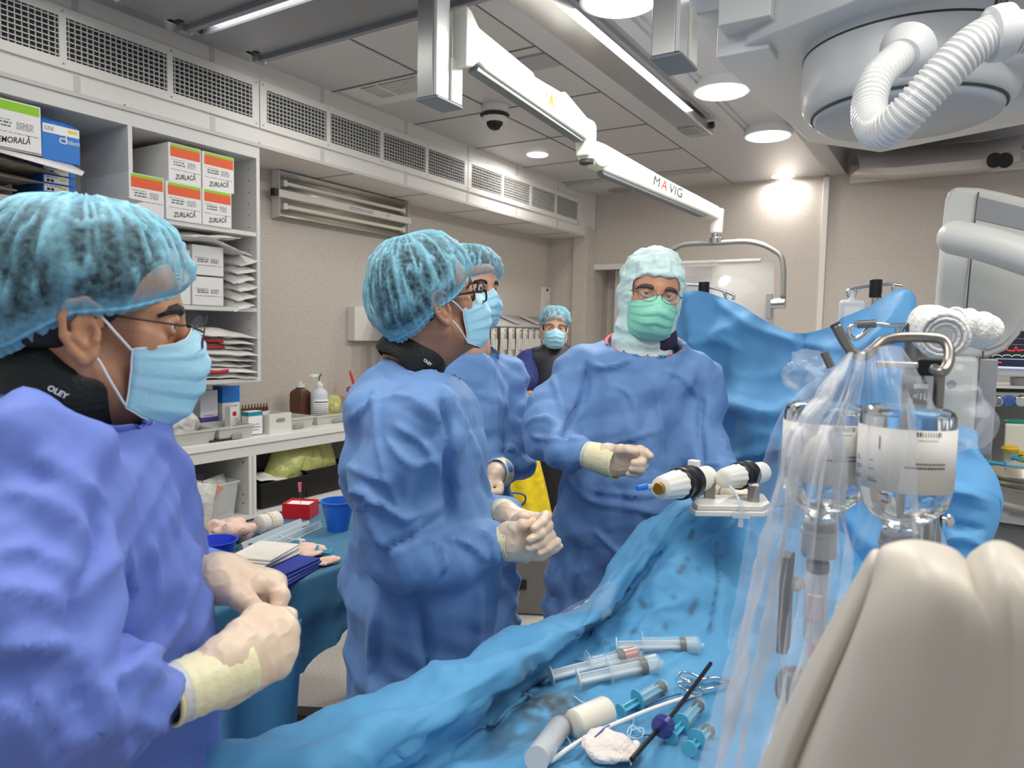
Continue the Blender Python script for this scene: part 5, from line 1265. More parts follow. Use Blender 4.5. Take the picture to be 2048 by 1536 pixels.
# ---- far person by the column
f4, r4 = frame(1110)
F4 = unit(-f4+r4*.08); L4 = np.cross(Z, F4)
HM4 = hframe(Q(1109, 655, 4.45), F4, pitch=-.03, roll=.04, s=1.0)
nk = Q(1110, 698, 4.5)
J = dict(F=F4, neck=nk, sr=nk-L4*.18-Z*.05, sl=nk+L4*.18-Z*.05, er=Q(1052, 785, 4.4), el=Q(1160, 790, 4.4), wr=Q(1110, 800, 4.2), wl=Q(1110, 795, 4.25), hip=nk*V(1, 1, 0)+V(0, 0, .95), fr=nk*V(1, 1, 0)-L4*.12, fl=nk*V(1, 1, 0)+L4*.12)
p4 = person('person in navy scrubs and dark lead vest far back by the corner column', HM4, J, skin_mat('skin_fair', (214, 164, 138), (120, 90, 78)), h=.005, beard=.3, hair=M_hairg, brows=M_hairg)
bouffant(p4, M_cap, top=.132, seed=12, puff=.05); mask(p4, M_mask, seed=8)
M_navy = mat('scrub_navy', (44, 58, 120), .7, bump=(14, .4, 'crumple', .02)); M_vest = mat('lead_vest', (30, 30, 40), .5, bump=(12, .3))
P4 = [('c', nk-L4*.15-Z*.07, nk+L4*.15-Z*.07, .07, .07), ('c', nk-L4*.18-Z*.10, Q(1055, 760, 4.42), .08, .085), ('c', nk+L4*.18-Z*.10, Q(1165, 760, 4.42), .08, .085), ('c', nk-Z*.15, Q(1108, 850, 4.5), .13, .15)]
v, f = soft(P4, .03, .013); mesh_obj('scrub_top', v, f, M_navy, p4.o)
P4 = [('e', Q(1110, 790, 4.48), V(.15, .17, .30), np.stack([F4, L4, Z], 1)), ('c', nk-Z*.02, nk-Z*.10, .085, .10), ('c', nk-L4*.11-Z*.07, nk+L4*.11-Z*.07, .082, .082), ('c', Q(1108, 850, 4.5), Q(1105, 1000, 4.5), .17, .18)]
v, f = soft(P4, .04, .013); mesh_obj('lead_vest', v, f, M_vest, p4.o)
P4 = [('c', Q(1095, 960, 4.5), Q(1092, 1120, 4.5), .10, .085), ('c', Q(1128, 960, 4.5), Q(1130, 1120, 4.5), .10, .085)]
v, f = soft(P4, .02, .016); mesh_obj('trousers', v, f, mat('trousers_dark', (26, 27, 34), .7), p4.o)
# ---- masked doctor in a green hood, facing the camera
f5, r5 = frame(1300)
F5 = unit(-f5*math.cos(.2)+r5*math.sin(.2)); B5 = unit(-f5*math.cos(.15)+r5*math.sin(.15)); L5 = np.cross(Z, B5)
HM5 = hframe(Q(1303, 590, 2.17), F5, pitch=-.04, roll=.12, s=1.02)
nk = Q(1290, 690, 2.2)
J = dict(F=B5, neck=nk, sr=nk-L5*.2-Z*.07, sl=nk+L5*.2-Z*.07, er=Q(1100, 865, 2.1), el=Q(1395, 890, 2.17), wr=Q(1190, 912, 1.9), wl=Q(1450, 980, 1.95), gaze=-.02, hip=nk*V(1, 1, 0)+V(0, 0, .95), fr=nk*V(1, 1, 0)-L5*.13, fl=nk*V(1, 1, 0)+L5*.13)
p5 = person('person in a pale green hood and mask facing the camera, gloved fist at waist', HM5, J, skin_mat('skin_ruddy', (204, 146, 116), (130, 104, 96)), h=.003, beard=.3, hair=None, ears=(), brows=mat('brow_grey', (84, 72, 66), .8))
M_hood = mat('hood_green', (206, 232, 228), .6, bump=(24, .5, 'crumple', .006))
hv, hf = soft([('e', V(-.014, 0, .040), V(.116, .090, .103)), ('c', V(-.01, 0, -.02), V(-.02, 0, -.12), .088, .08), ('c', V(-.02, 0, -.12), V(-.02, 0, -.17), .08, .09), ('-b', V(.122, 0, -.036), V(.092, .067, .086), np.eye(3), .034, {'k': .005})], .03, .0045)
hv = relax(hv, hf, 1); hn = normals(hv, hf); hv = hv+hn*((1-np.abs(vn(hv, 24, 3)))**4*.005+vn(hv, 50, 4)*.0015+crumple(hv, 5, (.02, .06), 9, .10))[:, None]
mesh_obj('surgical_hood', xf(p5.HM, hv), hf, M_hood, p5.o)
mask(p5, M_maskg, loops='tie', seed=14, wide=1.06)
glasses(p5, thick=.0008, m=mat('wire_gold', (120, 96, 76), .3, .6), full=True, hh=.016)
bc = mat('binding_red', (214, 60, 84), .6)
G5 = [('e', Q(1262, 860, 2.2), V(.15, .235, .24), np.stack([B5, L5, Z], 1)), ('c', nk-Z*.09, Q(1250, 1060, 2.2), .14, .175), ('c', nk-L5*.165-Z*.075, nk+L5*.165-Z*.085, .078, .078), ('c', nk-Z*.03, nk-Z*.10, .095, .12),
      ('c', Q(1195, 1060, 2.2), Q(1180, 1500, 2.2), .15, .17), ('c', Q(1305, 1060, 2.2), Q(1300, 1500, 2.2), .15, .17), ('e', Q(1245, 1010, 2.14), V(.15, .2, .2), np.stack([B5, L5, Z], 1)),
      ('c', nk-L5*.215-Z*.12, Q(1110, 830, 2.12), .090, .088, {'k': .025}), ('c', Q(1110, 830, 2.12), Q(1098, 868, 2.08), .09, .088, {'k': .03}), ('c', Q(1100, 870, 2.08), Q(1136, 898, 1.98), .082, .068, {'k': .03}), ('c', Q(1130, 898, 1.98), Q(1180, 910, 1.92), .064, .048, {'k': .02}),
      ('c', nk+L5*.175-Z*.13, Q(1385, 872, 2.18), .085, .08, {'k': .025}), ('c', Q(1386, 875, 2.18), Q(1440, 960, 2.03), .08, .06, {'k': .03}), ('c', Q(1440, 960, 2.03), Q(1452, 982, 1.97), .055, .046, {'k': .02})]
fo = [(((1172, 720), (1168, 790), (1140, 850), (1125, 880)), .025, -.022), (((1100, 690), (1105, 750), (1130, 830)), .02, .010), (((1170, 720), (1220, 735), (1290, 700)), .02, .008), (((1180, 735), (1240, 730), (1260, 715)), .015, .007), (((1040, 850), (1090, 835), (1110, 850)), .015, .012), (((1060, 870), (1110, 880), (1170, 880)), .014, .010),
      (((1120, 940), (1180, 1000), (1260, 1015), (1330, 1030)), .018, .010), (((1190, 1060), (1230, 1100), (1270, 1140)), .018, .010), (((1310, 760), (1320, 830), (1330, 900)), .02, .007), (((1330, 740), (1370, 760), (1400, 800)), .015, .008), (((1405, 790), (1400, 860), (1405, 930)), .02, -.018), (((1420, 860), (1445, 880), (1450, 900)), .014, .012), (((1410, 930), (1440, 930), (1460, 950)), .012, .010),
      (((1200, 900), (1250, 880), (1320, 860)), .014, .007), (((1180, 980), (1300, 990), (1390, 960)), .016, .010), (((1220, 770), (1260, 790), (1280, 850)), .014, .006), (((1090, 1000), (1110, 1100), (1100, 1240)), .03, .014), (((1160, 1100), (1150, 1180), (1165, 1250)), .03, -.014)]
gown(p5, G5, M_gown, [(l_, w_*.85, h_*1.35) for l_, w_, h_ in fo], h=.0088, amp=.85, seed=31, neck=(nk-Z*.035, Z+B5*.35, .098))
nb = [nk+Z*.012-B5*.005+.118*math.sin(a)*L5+.108*math.cos(a)*B5-Z*(.040*math.cos(a)+.012) for a in np.linspace(0, 2*PI, 48, endpoint=False)]
MB().tube(nb, .0085, 8, closed=True).build('neck_binding', bc, p5.o, sharp=0)
collar(p5, nk+Z*.03+B5*.0, B5, r=(.088, .086), ht=.05, lean=.3, m=mat('collar_plum', (46, 40, 66), .6))
fist = [[Q(1226, 908, 1.86), Q(1240, 900, 1.835), Q(1256, 900, 1.82), Q(1270, 903, 1.815)],
        [Q(1262, 903, 1.845), Q(1280, 901, 1.83), Q(1291, 906, 1.82), Q(1300, 912, 1.815)],
        [Q(1264, 915, 1.845), Q(1287, 917, 1.825), Q(1282, 926, 1.81), Q(1268, 926, 1.808)],
        [Q(1264, 928, 1.85), Q(1286, 930, 1.83), Q(1280, 938, 1.812), Q(1264, 938, 1.81)],
        [Q(1258, 941, 1.855), Q(1279, 943, 1.84), Q(1272, 949, 1.822), Q(1258, 948, 1.82)]]
hand(p5, fist, (Q(1216, 921, 1.875), V(0, 0, -1)), None, cuff=(Q(1176, 910, 1.91), .038, .036), rad=1.2, h=.003, cin=.5, cr=.043)
fl = [[Q(1462, 985, 1.93), Q(1474, 990, 1.915), Q(1482, 992, 1.905), Q(1489, 993, 1.9)]]+[[Q(1470, 978+5*i, 1.94), Q(1484, 982+4*i, 1.925), Q(1492, 986+3*i, 1.915), Q(1497, 990+2*i, 1.905)] for i in range(4)]
hand(p5, fl, (Q(1456, 985, 1.95), V(0, 0, -1)), None, cuff=(Q(1440, 976, 1.975), .036, .038), rad=1, h=.004)
# ================================================================ instrument table
def drape_mat(name, c, c2, stain=None, sc=15):
    if name in _mats: return _mats[name]
    m = mat(name, c, .6, var=(4, .25, c2), bump=(sc, .35, 'crumple', .005), sheen=.1, spec=.35)
    if stain:
        nt = m.node_tree; b = nt.nodes['Principled BSDF']; src = b.inputs['Base Color'].links[0].from_socket
        a = nt.nodes.new('ShaderNodeAttribute'); a.attribute_name = 'stain'
        mx = nt.nodes.new('ShaderNodeMix'); mx.data_type = 'RGBA'; nt.links.new(a.outputs['Fac'], mx.inputs['Factor']); nt.links.new(src, mx.inputs['A']); mx.inputs['B'].default_value = lin(stain)
        nt.links.new(mx.outputs['Result'], b.inputs['Base Color'])
    return m
M_drape = drape_mat('drape_cyan', (86, 154, 196), (74, 140, 186), stain=(60, 62, 56))
M_drape2 = drape_mat('drape_teal', (62, 116, 146), (52, 104, 132))
M_drape3 = drape_mat('drape_screen', (96, 160, 208), (84, 146, 198), sc=10)
TZ = .82
it = thing('instrument_table', 'instrument table under a dark blue sterile cloth between the two nearest people', 'table', (-1.85, 1.5, 0))
x0, x1, y0, y1 = -2.13, -1.50, .55, 2.25
MB().lo((x0+.04, y0+.04, TZ-.04), (x1-.04, y1-.04, TZ-.012)).build('tabletop', M_steel2, it)
for x in (x0+.1, x1-.1):
    for y in (y0+.15, y1-.15): MB().cyl((x, y, 0), (x, y, TZ-.03), .016).build('leg', M_steel2, it)
cl = []; per = []
for (cx, cy, a0) in ((x1-.05, y1-.05, 0), (x0+.05, y1-.05, PI/2), (x0+.05, y0+.05, PI), (x1-.05, y0+.05, 1.5*PI)):
    for k in range(5):
        a = a0+k*PI/8; per.append((V(cx+.05*math.cos(a), cy+.05*math.sin(a), 0), V(math.cos(a), math.sin(a), 0)))
fine = []
for i in range(len(per)):
    p, n = per[i]; q, n2 = per[(i+1) % len(per)]; L = np.linalg.norm(q-p); m_ = max(int(L/.025), 1)
    for k in range(m_): t = k/m_; fine.append((p+(q-p)*t, unit(n+(n2-n)*t)))
rows = []; hem = .20
for r in range(26):
    row = []
    for i, (p, n) in enumerate(fine):
        if r == 0: P = p-n*.03+Z*TZ
        elif r < 5: a = (r-1)/3*PI/2; P = p+n*(.015*math.sin(a)-.015)+Z*(TZ-.015+.015*math.cos(a))
        else:
            t = (r-4)/21; s_ = float(vn(V(p[0], p[1], 0), 5, 2))*.05+float(vn(V(p[0], p[1], t*.3), 11, 3))*.025+float(1-abs(vn(V(p[0], p[1], t*.25), 7, 5)))**2*.04
            P = p+n*(s_*t**.8+.02*t)+Z*(TZ-.015-t*(hem+.06*float(vn(V(p[0], p[1], 0), 2.5, 7))))
        row.append(P)
    rows.append(row)
b = MB().grid(np.array(rows), cv=True); nf = len(fine)
b.f.append(tuple(range(nf))); b.m.append(0)
tc_ = tag(b.build('table_drape', M_drape2, sharp=50), 'dark teal sterile cloth hanging over the instrument table', 'drape')
# lighter drape panel hanging in front of the table
rows = []
for r in range(30):
    t = r/29; row = []
    for k in range(22):
        s_ = k/21; P = onx(425+s_*165-t*8, 1230, -1.36); P = V(-1.37, P[1], 0)+V(1, 0, 0)*(.02*math.sin(9*s_+2*t)+.03*float(vn(V(s_, t*.5, 0), 4, 3))+.06*t)
        row.append(P+Z*(TZ-.02-t*(.62-.05*s_)))
    rows.append(row)
tag(MB().grid(np.array(rows)).build('hanging_drape', M_drape, sharp=0, solid=.002), 'light blue drape panel hanging at the near side of the instrument table', 'drape')
tb = thing('stool_base', 'dark metal foot bar on the floor just past the drape edge', 'equipment foot', onz(640, 1440, .05))
MB().box(onz(632, 1436, .10), (.28, .07, .05), rotz(.5)).build('foot_bar', mat('foot_dark', (74, 72, 70), .45, .3), tb, bevel=.006)
MB().box(onz(640, 1452, .05), (.05, .05, .09), rotz(.5)).build('foot_block', M_black, tb, bevel=.004)
# things on it
def tp(x, y, z=TZ): return onz(x, y, z)
t = thing('needle_counter', 'red open box with white foam holding an upright pink needle', 'box', tp(600, 1030))
c = tp(601, 1034)+V(-.01, .01, 0); Mr = rotz(.45)
b = MB()
for d, s_ in ((V(.05, 0, 0), (.004, .09, .055)), (V(-.05, 0, 0), (.004, .09, .055)), (V(0, .043, 0), (.10, .004, .055)), (V(0, -.043, 0), (.10, .004, .055))): b.box(c+Mr@d+Z*.0275, s_, Mr)
b.build('box_body', mat('box_red', (196, 24, 34), .3), t, bevel=.001)
MB().box(c+Z*.025, (.098, .084, .044), Mr).build('foam', mat('foam_white', (236, 222, 216), .8), t)
MB().cyl(c+Z*.045, c+V(-.004, 0, .10), .0012, n=8).build('needle', M_steel2, t)
MB().cyl(c+V(-.004, 0, .09), c+V(-.006, 0, .125), .005, .007, n=10).build('needle_hub', mat('hub_pink', (226, 110, 130), .4), t)
M_gauze = mat('gauze_white', (228, 224, 214), .85, bump=(240, .5), var=(18, .3, (212, 206, 196)))
M_gauzep = mat('gauze_stained', (226, 206, 192), .85, bump=(200, .5), var=(22, .32, (216, 166, 152)))
t = thing('gauze_roll', 'bound roll of white gauze standing out on the dark cloth', 'gauze', tp(535, 1070))
a = tp(518, 1070)+Z*.034; bb = tp(556, 1060)+Z*.034
MB().lathe([(.030, 0), (.034, .004), (.0345, np.linalg.norm(bb-a)-.004), (.031, np.linalg.norm(bb-a))], 12, a, basis(bb-a)).build('roll', M_gauze, t, sharp=50)
MB().lathe([(.0352, .03), (.0352, .044)], 24, a, basis(bb-a), caps=False).build('band', mat('band_tan', (206, 194, 170), .7), t, solid=.001)
for k in range(4): MB().lathe([(.006+.007*k, -.0012), (.0085+.007*k, -.0014)], 24, a, basis(bb-a), caps=False).build('layer', M_paper, t)
t = thing('penlight', 'white pen shaped tool with a black end behind the gauze roll', 'instrument', tp(505, 1052))
MB().cyl(tp(516, 1056)+Z*.012, tp(548, 1046)+Z*.012, .009).build('shaft', M_paper, t, bevel=.001)
MB().cyl(tp(497, 1062)+Z*.012, tp(515, 1056)+Z*.012, .011).build('black_end', M_black, t, bevel=.002)
blob('gauze_swab', 'crumpled pinkish gauze behind the blue bowl', 'gauze', tp(460, 1080)+Z*.03, (.075, .065, .034), M_gauzep, 12, amp=.4, h=.007, sc=22)
blob('gauze_swab', 'blood spotted gauze beside the blue syringe', 'gauze', tp(612, 1110)+Z*.012, (.06, .07, .016), M_gauzep, 15, amp=.5, h=.006, sc=24)
blob('gauze_swab', 'small stained gauze at the table edge by the middle gown', 'gauze', tp(652, 1128)+Z*.01, (.03, .05, .012), M_gauzep, 17, amp=.5, h=.005, sc=26)
M_bowl = mat('bowl_blue', (30, 60, 190), .3)
def bowl(label, c, r, h, m, name='bowl', cat='bowl', k=.72):
    t = thing(name, label, cat, c); tt = .0035
    MB().lathe([(r*k, 0), (r*.97, h*.96), (r*1.05, h*.97), (r*1.05, h), (r*.94, h), (r*k-tt, tt), (.001, tt)], 40, c).build('bowl_body', m, t, sharp=40)
    return t
bowl('dark blue plastic bowl partly behind the nearest gown', tp(432, 1112), .062, .05, M_bowl)
bowl('blue plastic jug cut off by the middle gown', tp(676, 1060), .058, .105, mat('jug_blue', (36, 104, 200), .3), 'jug', 'jug', .6)
t = thing('blister_tray', 'long clear plastic tray lying across the dark cloth', 'tray', tp(565, 1080))
a = tp(505, 1104); bb = tp(622, 1052); ux = unit(bb-a); uy = np.cross(Z, ux); L = np.linalg.norm(bb-a)
pr = [(-.05, .002), (-.042, .002), (-.04, .022), (-.034, .022), (-.03, .004), (.004, .004), (.008, .018), (.014, .018), (.018, .004), (.034, .004), (.04, .022), (.046, .022), (.05, .002)]
MB().grid([[a+ux*s_+uy*y+Z*z for y, z in pr] for s_ in np.linspace(0, L, 14)]).build('tray_shell', mat('clear_tray', (214, 226, 232), .08, alpha=.45), t, solid=.0012, sharp=30)
t = thing('towel_stack', 'folded white towel lying on the navy folded cloth', 'towel', tp(520, 1130))
cT = tp(527, 1138); Mr = basis(Z, ux)
for k in range(4): MB().box(cT+Z*(.032+.006*k)+Mr@V(.004*k, .003*(k % 2), 0), (.17-.004*k, .13, .0055), Mr@rotz(.05*(k-1))).build('fold', M_gauze, t, bevel=.002)
t = thing('folded_drape', 'navy folded cloth with a pale lining under the white towel', 'cloth', tp(545, 1150))
M_navyd = mat('cloth_navy', (34, 52, 140), .7, bump=(12, .4, 'crumple', .008)); cN = tp(547, 1153)
for k, (m_, s_) in enumerate(((M_navyd, .25), (mat('cloth_pale', (150, 166, 206), .7), .24), (M_navyd, .24), (M_navyd, .23))): MB().box(cN+Z*(.004+.0068*k)+Mr@V(.006*(k % 2), .004*k, 0), (s_, .17-.01*(k % 2), .0062), Mr@rotz(.04*(1-k))).build('layer', m_, t, bevel=.0025)
# syringes (built along +x from the plunger end)
M_syr = mat('syringe_clear', (232, 240, 242), .06, alpha=.20, spec=.9)
M_plg = mat('plunger_white', (222, 232, 236), .3, alpha=.6)
M_rub = mat('rubber_black', (28, 28, 30), .5)
def syringe(a, b, r, label, ext=.35, fluid=None, pl=None, group='syringes on the light blue drape', grad=None, ring=None):
    """a = plunger end, b = nozzle end"""
    a, b = arr(a), arr(b); L = np.linalg.norm(b-a); M = basis(b-a, Z); t = thing('syringe', label, 'syringe', (a+b)/2, group)
    s0 = L*ext; pm = pl or M_plg
    MB().lathe([(r*.55, s0), (r*1.0, s0+.001), (r, L*.93), (r*.8, L*.955), (r*.28, L*.962), (r*.2, L)], 26, a, M, caps=False).build('barrel', M_syr, t, sharp=40)
    fl = [(r*1.75*math.copysign(abs(math.cos(q))**.7, math.cos(q)), r*1.2*math.copysign(abs(math.sin(q))**.8, math.sin(q))) for q in np.linspace(0, 2*PI, 28, endpoint=False)]
    MB().prism(fl, .0025, a+M@V(0, 0, s0), M).build('finger_flange', M_syr if not pl else pl, t, bevel=.0008)
    end = L*.93-(L*.2 if fluid else L*.11)
    p = MB().lathe([(r*1.02, 0), (r*1.06, .001), (r*1.06, .0022), (r*1.0, .003)], 26, a, M)
    for k in range(2): p.box(a+M@V(0, 0, end/2+.002), (r*1.25 if k else r*.2, r*.2 if k else r*1.25, end-.002), M)
    p.build('plunger', pm, t, bevel=.0006)
    MB().lathe([(r*.9, end), (r*.93, end+.003), (r*.9, end+.006), (r*.93, end+.009), (r*.5, end+.013)], 26, a, M).build('rubber_seal', M_rub, t, sharp=40)
    if fluid: MB().lathe([(r*.9, end+.011), (r*.9, L*.92), (r*.3, L*.955)], 22, a, M).build('fluid', fluid, t, sharp=40)
    if grad:
        g = MB()
        for k in range(14):
            z = s0+.008+(L*.86-s0)*k/14
            q = [a+M@V((r+.0006)*math.cos(w_), (r+.0006)*math.sin(w_), 0) for w_ in np.linspace(-.5, -.5+(.7 if k % 5 == 0 else .4), 6)]
            g.grid([[p_+M@V(0, 0, z) for p_ in q], [p_+M@V(0, 0, z+.0011) for p_ in q]])
        g.build('scale_marks', grad, t)
    return t
M_teal2 = mat('plunger_teal', (90, 180, 210), .3, alpha=.9)
syringe(tp(664, 1115)+Z*.015, tp(592, 1109)+Z*.017, .011, 'blue syringe on the dark cloth of the instrument table', .4, pl=M_teal2, group=None)
t = thing('stopcock_line', 'thin tubing with a white three way tap and green connector', 'tubing', tp(605, 1092))
MB().tube(smooth_path([tp(560, 1078)+Z*.01, tp(582, 1085)+Z*.012, tp(603, 1090)+Z*.012, tp(600, 1106)+Z*.01, tp(578, 1112)+Z*.01], 6), .002, 8).build('tubing', mat('tube_white', (220, 220, 222), .3), t, sharp=0)
MB().cyl(tp(603, 1092)+Z*.004, tp(603, 1092)+Z*.02, .007, n=14).box(tp(603, 1092)+Z*.02, (.03, .006, .006)).build('tap', M_paper, t, bevel=.001)
MB().cyl(tp(616, 1096)+Z*.01, tp(638, 1094)+Z*.01, .005, n=12).build('connector', mat('conn_green', (20, 140, 100), .4), t)
t = thing('clamp', 'long dark steel clamp lying under the gauze', 'instrument', tp(500, 1095))
MB().tube(smooth_path([tp(470, 1082)+Z*.012, tp(492, 1094)+Z*.012, tp(540, 1100)+Z*.012, tp(590, 1112)+Z*.012], 5), .005, 8, sq=.6).build('shaft', mat('clamp_brown', (120, 106, 98), .3, .7), t, sharp=0)
MB().tube(smooth_path([tp(462, 1106)+Z*.006, tp(500, 1085)+Z*.006, tp(520, 1078)+Z*.006], 6), .0018, 8).build('guide_wire', M_dark, t)
tag(MB().tube(smooth_path([tp(560, 1058)+Z*.006, tp(590, 1062)+Z*.006, tp(628, 1050)+Z*.006, tp(645, 1046)+Z*.006], 6), .0018, 8).build('guide_wire', M_dark, sharp=0), 'thin dark wire running behind the clear tray on the dark cloth', 'wire')
# ================================================================ operating table with the draped patient
cols = [
 ([(395, 1560), (570, 1495), (735, 1438), (938, 1348), (1080, 1280), (1160, 1250), (1238, 1130), (1300, 1058), (1372, 1008)], [.45]*9),
 ([(410, 1553), (585, 1488), (747, 1431), (950, 1340), (1092, 1273), (1172, 1242), (1250, 1122), (1312, 1052), (1380, 1004)], [.90, .90, .90, .89, .885, .90, .97, 1.03, 1.08]),
 ([(430, 1548), (600, 1482), (760, 1425), (960, 1335), (1100, 1268), (1180, 1238), (1260, 1118), (1320, 1048), (1385, 1003)], [.975, .975, .975, .97, .965, .96, 1.03, 1.09, 1.14]),
 ([(560, 1600), (690, 1540), (810, 1480), (985, 1385), (1112, 1300), (1200, 1238), (1285, 1125), (1335, 1062), (1400, 1006)], [.955, .955, .955, .95, .945, .945, 1.03, 1.09, 1.14]),
 ([(700, 1650), (800, 1590), (880, 1530), (1000, 1435), (1112, 1342), (1218, 1240), (1310, 1130), (1352, 1075), (1422, 1010)], [.88, .88, .88, .88, .885, .92, 1.02, 1.08, 1.13]),
 ([(850, 1720), (930, 1650), (1010, 1565), (1100, 1475), (1180, 1380), (1272, 1262), (1342, 1152), (1390, 1080), (1450, 1012)], [.90, .90, .90, .90, .90, .925, 1.02, 1.075, 1.12]),
 ([(1000, 1780), (1080, 1700), (1160, 1600), (1240, 1505), (1300, 1400), (1352, 1282), (1400, 1162), (1440, 1082), (1490, 1010)], [.915, .915, .915, .91, .91, .93, 1.01, 1.06, 1.10]),
 ([(1300, 1820), (1340, 1710), (1390, 1600), (1420, 1500), (1440, 1400), (1462, 1290), (1482, 1180), (1512, 1090), (1560, 1015)], [.91, .91, .91, .91, .91, .925, .98, 1.02, 1.06]),
 ([(1700, 1900), (1700, 1740), (1700, 1620), (1695, 1500), (1690, 1400), (1680, 1290), (1670, 1190), (1680, 1100), (1700, 1020)], [.86]*4+[.87, .88, .92, .96, 1.0]),
 ([(2500, 1950), (2350, 1780), (2200, 1650), (2080, 1520), (2000, 1410), (1940, 1300), (1900, 1200), (1880, 1110), (1880, 1030)], [.80]*4+[.82, .84, .88, .90, .93]),
]
cols = [([(p_[0][0]-(p_[1][0]-p_[0][0])*.7, p_[0][1]-(p_[1][1]-p_[0][1])*.7)]+p_[1:], z_) for p_, z_ in cols]
ctl = [[onz(x, y, z) if z > .5 else onz(x, y, .95)*V(1, 1, 0)+Z*.45 for (x, y), z in zip(p, zz)] for p, zz in cols]
for i in range(9):   # the outer fall hangs straight below the edge
    e_ = ctl[1][i]; o_ = unit((ctl[1][i]-ctl[4][i])*V(1, 1, 0)); ctl[0][i] = e_+o_*.03-Z*.5
S = interp(ctl, 22, 16); nu, nv = S.shape[:2]
W_ = S.reshape(-1, 3).copy(); ff = np.array([(i*nv+j, (i+1)*nv+j, (i+1)*nv+j+1, i*nv+j+1) for i in range(nu-1) for j in range(nv-1)])
n_ = normals(W_, ff); n_[n_[:, 2] < -.2] *= -1
q = W_+.04*np.stack([vn(W_, 6, 1), vn(W_, 6, 2), vn(W_, 6, 3)], 1)
dsp = crumple(W_, 5, (.06, .2), 9, .07)+((1-np.abs(vn(q, 8, 5)))**2-.4)*.008+((1-np.abs(vn(q, 17, 6)))**2-.4)*.006+((1-np.abs(vn(q, 34, 7)))**2-.4)*.0025
W_ = W_+n_*dsp[:, None]
fo = [(((1178, 1250), (1210, 1290), (1215, 1330)), .014, .010), (((1110, 1340), (1040, 1400), (960, 1470), (880, 1530)), .016, -.014), (((1190, 1380), (1240, 1330), (1330, 1250)), .018, .007), (((1240, 1400), (1320, 1340), (1400, 1290)), .015, .008),
      (((1370, 1010), (1300, 1110), (1230, 1220)), .01, .006), (((1260, 1300), (1300, 1230), (1350, 1210)), .016, .008), (((1430, 1080), (1440, 1180), (1420, 1280)), .012, -.010), (((1400, 1090), (1450, 1060), (1470, 1040)), .012, .008), (((790, 1440), (900, 1400), (1000, 1345)), .02, .006), (((1060, 1500), (1130, 1440), (1200, 1420)), .018, .009)]
W_ = folds_on(W_, ff, fo)
dr = mesh_obj('patient_drape', W_, ff, M_drape)
tag(dr, 'large light blue stained drape over the patient and table in the foreground', 'drape')
_bvh = BVHTree.FromPolygons([tuple(p) for p in W_], [tuple(int(i) for i in f_) for f_ in ff])
def od(x, y, up=0.0):
    d = unit(ray(x, y)); h_ = _bvh.ray_cast(Vector(CAMP), Vector(d))
    if h_[0] is None: return onz(x, y, .92)+Z*up
    return arr(h_[0])+Z*up
st = np.zeros(len(W_)); nz = .5+.5*vn(W_, 45, 3)+.35*vn(W_, 110, 4)
for (x, y), r, s_ in (((1090, 1405), .05, .95), ((1105, 1395), .022, .5), ((1040, 1470), .05, .55), ((1030, 1500), .035, .35), ((1345, 1450), .03, .5), ((1365, 1480), .03, .4), ((1250, 1520), .03, .25)):
    st = np.maximum(st, s_*np.clip(1.7-np.linalg.norm(W_-od(x, y), axis=1)/r, 0, 1)*np.clip(nz*1.4, 0, 1))
for ln in (((1375, 1118), (1368, 1132), (1358, 1144)), ((1398, 1140), (1400, 1146)), ((1278, 1196), (1284, 1206), (1290, 1214)), ((1388, 1210), (1382, 1222)), ((1392, 1205), (1380, 1226)), ((1256, 1218), (1252, 1224)), ((1386, 1062), (1380, 1076)), ((1210, 1286), (1214, 1290)), ((1265, 1262), (1272, 1264)), ((1330, 1250), (1334, 1256)), ((1345, 1192), (1348, 1196))):
    d_, s_ = seg_dist(W_, np.array([od(*p) for p in ln])); st = np.maximum(st, .62*np.clip(1.6-d_/.0055, 0, 1)*np.clip(nz*1.5, .3, 1))
for ln in (((1446, 1090), (1440, 1140), (1428, 1200), (1420, 1260)),):
    d_, s_ = seg_dist(W_, np.array([od(*p) for p in ln])); st = np.maximum(st, .55*np.clip(1.5-d_/.005, 0, 1)*(vn(W_, 160, 9) > .1))
attr(dr, 'stain', st)
# table under the drape
ot = thing('operating_table', 'operating table hidden under the large blue drape', 'table', (-.1, 1.2, 0))
pl = [ctl[c_][r_]*V(1, 1, 0) for c_, r_ in ((4, 2), (4, 4), (4, 6), (5, 7), (7, 7), (8, 6), (8, 4), (7, 3))]; mid = sum(pl)/len(pl); pl = [mid+(p_-mid)*.8 for p_ in pl]
MB().prism([(p_[0], p_[1]) for p_ in pl], .06, (0, 0, .70)).build('tabletop', M_dark, ot, bevel=.01)
MB().lo(mid+V(-.15, -.15, 0), mid+V(.15, .15, .70)).build('pedestal', M_greyw, ot, bevel=.02)
# ---- things lying on the drape
def sy(p0, p1, r, label, **k): return syringe(od(*p0, up=r*.9), od(*p1, up=r*.95), r, label, **k)
M_mark = mat('mark_green', (40, 150, 110), .5)
sy((1232, 1308), (1408, 1306), .0165, 'large clear syringe with green marks, farthest of the three big ones', ext=.30, grad=M_mark, fluid=mat('fluid_clear', (214, 226, 226), .05, alpha=.35))
sy((1100, 1368), (1285, 1322), .0165, 'large syringe filled with reddish fluid', ext=.40, fluid=mat('fluid_red', (172, 96, 84), .1), grad=M_mark)
sy((1155, 1378), (1326, 1342), .0175, 'large clear syringe with a black seal in front of the reddish one', ext=.36, fluid=mat('fluid_clear', (214, 226, 226), .05, alpha=.35))
sy((1240, 1435), (1334, 1380), .0115, 'small blue plunger syringe in the middle of the drape', ext=.34, pl=M_teal2)
sy((1340, 1488), (1404, 1415), .0105, 'small blue syringe under the black tube', ext=.30, pl=M_teal2)
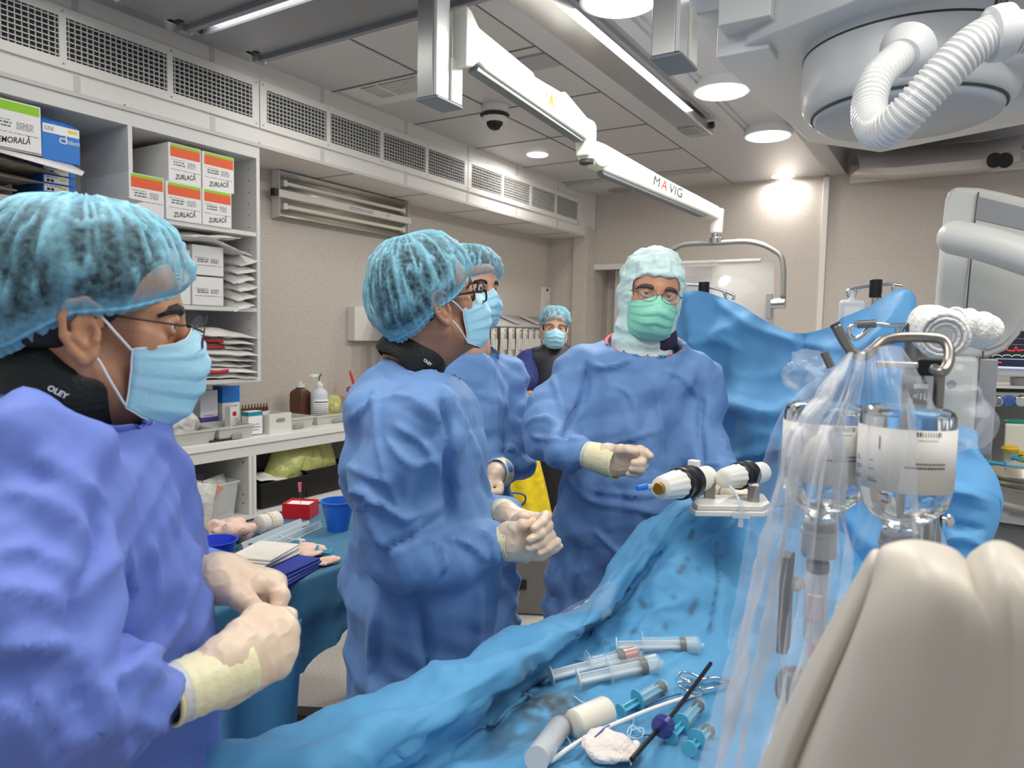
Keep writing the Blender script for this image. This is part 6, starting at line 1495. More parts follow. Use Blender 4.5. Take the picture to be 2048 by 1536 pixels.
sy((1378, 1512), (1420, 1470), .011, 'blue syringe half hidden by the clear film', ext=.3, pl=M_teal2)
t = thing('syringe_tube', 'upright leaning clear syringe barrel with a grey cap at the bottom edge', 'syringe', od(1095, 1500))
a = od(1120, 1478, .02); bb = od(1078, 1560, .035); M = basis(bb-a)
MB().lathe([(.012, 0), (.0155, .002), (.0165, .006), (.0165, .16)], 28, a, M).build('barrel', mat('barrel_milky', (216, 220, 222), .2, alpha=.72), t, sharp=40)
MB().lathe([(.010, -.001), (.0172, .0005), (.0175, .005)], 28, a, M).build('end_ring', M_grey, t, sharp=40)
t = thing('cream_bottle', 'small cream plastic bottle lying on its side with dark print', 'bottle', od(1178, 1462))
a = od(1146, 1476, .021); bb = od(1214, 1446, .021); L = np.linalg.norm(bb-a); M = basis(bb-a, Z)
MB().lathe([(.012, -.001), (.019, 0), (.022, .003), (.0225, .02), (.0225, L-.004), (.020, L), (.012, L+.001)], 32, a, M).build('bottle_body', mat('plastic_cream', (228, 222, 206), .3), t, sharp=40)
b = MB()
for k, z in enumerate((.032, .036, .040, .044, .048, .052)):
    qs = [a+M@V(.0228*math.cos(w_), .0228*math.sin(w_), z) for w_ in np.linspace(-1.5-.1*(k % 3), -1.25, 4)]
    b.grid([qs, [p_+M@V(0, 0, .0022) for p_ in qs]])
b.build('print', M_ink, t)
t = thing('white_tube', 'thin white catheter tube lying across the drape', 'tube', od(1250, 1460))
MB().tube(smooth_path([od(1100, 1540, .012), od(1170, 1497, .016), od(1260, 1455, .016), od(1330, 1425, .014), od(1400, 1398, .01)], 8), .0035, 12).build('shaft', mat('catheter_white', (226, 226, 226), .3), t, sharp=0)
t = thing('black_tube', 'black catheter tube with a clear violet connector ring', 'tube', od(1330, 1480))
pts = [od(1262, 1550, .022), od(1300, 1508, .024), od(1345, 1460, .026), od(1385, 1405, .026), od(1420, 1360, .03)]
MB().tube(smooth_path(pts, 8), .0035, 12).build('shaft', M_black, t, sharp=0)
c = od(1326, 1484, .025); dd_ = pts[2]-pts[1]
MB().lathe([(.006, -.012), (.014, -.011), (.0165, -.007), (.0145, -.003), (.0165, .001), (.014, .006), (.012, .012), (.006, .013)], 28, c, basis(dd_)).build('connector_ring', mat('ring_violet', (66, 62, 140), .08, alpha=.75), t, sharp=35)
g = blob('gauze_swab', 'crumpled white gauze with a blue thread on the drape near the bottom edge', 'gauze', od(1218, 1508, .012), (.042, .036, .012), mat('gauze_pale', (234, 228, 222), .85, bump=(200, .5), var=(20, .3, (226, 212, 204))), 21, amp=.45, h=.0035, sc=34)
MB().tube(smooth_path([od(1165, 1512, .012), od(1190, 1505, .024), od(1208, 1490, .026), od(1218, 1476, .02)], 6), .0011, 6).build('blue_thread', mat('thread_blue', (60, 80, 160), .5), g)
t = thing('luer_plug', 'small white plug beside the gauze', 'plug', od(1268, 1510))
MB().cyl(od(1273, 1497, .008), od(1266, 1520, .008), .0058, n=16).cyl(od(1266, 1520, .008), od(1264, 1527, .007), .003, .0015, n=12).build('plug_body', M_paper, t, bevel=.0006)
t = thing('forceps', 'steel forceps with two finger rings beside the clear film', 'instrument', od(1390, 1380))
b = MB()
for c_, (ax_, ay_) in (((1380, 1368), (22, 8)), ((1380, 1388), (24, 9))):
    ring = [od(c_[0]+ax_*math.cos(w_)+4*math.sin(w_)*0, c_[1]+ay_*math.sin(w_)+ax_*.28*math.cos(w_), .012) for w_ in np.linspace(0, 2*PI, 26, endpoint=False)]
    b.tube(ring, .0022, 8, closed=True)
b.build('finger_rings', M_chrome, t, sharp=0)
b = MB().tube([od(1400, 1373, .012), od(1430, 1368, .012), od(1470, 1376, .012)], .0026, 8).tube([od(1402, 1394, .012), od(1430, 1388, .012), od(1470, 1378, .012)], .0026, 8)
b.build('shanks', M_chrome, t, sharp=0)
M_tubing = mat('tubing_clear', (196, 222, 238), .1, alpha=.7)
t = thing('clear_tubing', 'thin clear tubing looped loosely over the drape', 'tubing', od(1260, 1460))
for k, pl_ in enumerate((((1180, 1420), (1205, 1412), (1214, 1432), (1222, 1450), (1250, 1448), (1268, 1440), (1262, 1470), (1256, 1500), (1262, 1540)), ((1262, 1470), (1285, 1468), (1284, 1482), (1265, 1488), (1254, 1476), (1264, 1462), (1282, 1474)), ((1070, 1536), (1110, 1512), (1140, 1500), (1130, 1480), (1124, 1470)), ((1148, 1400), (1165, 1415), (1190, 1418), (1200, 1408)))):
    MB().tube(smooth_path([od(x, y, .007+.002*(i % 2)) for i, (x, y) in enumerate(pl_)], 6), .0013, 6).build('tubing', M_tubing, t, sharp=0)
t = thing('dark_thread', 'dark suture thread running across the drape towards the forceps', 'thread', od(1300, 1400))
MB().tube(smooth_path([od(1150, 1326, .004), od(1180, 1328, .004)], 4), .0009, 6).tube(smooth_path([od(1262, 1484, .005), od(1290, 1477, .005), od(1312, 1478, .006)], 5), .001, 6).tube(smooth_path([od(1290, 1420, .005), od(1330, 1402, .005), od(1362, 1394, .006)], 5), .001, 6).build('thread', M_dark, t, sharp=0)
# clear pouch with bits at the table edge
rows = []
for i in range(12):
    u = i/11; row = []
    for j in range(12):
        v_ = j/11; P = Q(1075+150*u-10*v_, 1262-90*u+95*v_*(1-.3*u), 1.42-.06*u)
        row.append(P+V(1, .3, .4)*.014*float(vn(V(u, v_, 0), 6, 4))+V(0, 0, 1)*.012*float(1-abs(vn(V(u, v_, 1), 5, 5))))
    rows.append(row)
M_fclear = mat('film_clear', (214, 218, 224), .08, alpha=.16, spec=.9, bump=(22, .5, 'crumple', .006))
t = tag(MB().grid(np.array(rows)).build('clear_pouch', M_fclear, sharp=0, solid=.0008), 'clear film pouch with small white fittings at the drape edge', 'pouch')
b = MB()
for x, y in ((1150, 1222), (1172, 1208), (1195, 1196), (1205, 1190), (1130, 1240)):
    c = Q(x, y, 1.44); b.cyl(c, c+V(.012, .004, .008), .006, n=10)
b.build('fittings', M_paper, t, bevel=.001)
# ---- valve device on the table: base plate, posts and two handles
dv = thing('delivery_device', 'white base plate with two ribbed black and white steering handles over the drape', 'medical device', Q(1450, 1010, 1.55))
pl_ = [(1378, 1014), (1398, 1000), (1530, 996), (1545, 1016), (1530, 1024), (1390, 1022)]
zz = float(Q(1450, 1014, 1.55)[2])
P = [onz(x, y, zz) for x, y in pl_]
MB().prism([(p[0], p[1]) for p in P], .012, (0, 0, zz-.012)).build('base_plate', mat('device_white', (220, 216, 206), .35), dv, bevel=.003)
MB().prism([(p[0]*.94+P[0][0]*.0+.06*np.mean([q_[0] for q_ in P]), p[1]*.94+.06*np.mean([q_[1] for q_ in P])) for p in P], .012, (0, 0, zz)).build('upper_plate', mat('device_white', (220, 216, 206), .35), dv, bevel=.003)
def handle(a, bb, r, label):
    M = basis(bb-a, Z); L = np.linalg.norm(bb-a); n = 48; rows = []
    for i, (q, z) in enumerate(((.55, 0), (.74, 0), (.78, L*.02), (.98, L*.30), (1.0, L*.34))):
        rows.append([a+M@V(r*q*(1-(.05 if (k//2) % 2 else 0)*(i > 1))*math.cos(2*PI*k/n), r*q*(1-(.05 if (k//2) % 2 else 0)*(i > 1))*math.sin(2*PI*k/n), z) for k in range(n)])
    k_ = MB().grid(np.array(rows), cv=True).build('grip_knob', mat('device_cream', (226, 224, 216), .35), dv, sharp=40)
    MB().lathe([(r*.3, -.004), (r*.6, -.003), (r*.72, 0)], 32, a, M).build('knob_face', mat('device_white', (220, 216, 206), .35), k_)
    MB().lathe([(r*1.0, L*.34), (r*1.12, L*.36), (r*1.12, L*.42), (r*.95, L*.45), (r*.95, L*.52), (r*1.12, L*.54), (r*1.15, L*.62), (r*.98, L*.65)], 36, a, M).build('black_collar', M_black, dv, sharp=30)
    MB().lathe([(r*.86, L*.64), (r*.88, L*.70), (r*.88, L*.97), (r*.6, L)], 36, a, M).build('rear_body', mat('device_cream', (226, 224, 216), .35), dv, sharp=35)
    return M, L
a = Q(1322, 976, 1.42); bb = Q(1416, 955, 1.60); M, L = handle(a, bb, .030, '')
MB().cyl(a, a-M@V(0, 0, .014), .012, n=16).build('brass_port', mat('brass', (176, 130, 50), .3, .8), dv, bevel=.002)
MB().cyl(a+M@V(.004, -.01, -.004), a+M@V(.004, -.016, -.035), .0045, n=12).build('clear_port', M_clear, dv)
MB().cyl(a+M@V(.004, -.016, -.03), a+M@V(.003, -.02, -.058), .0065, .005, n=14).build('blue_cap', mat('cap_blue_port', (40, 110, 210), .35), dv, bevel=.001)
MB().box(a+M@V(.036, 0, L*.66), (.016, .02, .02), M).build('white_lever', M_paper, dv, bevel=.002)
a2 = Q(1447, 957, 1.56); b2 = Q(1525, 944, 1.72); M2, L2_ = handle(a2, b2, .027, '')
MB().cyl(bb-M@V(0, 0, .01), a2+M2@V(0, 0, .01), .006, n=12).build('shaft', M_steel2, dv)
for x, y in ((1420, 962), (1508, 968)):
    c = Q(x, y, 1.58); MB().box((c*V(1, 1, 0)+Z*(c[2]+zz)/2), (.022, .03, max(c[2]-zz, .03)), rotz(.3)).build('support_post', M_steel2, dv, bevel=.003)
MB().tube(smooth_path([a2+M2@V(0, -.02, .01), Q(1462, 975, 1.55), Q(1474, 992, 1.54), Q(1480, 1010, 1.53), Q(1482, 1028, 1.53)], 6), .0028, 8).build('flush_line', M_tubing, dv, sharp=0)
c = Q(1482, 1030, 1.52); MB().cyl(c+Z*.02, c-Z*.025, .006, n=12).box(c, (.035, .012, .012), rotz(.4)).build('clear_tap', mat('tap_clear', (222, 226, 230), .1, alpha=.6), dv, bevel=.001)
# ================================================================ screen drape, stands, bottles, right side equipment
f8, r8 = frame(1600)
top = [(1346, 640, 2.75), (1362, 590, 2.72), (1408, 583, 2.68), (1470, 604, 2.62), (1545, 650, 2.50), (1600, 665, 2.42), (1680, 640, 2.36), (1750, 606, 2.32), (1812, 578, 2.30), (1845, 650, 2.28), (1868, 735, 2.25), (1905, 830, 2.10), (1945, 870, 2.0), (1975, 900, 1.95)]
rows = []
for r in range(8):
    t_ = r/7; row = []
    for i, (x, y, d) in enumerate(top):
        yy = y+(1200-y)*t_; xx = x+(0 if i > 2 else (3-i)*30*t_)*1.0-(0 if i < 10 else 10*math.sin(PI*t_))
        row.append(Q(xx, yy, d-.25*t_+.05*math.sin(1.4*i+2*t_)*min(1, t_*3)))
    rows.append(row)
S = interp(rows, 9, 14); nu, nv = S.shape[:2]
W_ = S.reshape(-1, 3); ff = np.array([(i*nv+j, (i+1)*nv+j, (i+1)*nv+j+1, i*nv+j+1) for i in range(nu-1) for j in range(nv-1)]); n_ = normals(W_, ff)
q = W_+.08*np.stack([vn(W_, 3, 1), vn(W_, 3, 2), vn(W_, 3, 3)], 1)
W_ = W_+n_*(vn(W_, 3, 4)*.03+((1-np.abs(vn(q*V(1, 1, 1.5), 3.5, 5)))**2-.4)*.05+((1-np.abs(vn(q, 9, 6)))**2-.4)*.008+crumple(W_, 8, (.12, .5), 10, .07))[:, None]
fo = [(((1378, 600), (1395, 700), (1430, 850)), .05, .03), (((1420, 590), (1500, 650), (1620, 690), (1700, 700)), .04, .02), (((1600, 668), (1610, 700), (1600, 780)), .03, -.02), (((1812, 585), (1790, 640), (1740, 700)), .04, .03), (((1812, 590), (1820, 660), (1815, 730)), .03, .025), (((1440, 800), (1540, 830), (1600, 800)), .04, .03), (((1450, 930), (1530, 900), (1600, 880)), .04, .03), (((1885, 980), (1940, 990), (1960, 1010)), .025, .03), (((1890, 1040), (1930, 1060), (1955, 1050)), .02, -.02), (((1900, 1090), (1930, 1070), (1960, 1100)), .02, .025), (((1890, 900), (1930, 890), (1955, 920)), .03, .02), (((1650, 690), (1700, 780), (1720, 900)), .04, .02), (((1380, 690), (1440, 680), (1480, 700)), .03, .015)]
W_ = folds_on(W_, ff, fo)
o = mesh_obj('screen_drape', W_, ff, M_drape3); tag(o, 'tall blue drape hung as a screen between two stands behind the masked doctor', 'drape')
def stand(label, x, y, d, arms, zfloor=0.0):
    c = Q(x, y, d); t = thing('drip_stand', label, 'stand', c*V(1, 1, 0), None)
    MB().cyl(c*V(1, 1, 0)+Z*.04, c, .012, n=16).build('pole', M_steel, t)
    b = MB()
    for k in range(5): a = 2*PI*k/5; b.tube([c*V(1, 1, 0)+V(.3*math.cos(a), .3*math.sin(a), .03), c*V(1, 1, 0)+Z*.09], .014, 10)
    b.build('foot_star', M_steel, t, sharp=40)
    MB().cyl(c-Z*.05, c+Z*.012, .020, n=16).build('head_knob', M_black, t, bevel=.003)
    for a in arms: MB().tube(smooth_path([Q(px, py, d) for px, py in a], 5), .006, 10).build('hook_arm', M_chrome, t, sharp=0)
    return t
stand('chrome stand top holding the left peak of the blue screen drape', 1408, 570, 2.74, [((1408, 572), (1365, 570), (1345, 571)), ((1410, 572), (1440, 580), (1466, 590), (1466, 600)), ((1448, 584), (1452, 594), (1456, 598))])
stand('chrome stand top with a hanging white fluid bag behind the blue screen drape', 1752, 566, 2.75, [((1750, 570), (1700, 580), (1696, 586), (1700, 596), (1708, 594), (1711, 584), (1710, 578)), ((1756, 570), (1785, 569), (1806, 572)), ((1787, 570), (1787, 592)), ((1760, 588), (1766, 600), (1760, 606))])
t = thing('fluid_bag', 'white translucent fluid bag hanging from the far chrome hook', 'fluid bag', Q(1703, 600, 2.75))
c = Q(1703, 640, 2.75); M = np.stack([frame(1703)[1], frame(1703)[0], Z], 1)
MB().box(c-Z*.03, (.085, .03, .20), M).build('bag_body', mat('bag_white2', (222, 226, 232), .2, alpha=.85), t, bevel=.02, seg=4)
MB().lathe([(.012, 0), (.008, .02), (.012, .03)], 14, Q(1703, 602, 2.75)).build('neck', M_paper, t)
b = MB(); b.box(c+V(0, 0, .02)-frame(1703)[0]*.0165, (.05, .001, .05), M).build('bag_label', M_paper, t)
# stand with the gauze rolls
D3 = 1.35
t = thing('gauze_stand', 'steel stand head with hook loops beside the gauze rolls', 'stand', Q(1835, 660, D3)*V(1, 1, 0))
c = Q(1836, 648, D3)
MB().cyl(c*V(1, 1, 0)+Z*.05, c, .018, n=20).build('pole', M_steel2, t)
MB().tube(smooth_path([Q(x, y, D3) for x, y in ((1825, 650), (1780, 651), (1752, 648), (1715, 649), (1700, 655), (1698, 668), (1708, 678), (1722, 672), (1738, 656), (1752, 650))], 6), .0042, 10).build('hook_loop', M_chrome, t, sharp=0)
MB().tube([Q(1752, 647, D3-.01), Q(1714, 649, D3-.01)], .007, 10).build('hook_sleeve', M_steel2, t)
MB().tube(smooth_path([Q(1795, 652, D3), Q(1793, 660, D3), Q(1796, 672, D3)], 4), .003, 8).tube(smooth_path([Q(1808, 652, D3), Q(1800, 668, D3)], 4), .003, 8).build('small_hooks', M_steel, t, sharp=0)
def roll(a, bb, r, label, seed, end=True):
    M = basis(bb-a, Z); L = np.linalg.norm(bb-a); t = thing('gauze_bandage', label, 'gauze', (a+bb)/2, 'gauze rolls on the stand')
    rows = [[a+M@V(q*r*(1+.05*math.sin(3*w_+i)+.04*float(vn(V(math.cos(w_), math.sin(w_), z*30), 2.5, seed)))*math.cos(w_), q*r*(1+.05*math.sin(3*w_+i)+.04*float(vn(V(math.cos(w_), math.sin(w_), z*30), 2.5, seed)))*math.sin(w_), z) for w_ in np.linspace(0, 2*PI, 40, endpoint=False)] for i, (q, z) in enumerate([(.5, .008), (.9, 0), (1, .006)]+[(1+.03*((k % 3)-1), .006+(L-.012)*k/14) for k in range(1, 14)]+[(1, L-.006), (.9, L), (.5, L-.008)])]
    MB().grid(np.array(rows), cv=True).build('roll', mat('gauze_bright', (232, 231, 228), .85, bump=(160, .5)), t, sharp=0)
    sp = [a+M@V((.004+r*.82*k/60)*math.cos(k*.42), (.004+r*.82*k/60)*math.sin(k*.42), -.001+.006*(1-k/60)) for k in range(60)]
    MB().tube(sp, .0026, 6).build('spiral_end', mat('gauze_bright', (232, 231, 228), .85), t, sharp=0)
    MB().cyl(a+M@V(0, 0, .001), bb-M@V(0, 0, .001), r*.9).build('core', mat('gauze_core', (190, 190, 190), .85), t)
roll(Q(1888, 672, 1.26), Q(1856, 652, 1.40), .036, 'rolled white gauze whose spiral end faces the camera', 3)
roll(Q(1902, 650, 1.34), Q(1976, 663, 1.41), .029, 'longer white gauze roll lying behind the spiral one', 7)
# steel pole, bent handle and clamp
D4 = .93
pp = thing('infusion_pole', 'brushed steel pole with a bent tube handle and black clamp', 'stand', Q(1862, 900, D4)*V(1, 1, 0))
f9, r9 = frame(1860); Mf = np.stack([r9, f9, Z], 1)
for px_, w_, m_ in ((1846, .0085, M_steel), (1868, .0065, M_steel2)):
    c = Q(px_, 900, D4); MB().cyl(c*V(1, 1, 0)+Z*.1, c*V(1, 1, 0)+Z*Q(1862, 745, D4)[2], w_, n=24).build('pole', m_, pp)
MB().cyl(Q(1858, 900, D4)*V(1, 1, 0), Q(1858, 900, D4)*V(1, 1, 0)+Z*.1, .16, .05, n=32).build('foot', M_dark, pp, bevel=.01)
MB().box(Q(1887, 920, D4)*V(1, 1, 0)+Z*.80, (.005, .014, 1.26), Mf).build('dark_rail', mat('rail_dark', (52, 50, 48), .35, .6), pp, bevel=.001)
MB().box(Q(1864, 734, D4-.01), (.028, .03, .019), Mf).build('clamp', M_black, pp, bevel=.003)
MB().box(Q(1818, 779, D4-.02), (.013, .02, .018), Mf).build('black_block', M_black, pp, bevel=.003)
MB().cyl(Q(1830, 752, D4-.01), Q(1830, 816, D4-.01), .007, n=20).build('block_tube', M_steel, pp)
hd = smooth_path([Q(x, y, d) for x, y, d in ((1672, 652, .84), (1690, 685, .84), (1706, 706, .84), (1725, 712, .845), (1745, 700, .85), (1768, 682, .86), (1800, 675, .865), (1850, 675, .87), (1884, 680, .875), (1898, 700, .87), (1896, 728, .86), (1884, 744, .85), (1868, 738, .86))], 8)
MB().tube(hd, .0054, 14).build('tube_handle', M_steel2, pp, sharp=0)
MB().cyl(hd[0], hd[0]-unit(hd[1]-hd[0])*.003, .0055, n=14).build('handle_end', M_dark, pp)
MB().cyl(Q(1752, 728, D4-.02), Q(1842, 732, D4-.02), .0042, n=14).build('cross_bar', M_steel, pp)
MB().cyl(Q(1648, 704, D4+.02), Q(1662, 735, D4+.02), .0048, n=14).build('handle_stub', M_steel2, pp)
Mt2 = np.stack([r9, Z, -f9], 1); ct_ = Q(1841, 788, D4-.03)
fl_ = MB().prism([(-.0068, -.012), (0, -.018), (.0068, -.012), (.0068, .006), (-.0068, .006)], .001, ct_, Mt2).build('volume_tag', mat('tag_black', (50, 50, 54), .4), pp)
text('lettering', '<1L', .0095, M_paper, mat4(Mt2, ct_-f9*.0016-Z*.003), fl_, bold=.0002)
MB().prism([(-.0068, .006), (.0068, .006), (.0068, .011), (-.0068, .011)], .001, ct_, Mt2).build('tag_top', M_paper, pp)
for y in (952, 1040):
    c = Q(1884, y, D4-.01); M = basis(r9); MB().lathe([(.004, 0), (.004, .004), (.0085, .005), (.0085, .007), (.006, .010), (.002, .012)], 24, c, M).build('bolt', M_chrome, pp, sharp=35)
# ---- two upside-down glass bottles
M_glass = mat('bottle_glass', (244, 248, 250), .02, trans=1, ior=1.33)
M_lab = mat('bottle_label', (222, 220, 214), .5)
M_capa = mat('bottle_cap', (176, 178, 180), .35, .6)
M_gry = mat('stopper_grey', (120, 126, 132), .5)
def infusion(xc, d, ytop, ybot, label, rl, spin=0):
    ct_, cb_ = Q(xc, ytop, d), Q(xc, ybot, d); hgt = ct_[2]-cb_[2]; base = V(cb_[0], cb_[1], cb_[2]); t = thing('infusion_bottle', label, 'bottle', base, 'upside-down infusion bottles')
    r = rl; h_ = hgt
    pr = [(r*.33, 0), (r*.36, h_*.03), (r*.36, h_*.07), (r*.42, h_*.10), (r*.72, h_*.19), (r*.93, h_*.27), (r, h_*.36), (r, h_*.93), (r*.95, h_*.97), (r*.80, h_), (.001, h_*.985)]
    MB().lathe(pr, 48, base, caps=False).build('glass_body', M_glass, t, sharp=0)
    MB().lathe([(r*.36, -.006), (r*.42, -.004), (r*.42, .004), (r*.385, .006)], 36, base).build('stopper', M_gry, t, sharp=35)
    MB().lathe([(r*.41, -.036), (r*.43, -.034), (r*.43, -.010), (r*.455, -.009), (r*.455, -.004)], 36, base).build('metal_cap', M_capa, t, sharp=35)
    f_, r_ = frame(xc); ang0 = math.atan2(-f_[1], -f_[0])
    def lab(a0, a1, z0, z1, dr=.0012, n=20): return [[base+V((r+dr)*math.cos(ang0+a), (r+dr)*math.sin(ang0+a), z) for a in np.linspace(a0, a1, n)] for z in (z0, z1)]
    l_ = MB().grid(lab(-2.2, 2.2, h_*.40, h_*.86, .0008, 50)).build('bottle_label', M_lab, t, solid=.0004)
    b = MB(); bb_ = MB()
    rnd = random.Random(6)
    for k in range(10): a = .18+spin+.055*k; b.grid(lab(a, a+(.035 if k in (0, 1, 8) else .018), h_*.815, h_*.85, .0018, 3))
    for k, (a0, a1, z, hh_) in enumerate(((.22, .62, .785, .010), (.20, .85, .615, .016), (-.02, .85, .585, .020), (-1.25, -1.1, .62, .01), (-1.25, -1.08, .60, .01), (-1.25, -1.0, .555, .01), (-1.25, -1.02, .535, .014), (-1.25, -1.0, .48, .01), (-1.25, -1.0, .46, .016), (-.78, -.66, .61, .01), (-.78, -.64, .545, .01), (-.8, -.62, .475, .01), (-.8, -.55, .455, .016))):
        a = a0
        while a < a1:
            wd = rnd.uniform(.03, .07); b.grid(lab(a+spin, min(a+wd, a1)+spin, h_*z, h_*(z+hh_*.55), .0018, 3)); a += wd+.012
    b.grid(lab(-.55+spin, -.53+spin, h_*.70, h_*.80, .0018, 3))
    b.build('label_print', M_ink, l_)
    return base, r, t
b2_, rr2, tb2 = infusion(1800, .86, 812, 1075, 'upside-down clear infusion bottle on the right of the pair, beside the steel pole', .0455)
b1_, rr1, tb1 = infusion(1640, .905, 806, 1052, 'upside-down clear infusion bottle on the left of the pair, behind the film', .0455)
# drip chamber below the left bottle
dc = thing('drip_chamber', 'clear drip chamber with a pink valve under the left bottle', 'drip chamber', b1_-Z*.1)
MB().cyl(b1_-Z*.042, b1_-Z*.055, .013, n=20).build('spike_cap', M_gry, dc, bevel=.002)
MB().lathe([(.010, -.14), (.013, -.135), (.0135, -.06), (.011, -.055)], 24, b1_).build('chamber', mat('chamber_clear', (216, 214, 216), .15, alpha=.6), dc, sharp=35)
MB().box(b1_-Z*.095-f9*.012, (.016, .006, .03), Mf).build('flow_label', mat('label_pinkish', (214, 200, 204), .5), dc, bevel=.001)
MB().cyl(b1_-Z*.145, b1_-Z*.16, .006, n=14).build('valve', mat('valve_pink', (200, 150, 160), .4), dc)
MB().box(b1_+V(0, 0, -.10)-r9*.034, (.012, .03, .12), Mf).build('holder_arm', M_dark, dc, bevel=.002)
MB().sph(b1_+V(0, 0, -.075)-r9*.022, .009, 14, 10).build('roller', M_paper, dc, sharp=0)
MB().tube(smooth_path([b1_-Z*.16, b1_-Z*.20+r9*.004, b1_-Z*.27-r9*.012, b1_-Z*.36-r9*.005], 6), .003, 8).build('drip_line', M_tubing, dc, sharp=0)
MB().sph(b1_-Z*.205-r9*.02, (.022, .02, .028), 18, 12).build('pressure_bulb', mat('bulb_grey', (86, 88, 98), .3, alpha=.85), dc, sharp=0)
# clear film hung over the handle, draped around the bottles
def film_mat(name, c, a0, a1, sc):
    m = mat(name, c, .09, alpha=.2, spec=1.0, bump=(sc, .55, 'crumple', .012)); nt = m.node_tree; b = nt.nodes['Principled BSDF']
    lw = nt.nodes.new('ShaderNodeLayerWeight'); lw.inputs['Blend'].default_value = .5
    r_ = nt.nodes.new('ShaderNodeMapRange'); r_.inputs['To Min'].default_value = a0; r_.inputs['To Max'].default_value = a1
    nt.links.new(lw.outputs['Facing'], r_.inputs['Value']); nt.links.new(r_.outputs['Result'], b.inputs['Alpha']); return m
M_filmb = film_mat('film_hanging', (222, 226, 234), .24, .70, 9)
M_filmc = film_mat('film_hanging_thin', (222, 226, 234), .09, .5, 9)
apex = [(1700, 706), (1712, 700), (1735, 700), (1765, 688), (1800, 690)]
def film(cols_, label, seed, amp=.012, m=None):
    rows = [[Q(x, y, d) for x, y, d in c_] for c_ in cols_]
    S = interp(rows, 10, 12); nu, nv = S.shape[:2]; W_ = S.reshape(-1, 3)
    ff = np.array([(i*nv+j, (i+1)*nv+j, (i+1)*nv+j+1, i*nv+j+1) for i in range(nu-1) for j in range(nv-1)]); n_ = normals(W_, ff)
    I = np.repeat(np.linspace(0, 1, nu), nv); J_ = np.tile(np.linspace(0, 1, nv), nu)
    U3 = np.stack([I*9, J_*1.2, 0*I], 1)
    W2 = W_+n_*(((1-np.abs(vn(U3, 1.6, seed)))**3*amp*2.2+(1-np.abs(vn(U3*V(2.3, 1.4, 1), 1.6, seed+3)))**3*amp+vn(U3, 3.5, seed+1)*amp*.5+(1-np.abs(vn(W_, 30, seed+2)))**4*amp*.4)*np.minimum(1, J_*3+.15))[:, None]
    return tag(mesh_obj('plastic_film', W2, ff, m or M_filmb), label, 'plastic film', 'clear films over the bottles')
film([[(1695, 705, .80), (1640, 760, .79), (1560, 840, .78), (1520, 960, .77), (1480, 1120, .76), (1430, 1320, .74), (1375, 1560, .70)],
      [(1703, 702, .79), (1665, 760, .77), (1600, 850, .75), (1570, 980, .74), (1540, 1130, .73), (1500, 1330, .70), (1450, 1570, .66)],
      [(1715, 704, .79), (1700, 770, .76), (1670, 860, .74), (1650, 990, .73), (1625, 1140, .72), (1580, 1340, .68), (1530, 1580, .62)],
      [(1735, 700, .80), (1730, 770, .77), (1718, 870, .755), (1712, 1000, .75), (1700, 1090, .73), (1640, 1280, .68), (1560, 1580, .60)]], 'clear plastic film falling in long glossy folds in front of the left bottle', 3)
film([[(1735, 698, .82), (1730, 770, .79), (1720, 860, .78), (1715, 960, .775), (1712, 1050, .77), (1700, 1100, .765)],
      [(1770, 690, .83), (1790, 750, .80), (1800, 820, .785), (1800, 930, .78), (1790, 1030, .775), (1770, 1100, .77)],
      [(1805, 692, .86), (1838, 740, .86), (1880, 820, .86), (1895, 930, .85), (1900, 1040, .84), (1925, 1130, .82)]], 'clear plastic film over the right bottle, pulled up to the bent handle', 9, .006, M_filmc)
film3 = film([[(1690, 705, .98), (1640, 770, 1.0), (1570, 840, 1.0), (1530, 960, .98), (1500, 1120, .95), (1470, 1300, .9)],
      [(1760, 690, 1.0), (1750, 770, 1.02), (1720, 860, 1.03), (1700, 960, 1.02), (1690, 1100, 1.0), (1660, 1300, .95)]], 'clear plastic film behind the left bottle', 14, .012, M_filmc)
adopt(blob('film_gather', None, None, Q(1625, 752, 1.15), (.035, .03, .035), M_fclear, 30, amp=.6, h=.006, sc=30), film3)
adopt(blob('film_gather', None, None, Q(1905, 830, 1.05), (.04, .03, .055), M_fclear, 33, amp=.5, h=.006, sc=24), film3)
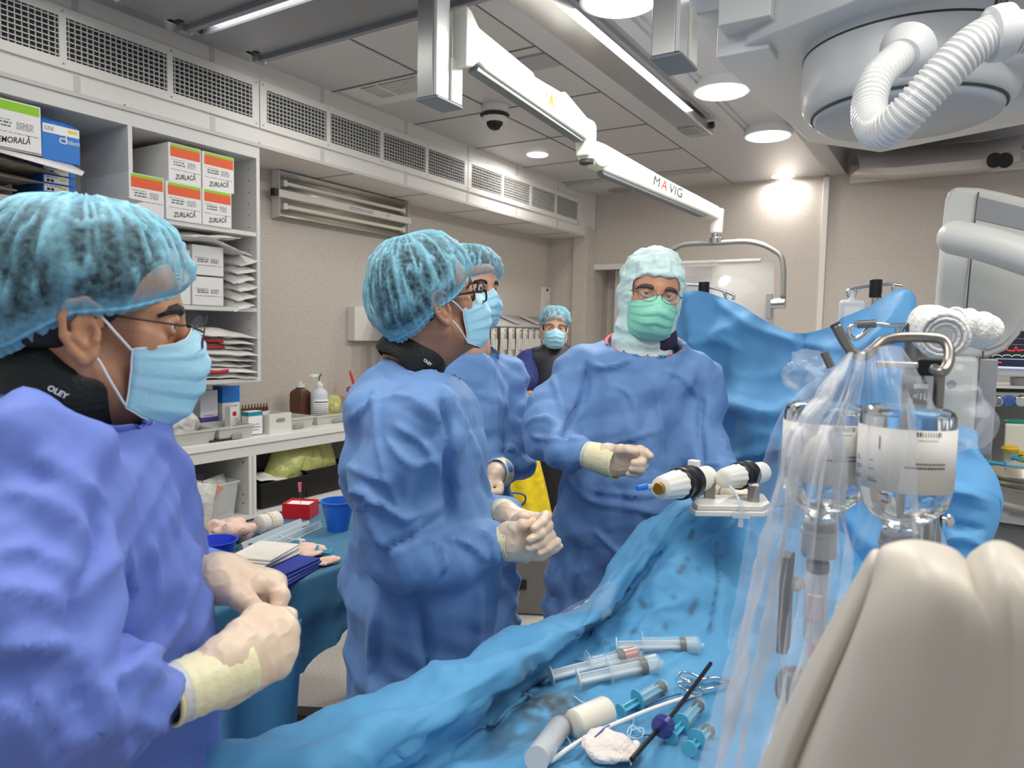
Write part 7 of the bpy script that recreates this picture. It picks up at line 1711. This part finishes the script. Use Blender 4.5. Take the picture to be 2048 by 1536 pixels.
# ---- beige plastic housing in front
M_beige = mat('housing_beige', (200, 192, 178), .42, bump=(500, .04))
fb, rb = frame(1800)
fh = thing('equipment_housing', 'large beige plastic equipment housing at the bottom right edge, close to the camera', 'equipment', Q(1850, 1500, .6))
hc = [((1760, 1135, .74), (1720, 1195, .74), (1670, 1285, .74), (1610, 1400, .73), (1550, 1540, .72), (1530, 1640, .7)),
 ((1746, 1120, .61), (1703, 1190, .61), (1652, 1280, .61), (1592, 1395, .60), (1528, 1540, .58), (1500, 1640, .57)),
 ((1752, 1113, .575), (1727, 1175, .565), (1682, 1270, .56), (1626, 1385, .55), (1562, 1540, .54), (1536, 1640, .53)),
 ((1762, 1121, .570), (1745, 1188, .567), (1706, 1288, .562), (1652, 1400, .553), (1592, 1540, .545), (1570, 1640, .535)),
 ((1775, 1104, .560), (1768, 1160, .540), (1742, 1250, .530), (1702, 1380, .520), (1650, 1540, .51), (1630, 1640, .50)),
 ((1830, 1093, .565), (1842, 1132, .525), (1848, 1210, .510), (1826, 1350, .50), (1796, 1540, .49), (1780, 1640, .48)),
 ((1900, 1109, .565), (1918, 1158, .525), (1932, 1238, .511), (1918, 1350, .50), (1886, 1540, .49), (1870, 1640, .48)),
 ((1934, 1140, .570), (1952, 1182, .528), (1976, 1242, .5105), (1954, 1370, .500), (1916, 1540, .490), (1900, 1640, .480)),
 ((1955, 1114, .570), (1974, 1152, .526), (1996, 1230, .5095), (1984, 1370, .500), (1948, 1540, .489), (1930, 1640, .48)),
 ((2000, 1096, .560), (2012, 1142, .522), (2024, 1230, .508), (2024, 1370, .499), (2006, 1540, .489), (1995, 1640, .48)),
 ((2070, 1130, .570), (2090, 1180, .525), (2110, 1260, .508), (2115, 1380, .500), (2110, 1540, .49), (2105, 1640, .48)),
 ((2200, 1190, .66), (2220, 1240, .62), (2240, 1300, .60), (2240, 1400, .58), (2240, 1540, .56), (2240, 1640, .55))]
S = interp([[Q(c_[0][0]+4, c_[0][1]+70, c_[0][2]+.16), Q(c_[0][0]+2, c_[0][1]+9, c_[0][2]+.05)]+[Q(p_[0], p_[1], p_[2]+.045*max(0, p_[1]-1235)/300) for p_ in c_] for c_ in hc], 9, 9)
nu, nv = S.shape[:2]; v = S.reshape(-1, 3); f = np.array([(i*nv+j, (i+1)*nv+j, (i+1)*nv+j+1, i*nv+j+1) for i in range(nu-1) for j in range(nv-1)])
mesh_obj('housing_shell', v, f, M_beige, fh, solid=.004, so=-1)
# oval mark on the side of the housing, found by looking through the photo's place for it
t_ = BVHTree.FromPolygons([tuple(p) for p in v], [tuple(int(i) for i in q_) for q_ in f])
def onh(x, y, up=.0012):
    d = unit(ray(x, y)); h_ = t_.ray_cast(Vector(CAMP), Vector(d)); return arr(h_[0])+arr(h_[1])*up*(1 if arr(h_[1])@d < 0 else -1) if h_[0] is not None else Q(x, y, .5)
b = MB().tube([onh(1713+17*math.cos(w_)*.75+6*math.sin(w_), 1193-20*math.sin(w_)-8*math.cos(w_)) for w_ in np.linspace(0, 2*PI, 28, endpoint=False)], .0006, 6, closed=True)
b.tube([onh(1708, 1200), onh(1714, 1193), onh(1720, 1186)], .0007, 6).tube([onh(1711, 1188), onh(1714, 1193), onh(1716, 1198)], .0006, 6)
b.build('oval_mark', M_dark, fh, sharp=0)
b = MB().tube(smooth_path([onh(x, y, .0003) for x, y in ((2046, 1232), (2034, 1255), (2030, 1290), (1990, 1370), (1940, 1455), (1895, 1530))], 5), .0009, 6); b.build('seam', mat('seam_grey', (92, 88, 82), .6), fh, sharp=0)
# ---- imaging arm at the right edge
D5 = 2.75; M_arm = mat('arm_white', (212, 213, 208), .35)
fx, rx = frame(1960); Mv = np.stack([rx, Z, -fx], 1)
ia = thing('imaging_arm', 'tall white curved imaging arm with a rounded bar at the right edge', 'x-ray equipment', Q(1960, 700, D5))
ol = [(1898, 376), (1915, 372), (1960, 374), (2010, 384), (2080, 402), (2085, 560), (2062, 620), (2040, 668), (2012, 700), (1975, 716), (1935, 716), (1892, 710), (1872, 700), (1866, 660), (1870, 600), (1878, 500), (1890, 400)]
def loc_(x, y, o): p = Q(x, y, D5)-o; return (p@rx, p[2])
o5 = Q(1960, 700, D5)
MB().prism([loc_(x, y, o5) for x, y in ol], .22, o5+fx*.22, Mv).build('arm_shell', M_arm, ia, bevel=.02, seg=3)
il = [(1955, 385), (2010, 395), (2080, 412), (2085, 560), (2050, 630), (2030, 665), (2005, 688), (1975, 700), (1945, 690), (1930, 660), (1930, 600), (1940, 500)]
MB().prism([loc_(x, y, o5) for x, y in il], .012, o5+fx*.0, Mv).build('cover_panel', mat('arm_panel', (206, 206, 199), .4), ia, bevel=.006, seg=3)
MB().prism([loc_(x, y, o5) for x, y in ((1956, 394), (2085, 425), (2085, 470), (1950, 440))], .004, o5-fx*.011, Mv).build('grey_window', mat('window_grey', (150, 152, 156), .2), ia, bevel=.002)
bar = [Q(1912, 475, D5-.16), Q(1985, 492, D5-.18), Q(2100, 530, D5-.20)]
MB().tube(smooth_path(bar, 6), .052, 20).sph(bar[0], .052, 20, 12).build('rounded_bar', M_arm, ia, sharp=50)
MB().tube([Q(x, y, D5-.012) for x, y in ((1957, 384), (1950, 440), (1938, 560), (1931, 640))], .0022, 6).tube([Q(x, y, D5-.003) for x, y in ((1966, 702), (1966, 716))], .0022, 6).build('seam', mat('seam_grey', (92, 88, 82), .6), ia)
c = Q(1917, 800, D5+.05); MB().lo(c*V(1, 1, 0)+V(-.08, -.06, 0), c*V(1, 1, 0)+V(.05, .08, 0)+Z*Q(1917, 712, D5)[2]).build('column', M_arm, ia, bevel=.02, seg=3)
MB().lo(c*V(1, 1, 0)+V(.05, -.05, 0), c*V(1, 1, 0)+V(.10, .06, 0)+Z*Q(1917, 716, D5)[2]).build('column_rail', M_alu, ia, bevel=.004)
c = Q(1903, 768, D5-.06); MB().cyl(c, c-fx*.02, .014, n=18).build('column_screw', M_grey, ia, bevel=.002)
# ---- monitor and trolley
D6 = 3.1; fy, ry = frame(2020); Mn = np.stack([ry, Z, -fy], 1)
mo = thing('patient_monitor', 'patient monitor with dark screen and red traces on an arm at the right edge', 'monitor', Q(2020, 700, D6))
pc = lambda x, y, o=0: Q(x, y, D6+o)
o6 = pc(2060, 700)
def lc(x, y): p = pc(x, y)-o6; return (p@ry, p[2])
MB().prism([lc(1974, 648), lc(2160, 656), lc(2160, 758), lc(1972, 752)], .05, o6+fy*.05, Mn).build('bezel', M_greyw, mo, bevel=.008, seg=3)
sc_ = MB().prism([lc(1979, 660), lc(2160, 666), lc(2160, 740), lc(1977, 735)], .003, o6-fy*.001, Mn).build('screen', mat('screen_dark', (36, 40, 52), .15, emit=.5), mo)
def trace(pts, m, r=.0022, nm='trace'): MB().tube([pc(x, y, -.006) for x, y in pts], r, 6).build(nm, m, sc_, sharp=0)
rnd = random.Random(2)
trace([(1984+4*k, 703-(9 if k % 5 == 2 else 0)-rnd.random()*3) for k in range(40)], mat('trace_red', (220, 50, 60), .4, emit=1.2))
trace([(1984+5*k, 713-(3 if k % 4 else 0)) for k in range(30)], mat('trace_pale', (190, 190, 150), .4, emit=.8), .0014)
trace([(1980, 676), (2150, 680)], mat('trace_grey', (110, 120, 130), .4, emit=.4), .0012); trace([(1980, 688), (2150, 692)], mat('trace_grey', (110, 120, 130), .4, emit=.4), .0012)
trace([(1980, 724), (2003, 725)], mat('trace_red', (220, 50, 60), .4, emit=1.2), .0026); trace([(1990, 719), (1993, 730)], mat('trace_red', (220, 50, 60), .4, emit=1.2), .002)
trace([(1979, 734), (2160, 740)], mat('trace_blue', (170, 180, 220), .4, emit=1.0), .004)
trace([(1979, 717), (2160, 722)], mat('trace_blue2', (150, 170, 230), .4, emit=.8), .0014)
MB().cyl(pc(2040, 754, .04), pc(2040, 775, .04), .03, n=16).build('neck', M_grey, mo)
tr = thing('anaesthesia_trolley', 'pale grey equipment trolley with knobs and a purple label at the right edge', 'trolley', Q(2030, 900, D6)*V(1, 1, 0))
o7 = Q(2050, 900, D6-.1)
def ld(x, y): p = Q(x, y, D6-.1)-o7; return (p@ry, p[2])
M_tro = mat('trolley_grey', (198, 198, 194), .4)
MB().prism([ld(1942, 772), ld(2200, 780), ld(2200, 815), ld(2000, 806), ld(1985, 795), ld(1942, 792)], .35, o7+fy*.35, Mn).build('top_console', M_tro, tr, bevel=.008)
MB().prism([ld(1950, 792), ld(1975, 794), ld(1975, 950), ld(1952, 950)], .3, o7+fy*.32, Mn).build('side_column', M_tro, tr, bevel=.006)
MB().prism([ld(1952, 780), ld(2200, 786), ld(2200, 1500), ld(1960, 1400)], .06, o7+fy*.36, Mn).build('back_panel', mat('trolley_back', (150, 150, 148), .5), tr)
MB().prism([ld(1943, 782), ld(1961, 783), ld(1961, 792), ld(1943, 791)], .003, o7-fy*.0, Mn).build('purple_label', mat('label_purple', (92, 56, 150), .5), tr)
MB().prism([ld(1966, 776), ld(2200, 782), ld(2200, 788), ld(1966, 783)], .004, o7-fy*.0, Mn).build('slot', M_black, tr)
for x, m_ in ((1995, M_chrome), (2018, mat('knob_blue', (70, 110, 180), .3)), (2042, M_chrome)):
    c = Q(x, 802, D6-.11); MB().cyl(c, c-fy*.03, .022, .017, n=20).build('knob', m_, tr, bevel=.003)
c = Q(1958, 864, D6-.11); MB().lathe([(.03, 0), (.034, .01), (.02, .02)], 20, c+fy*.0, basis(-fy)).build('gauge', M_grey, tr)
MB().box(Q(1958, 818, D6-.105), (.02, .012, .07), np.stack([ry, fy, Z], 1)).build('flow_tube', M_grey, tr, bevel=.003)
zt = float(Q(2000, 1000, D6-.3)[2])
pc0 = Q(2040, 1000, D6-.15)
MB().box(pc0+V(0, 0, -.015)+ry*.12, (.62, .55, .03), np.stack([ry, fy, Z], 1)).build('worktop', M_white, tr, bevel=.012)
MB().box(pc0+V(0, 0, -.10)+ry*.12, (.58, .5, .13), np.stack([ry, fy, Z], 1)).build('drawer_box', mat('trolley_mid', (140, 138, 134), .45), tr, bevel=.03)
MB().box(pc0*V(1, 1, 0)+ry*.14+Z*.28, (.5, .45, .5), np.stack([ry, fy, Z], 1)).build('base_box', mat('trolley_dark', (84, 82, 80), .5), tr, bevel=.02)
sheets = MB()
for k in range(5): sheets.box(pc0+V(0, 0, -.22-.006*k)+ry*(.08+.012*k)-fy*.12, (.42, .34, .0035), np.stack([ry, fy, Z], 1)@rotz(.05*k))
sheets.build('papers', M_paper, tr)
wb_ = thing('vaporizer', 'white device box with a yellow label and green cap on the trolley', 'device', Q(2045, 930, D6-.25))
o8 = Q(2050, 930, D6-.28)
def le(x, y): p = Q(x, y, D6-.28)-o8; return (p@ry, p[2])
MB().prism([le(2010, 848), le(2120, 852), le(2120, 936), le(2006, 930)], .14, o8+fy*.14, Mn).build('device_body', mat('device_ivory', (224, 222, 206), .4), wb_, bevel=.006)
MB().prism([le(2036, 902), le(2120, 905), le(2120, 932), le(2034, 930)], .003, o8, Mn).build('yellow_label', mat('label_yellow', (226, 204, 60), .5), wb_)
text('lettering', 'FI', .03, M_ink, mat4(Mn, Q(2044, 917, D6-.285)), wb_)
MB().cyl(Q(2036, 848, D6-.22), Q(2036, 840, D6-.22), .04, n=20).build('green_cap', mat('cap_green', (30, 130, 110), .4), wb_, bevel=.003)
MB().cyl(Q(2020, 898, D6-.30), Q(2020, 892, D6-.30), .02, n=20).lathe([(.022, 0), (.026, .008), (.02, .014)], 20, Q(2020, 902, D6-.30)).build('yellow_dial', mat('dial_yellow', (232, 190, 50), .4), wb_)
zb = Q(2020, 996, D6-.42)
for k in range(3):
    bowl('stainless steel kidney dish, %s of the nested three on the trolley' % ('lowest', 'middle', 'topmost')[k], zb+V(0, 0, .018*k)+ry*.06, .13+.003*k, .05, mat('dish_steel', (190, 182, 164), .3, .5), 'steel_dish', 'dish', .8)
syringe(zb+ry*-.07+Z*.105, zb+ry*.08+Z*.10, .010, 'blue syringe lying on the steel dishes, nearer one', .35, pl=M_teal2, group='syringes on the trolley')
syringe(zb+ry*.0+fy*.06+Z*.12, zb+ry*.12-fy*.03+Z*.10, .010, 'dark tipped blue syringe lying on the steel dishes, farther one', .35, pl=M_teal2, group='syringes on the trolley')
syringe(zb-ry*.17+Z*.02, zb-ry*.06+Z*.015-fy*.02, .009, 'thin blue syringe lying on the trolley top left of the dishes', .35, pl=M_teal2, group='syringes on the trolley')
# ---- waste bin and yellow bag between the gowns
wbn = thing('waste_bin', 'grey waste bin on the floor between the gowns', 'bin', onz(1045, 1190, 0))
c = onz(1042, 1205, 0)
MB().box(c+Z*.2, (.30, .36, .40), rotz(.5)).build('bin_body', mat('bin_grey', (120, 116, 110), .5), wbn, bevel=.02)
fz, rz = frame(1045); MB().box(c+Z*.17-fz*.17, (.05, .04, .05), np.stack([rz, fz, Z], 1)).build('pedal_slot', M_black, wbn)
rows = []
for i in range(14):
    t_ = i/13
    rows.append([c+V(0, 0, .38+.62*t_)+V(math.cos(a)*(.20-.13*t_)*(1+.08*math.sin(7*a+3*t_)), math.sin(a)*(.20-.13*t_)*(1+.08*math.sin(7*a+3*t_)), 0)+rz*(-.04*t_) for a in np.linspace(0, 2*PI, 44, endpoint=False)])
yb_ = tag(MB().grid(np.array(rows), cv=True).build('waste_bag', mat('bag_yellow', (232, 202, 28), .35, bump=(16, .5, 'crumple', .02)), sharp=0), 'bright yellow plastic waste bag seen between the gowns', 'bag')
d7 = float(np.hypot(*c[:2]))-.24
P = lambda x, y: Q(x, y, d7)
t = thing('blue_strap', 'dark blue looped strap hanging in front of the yellow bag', 'strap', P(1040, 1000))
MB().tube(smooth_path([P(1003, 988), P(1030, 986), P(1048, 990), P(1051, 1000), P(1044, 1010), P(1030, 1012), P(1010, 1010)], 6), .014, 8, sq=.35).tube(smooth_path([P(1030, 1010), P(1040, 1020), P(1050, 1030)], 4), .012, 8, sq=.35).tube(smooth_path([P(1012, 1010), P(1022, 1024), P(1030, 1034)], 4), .012, 8, sq=.35).build('strap', mat('strap_navy', (36, 62, 122), .6), t, sharp=0)
